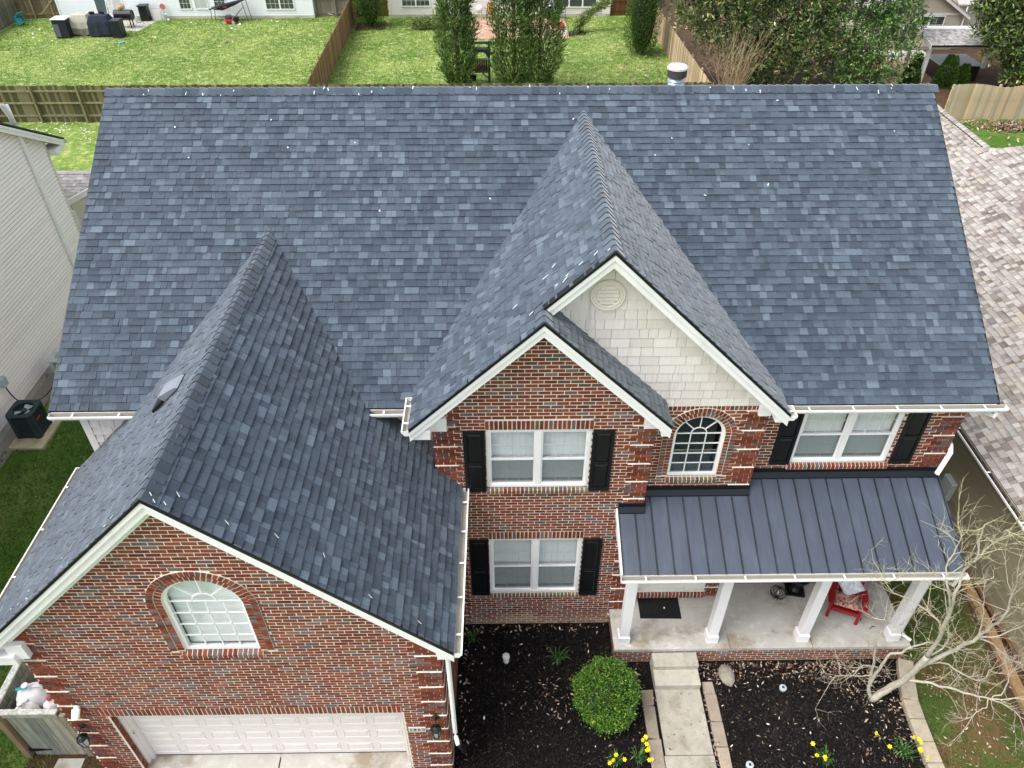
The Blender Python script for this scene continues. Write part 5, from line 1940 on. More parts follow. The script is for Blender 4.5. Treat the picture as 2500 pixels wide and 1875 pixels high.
MB().box(-.2, .2, -.18, .18, .001, .05, M=Mu).build("base", "black_metal", ur)
MB().lathe((10.62, 3.6, PZ), [(.13, .05), (.12, .08), (.06, .12), (.05, .2), (.12, .26), (.19, .36), (.22, .46), (.25, .5), (.25, .53), (.22, .53), (.2, .49), (0, .47)], 20).build("urn", "black_metal", ur, smooth=True)
leaf_cloud("foliage", np.array([10.62, 3.6, PZ + .48]) + RNG.normal(0, .06, (260, 3)) * np.array([1, 1, .3]), sphere_dirs(260) + np.array([0, 0, .8]), .13, .016, [srgb(36, 60, 40), srgb(50, 78, 52)], [1, 1], "leaf", parent=ur, kind="stuff")

# red chair
CHX, CHY, CHA = 11.50, 3.10, R(-22)
ch = thing("porch_chair", "red plastic slatted porch armchair at the corner of the porch", "chair", (CHX, CHY, PZ))
Mc = Matrix.Translation((CHX, CHY, PZ)) @ Matrix.Rotation(CHA, 4, 'Z')
RED = srgb(140, 22, 26)


def cb(mb, pts, d, col=None):
    mb.extrude([Mc @ Vector(p) for p in pts], Mc.to_3x3() @ Vector(d), col)


for s in (-1, 1):
    x = s * .29
    mb = MB(RED)
    cb(mb, [(x - .03, -.32, 0), (x + .03, -.32, 0), (x + .035, -.26, .52), (x - .035, -.26, .52)], (0, .035, 0))
    cb(mb, [(x - .012, -.285, .0), (x + .012, -.285, 0), (x + .012, -.225, .52), (x - .012, -.225, .52)], (0, .05, 0))
    mb.build("leg", "plastic", ch, bevel=.008)
    mb = MB(RED)
    cb(mb, [(x - .03, .26, 0), (x + .03, .26, 0), (x + .03, .2, .5), (x - .03, .2, .5)], (0, .04, 0))
    mb.build("leg", "plastic", ch, bevel=.008)
    mb = MB(RED)
    x2 = s * .335
    arm = [(x2 - .045, -.36), (x2 + .045, -.36), (x2 + .072, -.2), (x2 + .07, .0), (x2 + .04, .24), (x2 - .035, .24), (x2 - .06, .0), (x2 - .062, -.2)]
    cb(mb, [(a, b, .52) for a, b in arm], (0, 0, .03))
    mb.build("arm", "plastic", ch, bevel=.01)
for i in range(5):
    y0 = -.30 + i * .11
    z0 = .36 - i * .025
    mb = MB(RED)
    cb(mb, [(-.26, y0, z0), (.26, y0, z0), (.26, y0 + .1, z0 - .022), (-.26, y0 + .1, z0 - .022)], (0, 0, .02))
    mb.build("seat_slat", "plastic", ch)
mb = MB(RED)
cb(mb, [(-.27, -.325, .27), (.27, -.325, .27), (.27, -.325, .37), (-.27, -.325, .37)], (0, .025, 0))
mb.build("apron", "plastic", ch, bevel=.006)
for i in range(5):
    x = -.24 + i * .12
    hgt = .95 - abs(i - 2) * .045
    mb = MB(RED)
    cb(mb, [(x - .052, .2, .28), (x + .052, .2, .28), (x + .055, .46, hgt), (x - .055, .46, hgt)], (0, .02, .008))
    mb.build("back_slat", "plastic", ch, bevel=.006)


def cushion(name, label, m, cen, sx, sy, th, rot, tuft=0):
    n = 14
    top, bot = [], []
    for i in range(n + 1):
        for j in range(n + 1):
            a, b = i / n * 2 - 1, j / n * 2 - 1
            edge = (1 - abs(a) ** 4) * (1 - abs(b) ** 4)
            h = th * (max(edge, 0) ** .5)
            if tuft: h *= 1 - .35 * max(0, math.cos(a * math.pi * 1.5)) ** 8 * 0 - .3 * (abs(math.cos(a * 4.7)) * abs(math.cos(b * 4.7)) > .85)
            pin = 1 - .06 * (1 - abs(a)) * (abs(b) > .99) - .06 * (1 - abs(b)) * (abs(a) > .99)
            top.append(Vector((a * sx * pin, b * sy * pin, h)))
            bot.append(Vector((a * sx * pin, b * sy * pin, -h * .7)))
    q = lambda i, j: i * (n + 1) + j
    fs = []
    N_ = (n + 1) ** 2
    for i in range(n):
        for j in range(n):
            fs.append((q(i, j), q(i + 1, j), q(i + 1, j + 1), q(i, j + 1)))
            fs.append((N_ + q(i, j + 1), N_ + q(i + 1, j + 1), N_ + q(i + 1, j), N_ + q(i, j)))
    Mq = Mc @ Matrix.Translation(cen) @ rot
    o = MB().mesh([Mq @ v for v in top + bot], fs).build(name, m, smooth=True)
    return props(o, label, "cushion")


cushion("seat_cushion", "rose floral tufted cushion on the seat of the red chair", "rose_cushion", (0, -.06, .40), .25, .25, .055, Matrix.Rotation(R(-12), 4, 'X'), 1)
cushion("throw_pillow", "pale grey patterned pillow leaning on the back of the red chair", "pale_pillow", (.02, .22, .60), .22, .22, .09, Matrix.Rotation(R(62), 4, 'X') @ Matrix.Rotation(R(38), 4, 'Z'))
cu = MB(srgb(30, 34, 30))
for (x, y, a) in ((11.82, 2.83, .9), (11.95, 2.62, .5), (12.02, 2.66, -.4)):
    d, e = Vector((math.cos(a), math.sin(a), 0)) * .06, Vector((-math.sin(a), math.cos(a), 0)) * .012
    c_ = Vector((x, y, PZ + .006))
    cu.poly([c_ - d, c_ - e, c_ + d + Vector((0, 0, .01)), c_ + e])
cu.build("fallen_leaves", "leaf", kind="stuff")

# ---- left side: gate, fence return, jugs, path slab
PLW = [srgb(150, 148, 138), srgb(138, 138, 128), srgb(158, 152, 138), srgb(128, 130, 122)]
gt = thing("plank_gate", "weathered grey plank gate with pale cap rail beside the garage", "gate", (-4.3, .42, 0))
x = -4.80
ws_ = (.17, .155, .165, .15, .165, .15)
for w in ws_:
    mb = MB(jit(random.choice(PLW), .1))
    mb.box(x + .004, x + w - .004, .44, .465, .02, 1.62)
    mb.build("plank", "wood_weathered", gt, bevel=.003)
    x += w
MB(srgb(196, 196, 188)).box(-4.86, -3.82, .40, .50, 1.63, 1.67).build("cap_rail", "wood_weathered", gt, bevel=.005)
MB(srgb(160, 158, 146)).box(-4.82, -3.84, .418, .4385, 1.50, 1.62).build("rail", "wood_weathered", gt)
MB(srgb(140, 138, 126)).box(-4.82, -3.84, .466, .5, .25, .36).build("rail", "wood_weathered", gt)
hg = MB()
hg.box(-4.85, -4.7, .425, .4385, .2, .29)
hg.extrude([(-4.7, .43, .2), (-4.42, .43, .24), (-4.42, .43, .26), (-4.7, .43, .29)], (0, .0085, 0))
hg.build("strap_hinge", "black_metal", gt)
pst = MB(srgb(142, 122, 96))
pst.box(-4.98, -4.86, .38, .50, -.05, 1.60)
props(pst.build("gate_post", "wood_tan", bevel=.006), "tan square gate post at the hinge side of the plank gate", "post")
pst = MB(srgb(150, 140, 120))
pst.box(-3.80, -3.70, .40, .50, -.05, 1.58)
props(pst.build("gate_post", "wood_weathered", bevel=.006), "grey square gate post close to the garage corner", "post")
fr = thing("yard_fence", "short weathered fence running back from the gate with pale cap", "fence", (-5.1, 1.5, 0))
for i in range(13):
    y = .52 + i * .15
    MB(jit(random.choice(PLW), .15)).box(-5.03, -5.005, y + .003, y + .147, .0, 1.55).build("plank", "wood_weathered", fr)
MB(srgb(206, 206, 200)).box(-5.08, -4.96, .5, 2.5, 1.56, 1.60).build("cap_rail", "wood_weathered", fr, bevel=.004)
MB(srgb(150, 148, 138)).box(-5.0, -4.96, .5, 2.48, 1.2, 1.29).build("rail", "wood_weathered", fr)
MB(srgb(150, 148, 138)).box(-5.0, -4.96, .5, 2.48, .3, .39).build("rail", "wood_weathered", fr)
bn = thing("storage_bin", "black storage bin behind the plank gate under the plastic jugs", "bin", (-4.3, .95, 0))
MB(srgb(26, 28, 32)).box(-4.9, -3.75, .6, 1.3, 0, 1.0).build("tub", "plastic", bn, bevel=.03)
MB(srgb(38, 40, 44)).box(-4.92, -3.73, .58, 1.32, 1.0, 1.04).build("lid", "plastic", bn, bevel=.015)


def jug(x, y, z, s, label, cap=None, rot=0, tilt=0):
    t = thing("plastic_jug", label, "jug", (x, y, z), "plastic jugs behind the gate")
    M_ = Matrix.Translation((x, y, z)) @ Matrix.Rotation(rot, 4, 'Z') @ Matrix.Rotation(tilt, 4, 'X')
    vs_, fs_ = [], []
    for (k, h) in ((.0, .75), (.02, .9), (.1, 1), (.55, 1), (.68, .92), (.8, .55), (.88, .24), (1.0, .22)):
        pass
    prof = [(.9, 0), (1, .04), (1, .5), (.95, .66), (.6, .84), (.25, .9), (.24, 1.0)]
    n = 16
    for (r_, h) in prof:
        for i in range(n):
            a = 2 * math.pi * i / n
            e = 1 / max(abs(math.cos(a)), abs(math.sin(a))) if r_ > .5 else 1
            e = min(e, 1.22)
            vs_.append(M_ @ Vector((r_ * e * .12 * s * math.cos(a) * 1.15, r_ * e * .12 * s * math.sin(a), h * .34 * s)))
    for i in range(len(prof) - 1):
        for k in range(n):
            fs_.append((i * n + k, i * n + (k + 1) % n, (i + 1) * n + (k + 1) % n, (i + 1) * n + k))
    fs_.append(tuple(range(n - 1, -1, -1)))
    fs_.append(tuple((len(prof) - 1) * n + k for k in range(n)))
    MB().mesh(vs_, fs_).build("body", "clear_jug", t, smooth=True)
    hd = MB(srgb(226, 224, 226))
    hd.tube([M_ @ Vector((.11 * s, 0, .2 * s)), M_ @ Vector((.15 * s, 0, .26 * s)), M_ @ Vector((.1 * s, 0, .31 * s)), M_ @ Vector((.03 * s, 0, .31 * s))], .014 * s, 7)
    hd.build("handle", "plastic", t, smooth=True)
    if cap:
        o = MB(cap).lathe((0, 0, 0), [(.032 * s, .335 * s), (.034 * s, .375 * s), (0, .378 * s)], 12).build("cap", "plastic", t)
        o.data.transform(Matrix.Translation(ORIGIN[t.name]))
        o.data.transform(Matrix.Translation(-ORIGIN[t.name]) @ M_)
    return t


jug(-4.62, 0.95, 1.045, 1.69, "largest clear plastic jug with a teal scoop lying on it", srgb(230, 230, 230), .3)
jug(-4.62, 0.66, 1.045, 1.38, "clear plastic jug lying nearest the gate cap rail", srgb(230, 230, 230), 1.2)
jug(-4.42, 1.22, 1.045, 1.25, "small clear plastic jug furthest back behind the gate", srgb(232, 232, 232), 2.0)
jug(-4.22, 0.82, 1.045, 1.0, "squat clear plastic jug holding red liquid against the garage wall", srgb(200, 40, 60), .9)
props(MB(srgb(30, 150, 160)).box(-.1, .1, -.03, .03, 0, .025, M=Matrix.Translation((-4.66, .9, 1.64)) @ Matrix.Rotation(.2, 4, 'Z')).build("scoop", "plastic", bevel=.008), "teal plastic scoop lying on top of the largest jug", "scoop")
hs = MB(srgb(40, 44, 50))
hs.tube([(-4.08 + .13 * math.cos(a), .72 + .1 * math.sin(a), 1.07 + .012 * (i // 12)) for i, a in enumerate([2 * math.pi * k / 12 for k in range(49)])], .014, 6)
props(hs.build("coiled_hose", "plastic", smooth=True), "coil of dark hose beside the jugs behind the gate", "hose")
sheet("path_slab", "concrete", [(-4.45, -.6), (-3.85, -.6), (-3.85, .36), (-4.35, .36)], .03)
sheet("soil", "soil", [(-5, -.05), (-3.25, -.2), (-3.22, .5), (-4.9, .48)], .018)

# ---- air conditioners by the left house
def ac_unit(name, x, y, s, h, col, label, dark):
    t = thing(name, label, "air conditioner", (x, y, .08))
    mb = MB(col)
    c = .06
    oc = [(-s + c, -s), (s - c, -s), (s, -s + c), (s, s - c), (s - c, s), (-s + c, s), (-s, s - c), (-s, -s + c)]
    mb.extrude([(x + a * .94, y + b * .94, .09) for a, b in oc], (0, 0, h - .16))
    mb.build("cabinet", "ac_green", t)
    n = int(h / .05)
    for k in range(n):
        q = MB(col)
        z = .12 + k * (h - .1) / n
        q.extrude([(x + a * .985, y + b * .985, z) for a, b in oc], (0, 0, .022))
        q.build("louver", "ac_green", t)
    for sx, sy_ in ((-1, -1), (1, -1), (1, 1), (-1, 1)):
        q = MB(tuple(v * 1.1 for v in col))
        q.extrude([(x + sx * s, y + sy_ * (s - .15), .09), (x + sx * s, y + sy_ * (s - .06), .09), (x + sx * (s - .06), y + sy_ * s, .09), (x + sx * (s - .15), y + sy_ * s, .09), (x + sx * (s - .15), y + sy_ * (s - .02), .09), (x + sx * (s - .02), y + sy_ * (s - .15), .09)], (0, 0, h))
        q.build("corner_post", "ac_green", t)
    # top ring with a round opening
    q = MB(tuple(v * 1.15 for v in col))
    nn = 32
    ro = s * .76
    for k in range(nn):
        a0, a1 = 2 * math.pi * k / nn, 2 * math.pi * (k + 1) / nn

        def sq(a):
            m_ = 1 / max(abs(math.cos(a)), abs(math.sin(a)))
            m_ = min(m_, 1.27)
            return (x + s * 1.02 * m_ * math.cos(a), y + s * 1.02 * m_ * math.sin(a))
        ci = lambda a: (x + ro * math.cos(a), y + ro * math.sin(a))
        z0, z1 = h + .06, h + .11
        q.poly([(*sq(a0), z1), (*sq(a1), z1), (*ci(a1), z1), (*ci(a0), z1)])
        q.poly([(*sq(a0), z0), (*sq(a1), z0), (*sq(a1), z1), (*sq(a0), z1)])
        q.poly([(*ci(a0), z1), (*ci(a1), z1), (*ci(a1), z1 - .16), (*ci(a0), z1 - .16)])
    q.build("top_cover", "ac_green", t)
    MB(tuple(v * .12 for v in col)).lathe((x, y, 0), [(ro, h - .04), (0, h - .05)], 24).build("well", "ac_green", t)
    f = MB(srgb(178, 190, 196))
    for k in range(3):
        a = 2 * math.pi * k / 3 + 3.6
        d, e = Vector((math.cos(a), math.sin(a), 0)), Vector((-math.sin(a), math.cos(a), 0))
        c0_ = Vector((x, y, h + .0))
        f.mesh([c0_ + d * .05 - e * .04, c0_ + d * ro * .9 - e * .13, c0_ + d * ro * .9 + e * .1 + Vector((0, 0, .05)), c0_ + d * .05 + e * .05 + Vector((0, 0, .03))], [(0, 1, 2, 3)])
    f.build("fan_blade", "plastic", t)
    MB(srgb(60, 62, 62)).lathe((x, y, h - .02), [(.08, 0), (.08, .08), (0, .09)], 12).build("motor", "plastic", t)
    return t


ac1 = ac_unit("ac_unit", -9.08, 9.55, .36, .80, srgb(38, 52, 54), "dark green air conditioner unit on a concrete pad by the left house", True)
MB(srgb(170, 50, 40)).box(-8.725, -8.712, 9.36, 9.56, .62, .68).build("badge", "plastic", ac1)
ac_unit("ac_unit", -8.95, 11.95, .38, .86, srgb(172, 180, 172), "pale grey air conditioner unit half hidden behind the brick house roof", False)
pad = MB(srgb(186, 174, 142))
pad.extrude([(-9.48, 8.84, .0), (-8.55, 8.82, .0), (-8.52, 10.3, .0), (-9.5, 10.3, .0)], (0, 0, .09))
props(pad.build("concrete_pad", "concrete_old", bevel=.01), "stained concrete pad under the dark air conditioner", "pad")
eb = thing("disconnect_box", "small grey electrical box with cable on the left house siding", "electrical box", (-9.85, 10.2, 1.3))
MB(srgb(172, 186, 192)).box(-9.86, -9.72, 10.1, 10.32, 1.2, 1.46).build("box", "paint", eb, bevel=.008)
cbm = MB(srgb(28, 30, 30))
cbm.tube(smooth_path([(-9.78, 10.2, 1.2), (-9.76, 10.22, .85), (-9.7, 10.32, .5), (-9.55, 10.5, .3), (-9.3, 10.75, .3), (-9.2, 11.2, .35)], 4, .004), .018, 6)
cbm.build("cable", "plastic", eb, smooth=True)

# ================================================================== RIGHT HAND NEIGHBOUR
rh = thing("neighbor_house", "single storey house with tan shingle roof and olive siding right of the brick house", "house", (18, 8, 0))
RXE, RZE, RP = 14.72, 2.95, .57
S_n = Slope((RXE, -1.5, RZE), (0, 1, 0), (1, 0, RP))
PN = lambda x, y: (x, y, RZE + RP * (x - RXE))
npoly = [S_n.uv(PN(*q)) for q in [(RXE, -1.5), (20.4, -1.5), (20.4, 14.8), (19.2, 15.95), (19.2, 20.6), (RXE, 20.6)]]
NP = Pieces()
rb_ = MB()
rb_.extrude([S_n.at(a, b, -.012) for a, b in npoly], S_n.N * -.15)
NROOF = rb_.build("roof", "roof_deck", rh)
shingles(NP, S_n, npoly, TAN_COLS, TAN_W, e=.145)
NP.emit("shingle", "asphalt_shingle_tan", NROOF, 300, "shingles")
zr2 = PN(19.2, 0)[2]
ridge_caps(NROOF, (19.2, 15.9, zr2), (19.2, 20.3, zr2), (-1, 0, -RP), (1, 0, -RP), cols=TAN_COLS[:4], mname="asphalt_shingle_tan", e=.2, w=.2)
ridge_caps(NROOF, (19.15, 15.95, zr2), (20.6, 14.75, zr2 + .55), (-.6, -.8, -RP), (.6, .8, -RP), cols=TAN_COLS[:4], mname="asphalt_shingle_tan", e=.2, w=.2)
vb = MB(srgb(52, 50, 50))
vb.box(19.06, 19.075, 16.2, 20.4, zr2 - .07, zr2 - .02)  # dark strip standing in for the shadow line below the ridge caps
vb.build("ridge_shadow_line", "plastic", NROOF)
body2 = MB(srgb(150, 142, 116))
body2.box(15.07, 20, -1.4, 20.2, 0, RZE - .12)
body2.build("wall", "vinyl", rh)
OLV = [srgb(126, 119, 96), srgb(122, 115, 92), srgb(131, 124, 101)]
for k in range(25):
    z0 = .2 + k * .108
    mb = MB(jit(random.choice(OLV), .03))
    a = [(15.036, -1.4, z0), (15.066, -1.4, z0 + .112), (15.069, -1.4, z0 + .112), (15.069, -1.4, z0)]
    mb.extrude(a, (0, 21.5, 0))
    mb.build("siding_board", "vinyl", rh)
mb = MB(srgb(226, 224, 218))
mb.box(RXE + .02, 15.07, -1.45, 20.4, RZE - .16, RZE - .14)
mb.box(RXE + .01, RXE + .03, -1.45, 20.4, RZE - .2, RZE - .04)
mb.build("soffit", "paint", rh)


def ngutter(parent, a, b, out, m="gutter_white", w=.12, h=.11, hang=1.4):
    a, b, out = Vector(a), Vector(b), Vector(out)
    up = Vector((0, 0, 1))
    t = (b - a).normalized()
    mb = MB()
    prof = [(0, 0), (0, -h), (w * .65, -h), (w, -h * .4), (w, -.006), (w - .02, -.006), (w - .012, -h * .4), (w * .6, -h + .012), (.012, -h + .012), (.012, 0)]
    A = [a + out * p[0] + up * p[1] for p in prof]
    B = [b + out * p[0] + up * p[1] for p in prof]
    for i in range(len(prof)):
        j = (i + 1) % len(prof)
        mb.poly([A[i], B[i], B[j], A[j]], srgb(120, 112, 98) if i >= 6 else srgb(236, 235, 230))
    o = mb.build("gutter", "gutter_paint", parent)
    L_ = (b - a).length
    for i in range(int(L_ / hang)):
        c_ = a + t * (i + .5) * hang
        MB().extrude([c_ - t * .02 + up * -.012, c_ + t * .02 + up * -.012, c_ + t * .02 + out * (w - .01) + up * -.012, c_ - t * .02 + out * (w - .01) + up * -.012], up * -.006).build("hanger", m, o)
    return o


ngutter(rh, (RXE - .002, -1.4, RZE - .03), (RXE - .002, 20.4, RZE - .03), (-1, 0, 0))
dbr = np.stack([np.full(2200, RXE - .05) + RNG.normal(0, .022, 2200), RNG.uniform(-1, 14, 2200)], 1)
flakes("gutter_debris", dbr, RZE - .115, [srgb(74, 56, 44), srgb(48, 40, 34), srgb(100, 80, 64)], [3, 4, 1], .02, .05, .4, .4, "chips", .05, parent=rh, kind="stuff")
mt = thing("meter_box", "grey utility meter box on the olive siding of the right hand house", "meter box", (15.0, 6.1, 1.1))
MB(srgb(168, 176, 172)).box(14.90, 15.04, 5.9, 6.3, .85, 1.4).build("box", "paint", mt, bevel=.015)

# ================================================================== LEFT HAND NEIGHBOUR
lh = thing("neighbor_house", "tall house with pale grey lap siding at the left edge", "house", (-14, 8, 0))
LX, LYF, LYB = -9.88, -8.0, 16.55
VG = [srgb(238, 231, 227), srgb(235, 228, 224), srgb(241, 234, 230)]
lr = MB()
ytop_l, ztop_l, zeave = 4.3, 12.55, 5.72
sl_p = (ztop_l - zeave) / (LYB - ytop_l)
lr.extrude([(LX - .02, LYF, 0), (LX - .02, LYB, 0), (LX - .02, LYB, zeave), (LX - .02, ytop_l, ztop_l), (LX - .02, LYF, zeave)], (-7, 0, 0), srgb(190, 183, 172))
lr.build("wall", "vinyl", lh)
k = 0
z0 = .25
while z0 < 9.5:
    yb_ = LYB - .1 if z0 < zeave else LYB - .1 - (z0 - zeave) / sl_p
    mb = MB(jit(random.choice(VG), .02))
    mb.extrude([(LX + .032, LYF, z0 + .022), (LX + .034, LYF, z0 + .034), (LX + .012, LYF, z0 + .112), (LX - .018, LYF, z0 + .114), (LX - .018, LYF, z0 + .022)], (0, yb_ - LYF, 0))
    mb.build("siding_board", "vinyl", lh)
    z0 += .114
MB(srgb(206, 200, 190)).box(LX - .05, LX + .03, LYB - .1, LYB + .005, .2, zeave).build("corner_board", "vinyl", lh)
MB(srgb(170, 164, 152)).box(LX - .02, LX + .01, LYF, LYB, -.05, .24).build("foundation", "concrete", lh)
# rake with white trim, dark roof edge
mb = MB(srgb(232, 230, 226))
tip = 17.15
zt_ = zeave - (tip - LYB) * sl_p
mb.extrude([(LX + .24, tip, zt_ + .10), (LX + .24, ytop_l, ztop_l + .10), (LX + .24, ytop_l, ztop_l - .1), (LX + .24, tip, zt_ - .1)], (.03, 0, 0))
mb.extrude([(LX + .02, tip, zt_ - .02), (LX + .02, ytop_l, ztop_l - .02), (LX + .02, ytop_l, ztop_l - .04), (LX + .02, tip, zt_ - .04)], (.22, 0, 0))
mb.extrude([(LX + .27, tip, zt_ + .1), (LX + .27, ytop_l, ztop_l + .1), (LX + .27, ytop_l, ztop_l + .02), (LX + .27, tip, zt_ + .02)], (.02, 0, 0))
mb.build("rake_board", "paint", lh)
mb = MB(srgb(228, 226, 222))
mb.box(LX - .2, LX + .26, LYB + .006, tip, zt_ - .16, zt_ + .02)
mb.build("cornice_return", "paint", lh)
mb = MB(srgb(60, 60, 62))
mb.extrude([(LX + .3, tip + .06, zt_ + .10), (LX + .3, ytop_l, ztop_l + .15), (LX + .3, ytop_l, ztop_l + .2), (LX + .3, tip + .06, zt_ + .15)], (-7.4, 0, 0))
mb.extrude([(LX + .3, 2 * ytop_l - tip, zt_ + .10), (LX + .3, ytop_l, ztop_l + .15), (LX + .3, ytop_l, ztop_l + .2), (LX + .3, 2 * ytop_l - tip, zt_ + .15)], (-7.4, 0, 0))
mb.build("roof", "asphalt_shingle_tan", lh)
ngutter(lh, (LX + .29, tip + .065, zt_ + .08), (LX - 6, tip + .065, zt_ + .08), (0, 1, 0))
pipe("downspout", [(LX + .07, 15.42, 7.2), (LX + .07, 15.42, 6.7), (LX + .07, 15.42, .4)], .14, .09, "gutter_white", lh)
pipe("downspout", [(LX + .22, 15.0, 7.35), (LX + .2, 15.2, 6.95), (LX + .07, 15.42, 6.62)], .15, .1, "gutter_white", lh)

# small shed roof beyond
sh = thing("garden_shed", "low grey roofed outbuilding with white edge board behind the left house corner", "shed", (-9.6, 20, 0))
S_s = Slope((-12.0, 17.3, 3.18), (1, 0, 0), (0, 1, .4))
HZ = lambda x, y: (x, y, 3.18 + .4 * (y - 17.3))
sh_p = [(-12.0, 18.70), (-12.0, 17.53), (-10.47, 17.53), (-9.37, 18.48), (-8.4, 19.3), (-8.4, 19.5), (-9.0, 18.70)]
SHP = [S_s.uv(HZ(*q)) for q in sh_p]
SP = Pieces()
shingles(SP, S_s, SHP, [srgb(150, 146, 146), srgb(140, 136, 138), srgb(160, 156, 154), srgb(128, 124, 126)], [3, 3, 2, 2], e=.145, lift=.012)
srb = MB()
srb.extrude([S_s.at(a, b, -.012) for a, b in SHP], S_s.N * -.1)
SR_ = srb.build("roof", "roof_deck", sh)
SP.emit("shingle", "asphalt_shingle_tan", SR_, 120, "shingles")
ridge_caps(SR_, (-12.0, 18.7, 3.74), (-9.1, 18.7, 3.74), (0, -1, -.4), (0, 1, -.4), cols=[srgb(150, 146, 146)], mname="asphalt_shingle_tan", e=.2, w=.14)
mb = MB(srgb(232, 230, 226))
p0, p1 = Vector(HZ(-10.5, 17.5)), Vector(HZ(-8.4, 19.28))
mb.extrude([p0, p1, p1 - Vector((0, 0, .2)), p0 - Vector((0, 0, .2))], (.03, -.03, 0))
mb.build("rake_board", "paint", sh)
mb = MB(srgb(208, 200, 186))
mb.extrude([(-11.9, 17.62, 0), (-10.45, 17.62, 0), (-9.3, 18.62, 0), (-8.6, 19.3, 0), (-9.2, 18.7, 0), (-11.9, 18.68, 0)], (0, 0, 3.12))
mb.build("wall", "vinyl", sh)
pipe("downspout", [(-10.56, 17.46, 3.2), (-10.54, 17.44, 3.02), (-10.4, 17.5, 2.85), (-10.38, 17.5, .1)], .11, .08, "gutter_white", sh)
# dry weeds beyond the shed
wp = np.stack([RNG.uniform(-14.5, -9.0, 1400), RNG.uniform(21.5, 25.0, 1400)], 1)
blades("dry_weeds", wp, 0, .55, .012, [srgb(140, 128, 84), srgb(112, 112, 60), srgb(96, 84, 60)], [3, 2, 2], .35)
cv = np.stack([RNG.uniform(-20, -11.5, 260), RNG.uniform(30.5, 33.2, 260)], 1)
flakes("clover_flowers", cv, .05, [srgb(230, 232, 220)], [1], .03, .06, .8, .3, "chips", .06, kind="stuff")

# ================================================================== BACK FENCES
GRN = [srgb(88, 82, 52), srgb(76, 74, 44), srgb(100, 92, 62), srgb(66, 66, 36), srgb(112, 104, 78)]


def plank_fence(name, label, p, q, h, cols, m, w=.14, gap=.006, th=.02, rails=(.3, .95, 1.55), post_step=2.4, side=1, hfun=None, posts=True, post_cols=None, jag=.012, group=None, single=True):
    """planks side by side from p to q (2D); rails and posts on the 'side' (left of p->q = +1)"""
    p, q = Vector((*p, 0)), Vector((*q, 0))
    d = (q - p).normalized()
    nn = Vector((-d.y, d.x, 0)) * side
    L_ = (q - p).length
    t = thing(name, label, "fence", tuple((p + q) / 2), group)
    n = int(L_ / w)
    protos = []
    for v in range(10):
        mb = MB(jit(random.choice(cols), .1))
        c_ = .025
        prof = [(0, 0), (w - gap, 0), (w - gap, 1 - c_ / h), (w - gap - c_, 1), (c_, 1), (0, 1 - c_ / h)]
        a = [Vector((x, 0, z * h)) for x, z in prof]
        mb.extrude(a, (0, th, 0))
        me_name = "plank"
        o = mb.build(me_name, m, None)
        protos.append(o)
    ang = math.atan2(d.y, d.x)
    org = ORIGIN[t.name]
    for i in range(n):
        o = protos[i] if i < len(protos) else random.choice(protos).copy()
        if i >= len(protos): COL.objects.link(o)
        s = i * w
        hh = (hfun(s) if hfun else h) * (1 + random.uniform(-jag, jag)) / h
        o.parent = t
        o.matrix_local = Matrix.Translation(-org + p + d * s + nn * random.uniform(-.004, .004)) @ Matrix.Rotation(ang, 4, 'Z') @ Matrix.Diagonal((1, 1, hh, 1))
        ORIGIN[o.name] = org
    pc = post_cols or cols
    for zz in rails:
        mb = MB(jit(pc[0], .1))
        off = nn * (.0225 if side > 0 else .0025)
        a = p + off
        mb.extrude([a + Vector((0, 0, zz)), a + nn * .04 + Vector((0, 0, zz)), a + nn * .04 + Vector((0, 0, zz + .09)), a + Vector((0, 0, zz + .09))], d * L_)
        mb.build("rail", m, t)
    if posts:
        k = int(L_ / post_step)
        for i in range(k + 1):
            a = p + d * min(i * post_step, L_) + nn * .064
            mb = MB(jit(pc[0], .15))
            mb.extrude([a - d * .05, a + d * .05, a + d * .05 + nn * .09, a - d * .05 + nn * .09], (0, 0, h + .02))
            mb.build("fence_post", m, t)
    return t


plank_fence("back_fence", "long mossy plank fence running behind the brick house roof ridge", (-24.5, 33.35), (15.2, 33.35), 1.87, GRN, "wood_weathered", side=-1, post_step=2.36, post_cols=[srgb(132, 126, 92)], w=.145)
BRN = [srgb(138, 106, 72), srgb(122, 92, 62), srgb(150, 118, 84), srgb(108, 82, 56), srgb(164, 134, 98)]
plank_fence("side_fence", "brown plank fence dividing the two back lawns", (-5.85, 33.6), (-6.35, 54.2), 1.75, BRN, "wood_tan", side=1, post_step=2.4)
LT = [srgb(184, 160, 128), srgb(168, 146, 116), srgb(196, 174, 146), srgb(150, 128, 98)]
plank_fence("side_fence", "pale plank fence along the right edge of the cream house lawn", (15.0, 33.6), (14.6, 54.0), 1.75, LT, "wood_tan", side=-1, post_step=2.4)
TN = [srgb(188, 164, 130), srgb(172, 142, 106), srgb(196, 176, 144), srgb(152, 118, 82), srgb(168, 156, 134), srgb(180, 168, 146)]
sc_h = lambda s: 1.62 + .22 * abs(math.sin(math.pi * (s + 1.0) / 3.6))
plank_fence("scalloped_fence", "new tan plank fence with scalloped top beyond the right hand house", (27.4, 33.0), (37.0, 32.9), 1.75, TN, "wood_tan", side=1, hfun=sc_h, jag=.004, w=.145)
plank_fence("yard_fence", "dark weathered fence closing the left end of the white house lawn", (-30.6, 33.6), (-30.75, 54.3), 1.85, [srgb(120, 116, 100), srgb(108, 104, 88), srgb(96, 92, 78)], "wood_weathered", side=1)
g2 = plank_fence("yard_gate", "weathered double gate with diagonal braces left of the white house", (-30.95, 53.6), (-27.8, 54.0), 1.85, [srgb(112, 100, 78), srgb(98, 88, 66), srgb(126, 114, 90)], "wood_weathered", side=-1, post_step=1.3, rails=(.25, 1.25), post_cols=[srgb(140, 122, 84)])
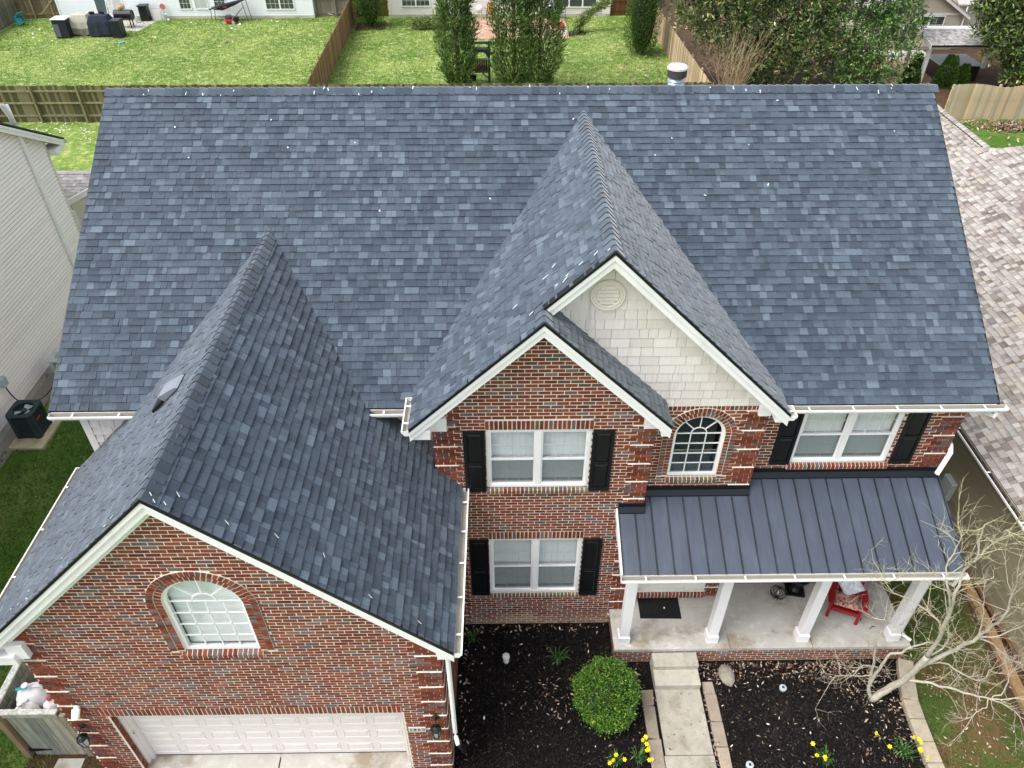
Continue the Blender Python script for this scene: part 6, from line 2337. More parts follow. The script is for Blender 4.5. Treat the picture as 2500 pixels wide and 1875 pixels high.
for (x0, z0, x1, z1) in ((-29.2, .35, -28.2, 1.2), (-30.5, 1.2, -29.5, .35)):
    y = 53.72
    MB(srgb(140, 128, 100)).extrude([(x0, y, z0), (x0 + .09, y, z0 - .05), (x1 + .09, y + .05, z1 - .05), (x1, y + .05, z1)], (0, -.03, 0)).build("brace", "wood_weathered", g2)
plank_fence("fence_panel", "grey fence panel between the white house and the brown fence", (-9.3, 54.0), (-6.4, 54.1), 1.8, [srgb(128, 122, 110), srgb(116, 110, 98)], "wood_weathered", side=-1, post_step=1.4, rails=(.2, 1.1))
plank_fence("fence_panel", "dark brown fence panel left of the cream house wall", (-6.3, 54.0), (-3.95, 54.0), 1.8, [srgb(96, 62, 36), srgb(84, 54, 32)], "wood_tan", side=-1, post_step=1.3)
plank_fence("fence_panel", "dark brown fence panel right of the cream house wall", (12.2, 53.9), (14.5, 53.9), 1.8, [srgb(92, 60, 36), srgb(104, 70, 42)], "wood_tan", side=-1, post_step=1.2)


# ================================================================== BACK HOUSES
def far_house(label, x0, x1, y, ztop, col, found=.18, depth=9, roofc=srgb(120, 112, 104), board=.125, name="back_house"):
    t = thing(name, label, "house", ((x0 + x1) / 2, y + depth / 2, 0))
    MB(tuple(c * .9 for c in col)).box(x0, x1, y + .03, y + depth, 0, ztop).build("wall", "vinyl", t)
    z = found
    while z < 2.7:
        mb = MB(jit(col, .015))
        mb.extrude([(x0, y - .002, z), (x0, y + .016, z + board), (x0, y + .03, z + board), (x0, y + .03, z)], (x1 - x0, 0, 0))
        mb.build("siding_board", "vinyl", t)
        z += board
    MB(srgb(188, 184, 172)).box(x0 - .01, x1 + .01, y - .012, y + .02, -.05, found).build("foundation", "concrete", t)
    for X in (x0, x1 - .1):
        MB(jit(col, .01)).box(X - .01, X + .11, y - .02, y + .029, found, ztop).build("corner_board", "vinyl", t)
    rf = MB(roofc)
    e = .4
    rf.extrude([(x0 - e, y - e, ztop), (x0 - e, y + depth / 2, ztop + depth * .35), (x0 - e, y + depth + e, ztop), (x0 - e, y + depth + e, ztop - .15), (x0 - e, y - e, ztop - .15)], (x1 - x0 + 2 * e, 0, 0))
    rf.build("roof", "asphalt_shingle_tan", t)
    return t


def far_window(t, x0, x1, z0, z1, y, lights=1, dark=True, cols=3, rows=2):
    f = MB(srgb(236, 236, 234))
    b = .06
    f.box(x0 - b, x0, y - .04, y + .05, z0 - b, z1 + b)
    f.box(x1, x1 + b, y - .04, y + .05, z0 - b, z1 + b)
    f.box(x0, x1, y - .04, y + .05, z1, z1 + b)
    f.box(x0 - b, x1 + b, y - .055, y + .05, z0 - b, z0 - .001)
    for k in range(1, lights):
        xm = x0 + (x1 - x0) * k / lights
        f.box(xm - .05, xm + .05, y - .035, y + .05, z0, z1)
    w = f.build("window", "paint", t)
    MB().poly([(x0, y - .012, z0), (x1, y - .012, z0), (x1, y - .012, z1), (x0, y - .012, z1)]).build("pane", "glass", w)
    MB(srgb(70, 78, 76) if dark else srgb(206, 210, 204)).poly([(x0, y - .006, z0), (x1, y - .006, z0), (x1, y - .006, z1), (x0, y - .006, z1)]).build("blind", "paint", w)
    mu = MB(srgb(226, 228, 226))
    for k in range(lights):
        a, c = x0 + (x1 - x0) * k / lights, x0 + (x1 - x0) * (k + 1) / lights
        for i in range(1, cols):
            xx = a + (c - a) * i / cols
            mu.box(xx - .009, xx + .009, y - .02, y - .014, z0, z1)
    for i in range(1, rows * 2):
        zz = z0 + (z1 - z0) * i / (rows * 2)
        mu.box(x0, x1, y - .0205, y - .0135, zz - (.02 if i == rows else .009), zz + (.02 if i == rows else .009))
    mu.build("muntin", "paint", w)


WY = 53.6
wh = far_house("white lap sided house behind the left back lawn", -27.8, -9.4, WY, 5.4, srgb(232, 236, 238))
far_window(wh, -12.75, -10.8, .62, 2.0, WY, 2, True)
far_window(wh, -17.85, -17.0, .66, 2.05, WY, 1, False)
far_window(wh, -18.95, -18.2, .66, 2.05, WY, 1, True)
far_window(wh, -16.45, -15.7, .8, 2.1, WY, 1, True)
dd = MB(srgb(236, 236, 234))
dd.box(-25.1, -25.0, WY - .03, WY + .02, .25, 2.4).box(-23.1, -23.0, WY - .03, WY + .02, .25, 2.4)
D1 = dd.build("patio_door", "paint", wh)
MB(srgb(74, 92, 92)).box(-25.0, -24.2, WY - .015, WY - .005, .4, 2.4).build("door_panel", "plastic", D1)
MB(srgb(208, 212, 208)).box(-24.1, -23.1, WY - .015, WY - .005, .4, 2.4).build("door_panel", "plastic", D1)
stp = MB(srgb(198, 198, 190))
stp.box(-25.2, -23.2, WY - .5, WY - .02, 0, .22)
props(stp.build("door_stoop", "concrete"), "low concrete step at the patio door of the white house", "step")
ch_ = far_house("cream lap sided house behind the middle back lawn", -3.95, 12.15, 53.7, 5.4, srgb(226, 222, 212))
far_window(ch_, -2.95, -1.0, .76, 2.1, 53.7, 2, True)
far_window(ch_, 8.15, 11.1, .66, 2.1, 53.7, 3, True, 1, 1)
far_window(ch_, 1.2, 2.6, 1.35, 2.2, 53.7, 1, False, 2, 1)

# tan gabled house at the back right
TY = 45.2
th_ = thing("back_house", "tan lap sided house with a front gable behind the pergola", "house", (31, 49, 0))
tb = MB(srgb(188, 178, 160))
tb.extrude([(28.2, TY + .03, 0), (33.4, TY + .03, 0), (33.4, TY + .03, 2.2), (30.8, TY + .03, 3.75), (28.2, TY + .03, 2.2)], (0, 6, 0))
tb.build("wall", "vinyl", th_)
z = .2
while z < 3.5:
    h_ = 2.6 if z < 2.2 else 2.6 - (z - 2.2) / 1.55 * 2.6
    if h_ > .1:
        mb = MB(jit(srgb(192, 182, 164), .02))
        mb.extrude([(30.8 - h_, TY - .002, z), (30.8 - h_, TY + .016, z + .13), (30.8 - h_, TY + .03, z + .13), (30.8 - h_, TY + .03, z)], (2 * h_, 0, 0))
        mb.build("siding_board", "vinyl", th_)
    z += .13
mb = MB(srgb(228, 226, 220))
for s in (-1, 1):
    mb.extrude([(30.8, TY - .3, 3.85), (30.8 + s * 3.0, TY - .3, 2.05), (30.8 + s * 3.0, TY - .3, 1.85), (30.8, TY - .3, 3.65)], (0, .04, 0))
mb.box(28.2, 33.4, TY - .03, TY - .004, 2.08, 2.2)
mb.build("rake_board", "paint", th_)
rf = MB(srgb(150, 146, 140))
for s in (-1, 1):
    rf.extrude([(30.8, TY - .32, 3.92), (30.8 + s * 3.05, TY - .32, 2.08), (30.8 + s * 3.05, TY + 6.3, 2.08), (30.8, TY + 6.3, 3.92)], (0, 0, -.06))
rf.build("roof", "asphalt_shingle_tan", th_)
far_window(th_, 30.5, 32.3, 1.0, 2.0, TY, 2, True, 2, 1)
mb = MB(srgb(196, 188, 172))
mb.box(33.4, 42, TY + .5, TY + 8, 0, 2.6)
mb.build("wing_wall", "vinyl", th_)
mb = MB(srgb(176, 172, 166))
mb.extrude([(33.0, TY + .1, 2.6), (42.3, TY + .1, 2.6), (42.3, TY + 4.2, 4.6), (33.0, TY + 4.2, 4.6)], (0, 0, .08))
mb.build("wing_roof", "asphalt_shingle_tan", th_)
pipe("downspout", [(33.5, TY - .1, 3.2), (33.5, TY - .1, .1)], .1, .08, "gutter_white", th_)
sheet("patio", "brick_paver", [(26.2, 35), (29.9, 38.8), (29.9, 43.2), (27.0, 43.2)], .014)
sheet("patio", "concrete", [(27.5, 43.2), (31.5, 43.2), (31.5, 45.1), (27.5, 45.1)], .016)
sheet("lawn", "lawn_green", [(15.2, 20.3), (40, 20.3), (40, 34), (15.2, 34)], .012)
sheet("soil", "soil", [(15.15, 34), (40, 34), (40, 60), (15, 60)], .010)

# pergola
pg = thing("garden_pavilion", "white post pavilion with grey shingle roof on the back right patio", "pavilion", (30.5, 39.5, 0))
for (x, y) in ((28.45, 38.55), (28.75, 41.4), (33.6, 38.55), (33.6, 41.4)):
    MB(srgb(226, 224, 216)).box(x - .1, x + .1, y - .1, y + .1, 0, 2.2).build("post", "paint", pg, bevel=.01)
mb = MB(srgb(228, 226, 220))
mb.box(28.3, 33.8, 38.47, 38.63, 2.0, 2.18)
mb.build("beam", "paint", pg)
mb = MB(srgb(228, 226, 220))
mb.box(28.3, 33.8, 41.32, 41.48, 2.0, 2.18)
mb.build("beam", "paint", pg)
S_pg = Slope((28.2, 38.0, 2.3), (1, 0, 0), (0, 1.8, .35))
PP = Pieces()
lp = math.hypot(1.8, .35)
shingles(PP, S_pg, [(0, 0), (5.8, 0), (5.8, lp), (0, lp)], [srgb(186, 182, 178), srgb(170, 166, 162), srgb(152, 148, 146), srgb(198, 194, 190)], [3, 3, 2, 2], e=.17)
prb = MB()
prb.extrude([(28.2, 38.0, 2.285), (28.2, 39.8, 2.635), (28.2, 41.8, 2.285), (28.2, 41.8, 2.2), (28.2, 39.8, 2.55), (28.2, 38.0, 2.2)], (5.8, 0, 0))
PGR = prb.build("roof", "roof_deck", pg)
PP.emit("shingle", "asphalt_shingle_tan", PGR, 150, "shingles")
rf = MB(srgb(204, 202, 198))
rf.extrude([(28.2, 39.82, 2.66), (34.0, 39.82, 2.66), (34.0, 41.8, 2.31), (28.2, 41.8, 2.31)], (0, 0, .02))
rf.build("back_slope", "asphalt_shingle_tan", PGR)
mb = MB(srgb(230, 228, 222))
for (ya, yb_) in ((37.98, 39.8), (41.82, 39.8)):
    mb.extrude([(28.16, ya, 2.32), (28.16, yb_, 2.69), (28.16, yb_, 2.45), (28.16, ya, 2.08)], (.035, 0, 0))
mb.build("rake_board", "paint", pg)
ht = thing("hot_tub", "dark hot tub with pale cover under the pavilion", "hot tub", (30.9, 40, 0))
MB(srgb(40, 38, 38)).box(29.7, 32.0, 39.0, 41.0, 0, .85).build("tub", "plastic", ht, bevel=.05)
MB(srgb(214, 222, 228)).box(29.65, 32.05, 38.95, 41.05, .86, .96).build("cover", "plastic", ht, bevel=.03)
for (x, y, hh, w_, lb) in ((27.75, 38.3, 1.25, .55, "left one of the clipped arborvitae before the pavilion"), (28.45, 39.4, 1.35, .42, "arborvitae tucked behind the front post of the pavilion"), (29.75, 38.2, 1.6, .65, "tallest arborvitae before the pavilion"), (30.75, 38.3, 1.1, .4, "small arborvitae right of the tallest one")):
    t = thing("arborvitae", lb, "shrub", (x, y, 0), "arborvitae shrubs by the pavilion")
    n = 4200
    h01 = RNG.uniform(0, 1, n)
    rr = w_ * np.clip(1.15 - h01, .05, 1) ** .6 * (.75 + .3 * RNG.uniform(0, 1, n))
    a = RNG.uniform(0, 2 * np.pi, n)
    c_ = np.stack([x + rr * np.cos(a), y + rr * np.sin(a), h01 * hh * 1.02], 1)
    leaf_cloud("foliage", c_, np.stack([np.cos(a) * .5, np.sin(a) * .5, np.full(n, .9)], 1) + RNG.normal(0, .3, (n, 3)), RNG.uniform(.08, .16, n), .022, [srgb(66, 98, 30), srgb(50, 82, 26), srgb(86, 116, 38), srgb(36, 62, 20)], [3, 3, 2, 2], "leaf", parent=t, kind="stuff")
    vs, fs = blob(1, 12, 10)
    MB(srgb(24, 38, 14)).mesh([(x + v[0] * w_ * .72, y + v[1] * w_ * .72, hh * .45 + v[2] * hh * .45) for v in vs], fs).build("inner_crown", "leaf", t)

# ================================================================== TREES AT THE BACK
def cypress(label, x, y, h, w, n, cols, group=None, twin=None, name="cypress_tree", base=0.1, round_=False, lean=0.0, loose=.5):
    t = thing(name, label, "tree", (x, y, 0), group)
    tk = MB(srgb(98, 78, 60))
    stems = [(0, 0)] if not twin else twin
    for (sx, sy_) in stems:
        tk.tube([(x + sx, y + sy_, 0), (x + sx * 1.05, y + sy_, h * .5), (x + sx + lean, y + sy_, h * .9)], [.13, .09, .03], 7)
    tk.build("trunk", "bark", t, smooth=True)
    h01 = RNG.uniform(base / h, 1, n) ** .95
    k = RNG.integers(0, len(stems), n)
    st_ = np.array(stems)[k]
    prof = np.clip(np.minimum((h01 + .12) * 4, (1.06 - h01) * (3.2 if not round_ else 6)), .05, 1)
    # tufts: sprays stick out in bunches so the outline is ragged
    nt = 160
    ta = RNG.uniform(0, 2 * np.pi, nt)
    th = RNG.uniform(0, 1, nt)
    a = RNG.uniform(0, 2 * np.pi, n)
    bun = np.zeros(n)
    for i in range(nt):
        da = np.abs((a - ta[i] + np.pi) % (2 * np.pi) - np.pi)
        bun = np.maximum(bun, np.exp(-(da / .35) ** 2 - ((h01 - th[i]) * h / .35) ** 2))
    rr = w * prof * (.12 + .68 * RNG.uniform(0, 1, n) ** .6 + loose * .6 * bun)
    c_ = np.stack([x + st_[:, 0] + lean * h01 + rr * np.cos(a), y + st_[:, 1] + rr * np.sin(a), h01 * h], 1)
    d = np.stack([np.cos(a) * .55, np.sin(a) * .55, np.full(n, .8)], 1) + RNG.normal(0, .35, (n, 3))
    L_ = RNG.uniform(.12, .34, n) if not round_ else RNG.uniform(.06, .14, n)
    outer = (rr / (w * prof + 1e-6)) + RNG.normal(0, .15, n)
    cA = np.array(cols)
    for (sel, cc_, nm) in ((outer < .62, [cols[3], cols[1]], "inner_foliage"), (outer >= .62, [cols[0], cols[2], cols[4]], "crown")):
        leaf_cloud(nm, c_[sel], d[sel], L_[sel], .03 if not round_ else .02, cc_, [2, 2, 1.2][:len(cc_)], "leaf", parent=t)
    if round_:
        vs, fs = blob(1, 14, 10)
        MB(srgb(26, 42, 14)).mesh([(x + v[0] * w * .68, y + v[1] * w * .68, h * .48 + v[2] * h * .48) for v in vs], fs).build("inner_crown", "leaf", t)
    return t


CY = [srgb(82, 110, 50), srgb(58, 84, 38), srgb(102, 130, 64), srgb(40, 60, 28), srgb(122, 140, 80)]
cypress("narrow shaggy cypress left of the play tower", 1.75, 38.0, 9.5, 1.0, 17000, CY, "shaggy cypresses behind the fence", loose=.85)
cypress("broad twin stemmed shaggy cypress right of the play tower", 5.6, 38.0, 9.5, 1.15, 29000, CY, "shaggy cypresses behind the fence", twin=[(-.7, 0), (.75, .15)], loose=.85)
AB = [srgb(72, 106, 38), srgb(56, 86, 32), srgb(80, 110, 42), srgb(38, 62, 22), srgb(96, 124, 56)]
cypress("dense columnar arborvitae by the brown dividing fence", -4.95, 51.2, 5.5, 1.1, 11000, AB, "columnar arborvitae by the cream house", name="arborvitae_tree", round_=True)
cypress("dense columnar arborvitae by the pale right hand fence", 13.1, 44.6, 5.5, 1.15, 13000, AB, "columnar arborvitae by the cream house", name="arborvitae_tree", round_=True)


def broadleaf(label, clumps, n, cols, wts, L_, W_, trunk, name="magnolia_tree", group=None):
    x, y = trunk[0]
    t = thing(name, label, "tree", (x, y, 0), group)
    for i, (tx, ty, hh) in enumerate([(c[0], c[1], c[2]) for c in clumps]):
        mb = MB(srgb(112, 100, 84))
        pts = smooth_path([(x, y, 0), (x + (tx - x) * .15, y + (ty - y) * .15, hh * .35), (x + (tx - x) * .6, y + (ty - y) * .6, hh * .7), (tx, ty, hh)], 3, .05)
        mb.tube(pts, [(.16 if i == 0 else .09) * (1 - .75 * k / (len(pts) - 1)) for k in range(len(pts))], 6)
        mb.build("trunk" if i == 0 else "limb", "bark", t, smooth=True)
    tot = sum(c[3] ** 2 for c in clumps)
    Cs, Ds = [], []
    for (cx_, cy_, cz_, r_, sq) in clumps:
        k = int(n * r_ ** 2 / tot / 7)
        d = sphere_dirs(k)
        rad = r_ * (.45 + .62 * RNG.uniform(0, 1, k) ** .5) * (1 + .22 * np.sin(d[:, 0] * 5 + cx_) * np.sin(d[:, 1] * 6 + cy_) + .15 * np.sin(d[:, 2] * 8))
        p_ = np.array([cx_, cy_, cz_]) + d * rad[:, None] * np.array([1, 1, sq])
        p_[:, 2] = np.maximum(p_[:, 2], .15)
        # each twig tip carries a whorl of leaves
        q = np.repeat(p_, 7, 0) + RNG.normal(0, .06, (k * 7, 3))
        dd_ = np.repeat(d, 7, 0) * .6 + RNG.normal(0, .75, (k * 7, 3)) + np.array([0, 0, .35])
        Cs.append(q); Ds.append(dd_)
    Cs, Ds = np.concatenate(Cs), np.concatenate(Ds)
    m_ = len(Cs)
    leaf_cloud("crown", Cs, Ds, RNG.uniform(L_ * .7, L_ * 1.3, m_), W_, cols, wts, "leaf_gloss", parent=t)
    return t


MG = [srgb(72, 96, 48), srgb(90, 114, 58), srgb(52, 72, 36), srgb(122, 132, 78), srgb(150, 132, 90), srgb(176, 168, 124)]
broadleaf("big bronze tinged magnolia behind the bare multi stemmed shrub", [(18.5, 38.8, 3.2, 2.4, 1.1), (16.6, 38.4, 3.8, 1.7, 1.0), (20.3, 38.6, 4.6, 2.0, 1.0), (17.6, 38.6, 6.3, 2.1, 1.0), (20.6, 39.2, 6.6, 2.1, 1.0), (18.9, 38.2, 1.6, 1.6, .8), (21.2, 38.0, 2.2, 1.7, .9), (15.9, 39, 5.6, 1.2, 1.0), (14.9, 38.6, 4.2, 1.2, 1.0), (14.6, 39, 6.4, 1.3, 1.0)], 36000, MG, [4, 4, 3, 2, 1.8, 1.0], .25, .045, [(18.7, 38.9)])
GG = [srgb(76, 106, 48), srgb(92, 126, 58), srgb(56, 80, 40), srgb(116, 148, 70), srgb(142, 168, 90), srgb(84, 106, 64)]
broadleaf("dense dark green broadleaf tree right of the bronze magnolia", [(23.6, 38.4, 3.0, 2.2, 1.1), (25.4, 38.0, 2.0, 1.8, 1.0), (22.6, 38.8, 5.2, 2.0, 1.0), (25.2, 38.8, 5.0, 2.0, 1.0), (23.9, 39.0, 7.0, 2.2, 1.0), (24.2, 37.6, 1.2, 1.5, .8), (26.4, 38.4, 3.4, 1.2, 1.0), (26.2, 39.2, 6.2, 1.6, 1.0)], 30000, GG, [4, 4, 3, 2.5, 1.5, 2], .2, .036, [(24.0, 38.8)], name="broadleaf_tree")
broadleaf("magnolia with pale leaf tips over the pavilion at the far right", [(31.9, 37.0, 3.0, 1.3, 1.0), (33.2, 36.6, 4.4, 1.7, 1.0), (31.3, 37.4, 4.6, 1.3, .9), (34.2, 36.6, 2.0, 1.6, 1.0), (32.8, 37.4, 5.8, 1.7, 1.0), (35.0, 37, 3.6, 1.8, 1.0), (30.7, 37.2, 3.4, .8, .8), (30.2, 37.4, 4.9, 1.0, .9), (31.0, 37.0, 5.8, 1.2, 1), (32.9, 36.6, 1.6, 1.0, .9), (33.6, 36.2, 3.2, 1.3, 1), (35.4, 37, 5.4, 1.7, 1)], 30000, MG[:4] + [srgb(160, 158, 94), srgb(120, 136, 64)], [4, 4, 3, 2.5, 1.0, 2], .27, .052, [(32.6, 37.2)])

# bare multi stemmed shrub
bs = thing("bare_shrub", "leafless straw coloured shrub with many upright stems in front of the bronze magnolia", "shrub", (16.9, 36.4, 0))
mb = MB()
for i in range(70):
    a = random.uniform(0, 2 * math.pi)
    r0 = random.uniform(0, .5)
    sp = random.uniform(.2, 1.0)
    h_ = random.uniform(1.8, 3.9)
    b = Vector((16.9 + r0 * math.cos(a), 36.4 + r0 * math.sin(a) * .6, 0))
    d = Vector((math.cos(a) * sp * .55, math.sin(a) * sp * .3, 1))
    pts = [b]
    for k in range(5):
        pts.append(pts[-1] + (d + Vector((random.gauss(0, .16), random.gauss(0, .1), 0))) * h_ / 5)
        d.x *= 1.12
    mb.tube(pts, [.013, .012, .011, .009, .007, .005], 4, jit(random.choice((srgb(176, 152, 118), srgb(150, 128, 98), srgb(190, 170, 136))), .1), caps=False)
    for _ in range(4):
        k = random.randint(1, 4)
        e_ = Vector((random.gauss(0, .7), random.gauss(0, .3), 1)).normalized() * random.uniform(.4, .9)
        mb.tube([pts[k], pts[k] + e_ * .5, pts[k] + e_], [.008, .006, .004], 3, srgb(170, 148, 116), caps=False)
mb.build("stems", "bark", bs, kind="stuff")

# leaning juniper and low juniper
def juniper(label, path, r_, n, name="juniper_shrub"):
    t = thing(name, label, "shrub", (*path[0][:2], 0), "junipers by the brick patio")
    MB(srgb(90, 72, 54)).tube(smooth_path(path, 3, .01), .05, 6).build("trunk", "bark", t, smooth=True)
    pts = np.array([tuple(v) for v in smooth_path(path, 6, .0)])
    k = RNG.integers(2, len(pts), n)
    ax = np.array(path[-1]) - np.array(path[0])
    ax = ax / np.linalg.norm(ax)
    c_ = pts[k] + RNG.normal(0, 1, (n, 3)) * r_ * np.array([1, 1, .7])
    c_[:, 2] = np.maximum(c_[:, 2], .05)
    leaf_cloud("foliage", c_, np.tile(ax, (n, 1)) + RNG.normal(0, .5, (n, 3)), RNG.uniform(.1, .28, n), .025, [srgb(110, 124, 56), srgb(88, 106, 46), srgb(70, 88, 40), srgb(140, 150, 80)], [3, 3, 2, 1.5], "leaf", parent=t, kind="stuff")


juniper("wind swept juniper leaning right beside the propane tank", [(9.45, 49.5, 0), (9.5, 49.5, .5), (10.0, 49.6, 1.0), (10.8, 49.8, 1.5), (11.4, 50, 1.8)], .17, 2600)
juniper("low spreading juniper left of the shaggy cypress", [(.6, 50.5, .1), (-.1, 50.5, .35), (-.9, 50.5, .45), (-1.7, 50.4, .35)], .22, 2200)
sheet("mulch_bed", "mulch", [(8.8, 48.7), (9.9, 48.8), (10.1, 49.6), (9.2, 50.0), (8.8, 49.6)], .012)
sheet("mulch_bed", "soil", [(-6.0, 50.2), (-3.9, 50.4), (-4.0, 52.3), (-6.1, 52.2)], .013)

# brick patio behind the cream house: pavers laid in rows
pt = thing("brick_patio", "salmon brick paver patio behind the cream house", "patio", (5.4, 50.5, 0))
MB(srgb(120, 100, 88)).box(2.0, 8.78, 48.0, 53.2, 0, .03).build("patio_bed", "brick_paver", pt)
PV = MB()
for i in range(34):
    for j in range(26):
        x = 2.0 + i * .2
        y = 48.0 + j * .2 + (i % 2) * .1
        if random.random() < .985:
            PV.box(x + .006, x + .194, y + .006, min(y + .194, 53.2), .03, .045, jit(random.choice((srgb(190, 150, 128), srgb(178, 138, 118), srgb(200, 164, 144))), .08))
PV.build("pavers", "paint", pt, kind="stuff")

# play tower
pl = thing("play_tower", "dark weathered wooden play tower between the cypresses", "play tower", (3.0, 38.4, 0))
DKG = srgb(56, 66, 60)
for (x, y) in ((2.45, 38.4), (3.5, 38.4), (2.45, 39.5), (3.5, 39.5)):
    MB(DKG).box(x - .06, x + .06, y - .06, y + .06, 0, 2.2).build("post", "wood_weathered", pl)
MB(srgb(120, 124, 118)).box(2.35, 3.6, 38.33, 38.47, 2.08, 2.2).build("top_rail", "wood_weathered", pl)
MB(srgb(120, 124, 118)).box(2.35, 3.6, 39.43, 39.57, 2.08, 2.2).build("top_rail", "wood_weathered", pl)
MB(srgb(150, 154, 150)).box(2.4, 3.58, 38.3, 38.36, 1.56, 1.64).build("rail", "wood_weathered", pl)
for i in range(7):
    MB(jit(srgb(74, 54, 36), .2)).box(2.55 + i * .125, 2.66 + i * .125, 38.37, 38.395, .95, 1.56).build("slat", "wood_tan", pl)
MB(srgb(96, 84, 66)).box(2.4, 3.55, 38.35, 39.5, .82, .94).build("deck", "wood_weathered", pl)
ar = MB(DKG)
for i in range(10):
    a0, a1 = math.pi * i / 10, math.pi * (i + 1) / 10
    f_ = lambda a: (3.08 - .3 * math.cos(a), 1.7 + .25 * math.sin(a))
    (x0, z0), (x1, z1) = f_(a0), f_(a1)
    ar.extrude([(x0, 38.36, z0), (x1, 38.36, z1), (x1, 38.36, 2.08), (x0, 38.36, 2.08)], (0, .05, 0))
ar.box(2.5, 2.78, 38.36, 38.41, 1.7, 2.08).box(3.38, 3.44, 38.36, 38.41, 1.7, 2.08)
ar.build("arched_panel", "wood_weathered", pl)
MB(srgb(110, 112, 104)).box(3.56, 6.9, 38.75, 38.87, 1.72, 1.84).build("swing_beam", "wood_weathered", pl)
MB(srgb(20, 20, 22)).box(2.5, 2.75, 38.6, 38.9, .3, .6).build("tyre_swing", "plastic", pl)
MB(srgb(96, 84, 66)).extrude([(3.45, 38.36, .5), (3.45, 38.36, .58), (3.15, 38.36, .82), (3.07, 38.36, .82)], (0, .05, 0)).build("brace", "wood_weathered", pl)

# patio furniture
def patio_chair(x, y, rz, sling, label, framec=srgb(40, 40, 42)):
    t = thing("patio_chair", label, "chair", (x, y, .045), "metal patio chairs")
    M_ = Matrix.Translation((x, y, .045)) @ Matrix.Rotation(rz, 4, 'Z')
    for s in (-1, 1):
        MB(framec).tube([M_ @ Vector((s * .28, -.28, 0)), M_ @ Vector((s * .28, -.26, .62)), M_ @ Vector((s * .28, .2, .64)), M_ @ Vector((s * .26, .26, .5))], .02, 6).build("arm_frame", "black_metal", t)
        MB(framec).tube([M_ @ Vector((s * .26, .3, 0)), M_ @ Vector((s * .26, .2, .42)), M_ @ Vector((s * .26, .34, 1.0))], .02, 6).build("leg", "black_metal", t)
    a = [(-.25, -.26, .42), (.25, -.26, .42), (.25, .2, .40), (-.25, .2, .40)]
    MB(sling).extrude([M_ @ Vector(p) for p in a], (0, 0, .02)).build("seat", "cloth", t)
    a = [(-.25, .2, .42), (.25, .2, .42), (.25, .35, 1.02), (-.25, .35, 1.02)]
    MB(sling).extrude([M_ @ Vector(p) for p in a], M_.to_3x3() @ Vector((0, .02, .005))).build("backrest", "cloth", t)


patio_chair(3.45, 52.75, R(-6), srgb(214, 150, 76), "orange sling patio chair against the cream house wall")
patio_chair(8.45, 53.0, R(40), srgb(64, 62, 60), "dark framed patio chair below the triple window")
kg = thing("kettle_grill", "white kettle grill beside the orange patio chair", "grill", (2.65, 52.9, .045))
MB(srgb(226, 226, 224)).lathe((2.65, 52.9, .75), [(.05, -.26), (.2, -.2), (.27, -.05), (.28, 0), (.25, .12), (.14, .21), (0, .24)], 18).build("kettle", "plastic", kg, smooth=True)
for k in range(3):
    a = 2 * math.pi * k / 3 + .3
    MB(srgb(40, 40, 40)).tube([(2.65 + .1 * math.cos(a), 52.9 + .1 * math.sin(a), .55), (2.65 + .3 * math.cos(a), 52.9 + .3 * math.sin(a), .05)], .015, 5).build("leg", "black_metal", kg)
sg_ = thing("steel_grill", "shiny domed grill half hidden by the twin cypress", "grill", (7.75, 52.9, .045))
MB(srgb(200, 206, 210)).lathe((7.75, 52.9, .8), [(.06, -.3), (.24, -.18), (.3, 0), (.26, .16), (.12, .26), (0, .28)], 18).build("dome", "galvanised", sg_, smooth=True)
MB(srgb(60, 60, 60)).box(7.5, 8.0, 52.7, 53.1, .05, .5).build("cart", "black_metal", sg_)


def propane(x, y, z, label):
    t = thing("propane_tank", label, "tank", (x, y, z), "white propane tanks")
    MB(srgb(226, 230, 232)).lathe((x, y, z), [(.12, 0), (.125, .02), (.155, .06), (.16, .1), (.16, .3), (.13, .38), (.05, .41)], 18).build("tank_body", "plastic", t, smooth=True)
    MB(srgb(220, 224, 226)).lathe((x, y, z), [(.10, .38), (.105, .5), (.095, .5), (.09, .39)], 14).build("collar", "plastic", t)
    MB(srgb(120, 110, 80)).lathe((x, y, z), [(.03, .4), (.03, .47), (0, .48)], 8).build("valve", "plastic", t)


propane(8.55, 48.5, .045, "white propane tank on the near corner of the brick patio")
vs, fs = blob(.3, 14, 8, (1.5, .9, .55), .2)
props(MB(srgb(206, 40, 70)).mesh([(8.2 + v[0], 50.7 + v[1], .18 + v[2]) for v in vs], fs).build("crumpled_tarp", "cloth"), "crumpled crimson tarp lying on the brick patio", "tarp")

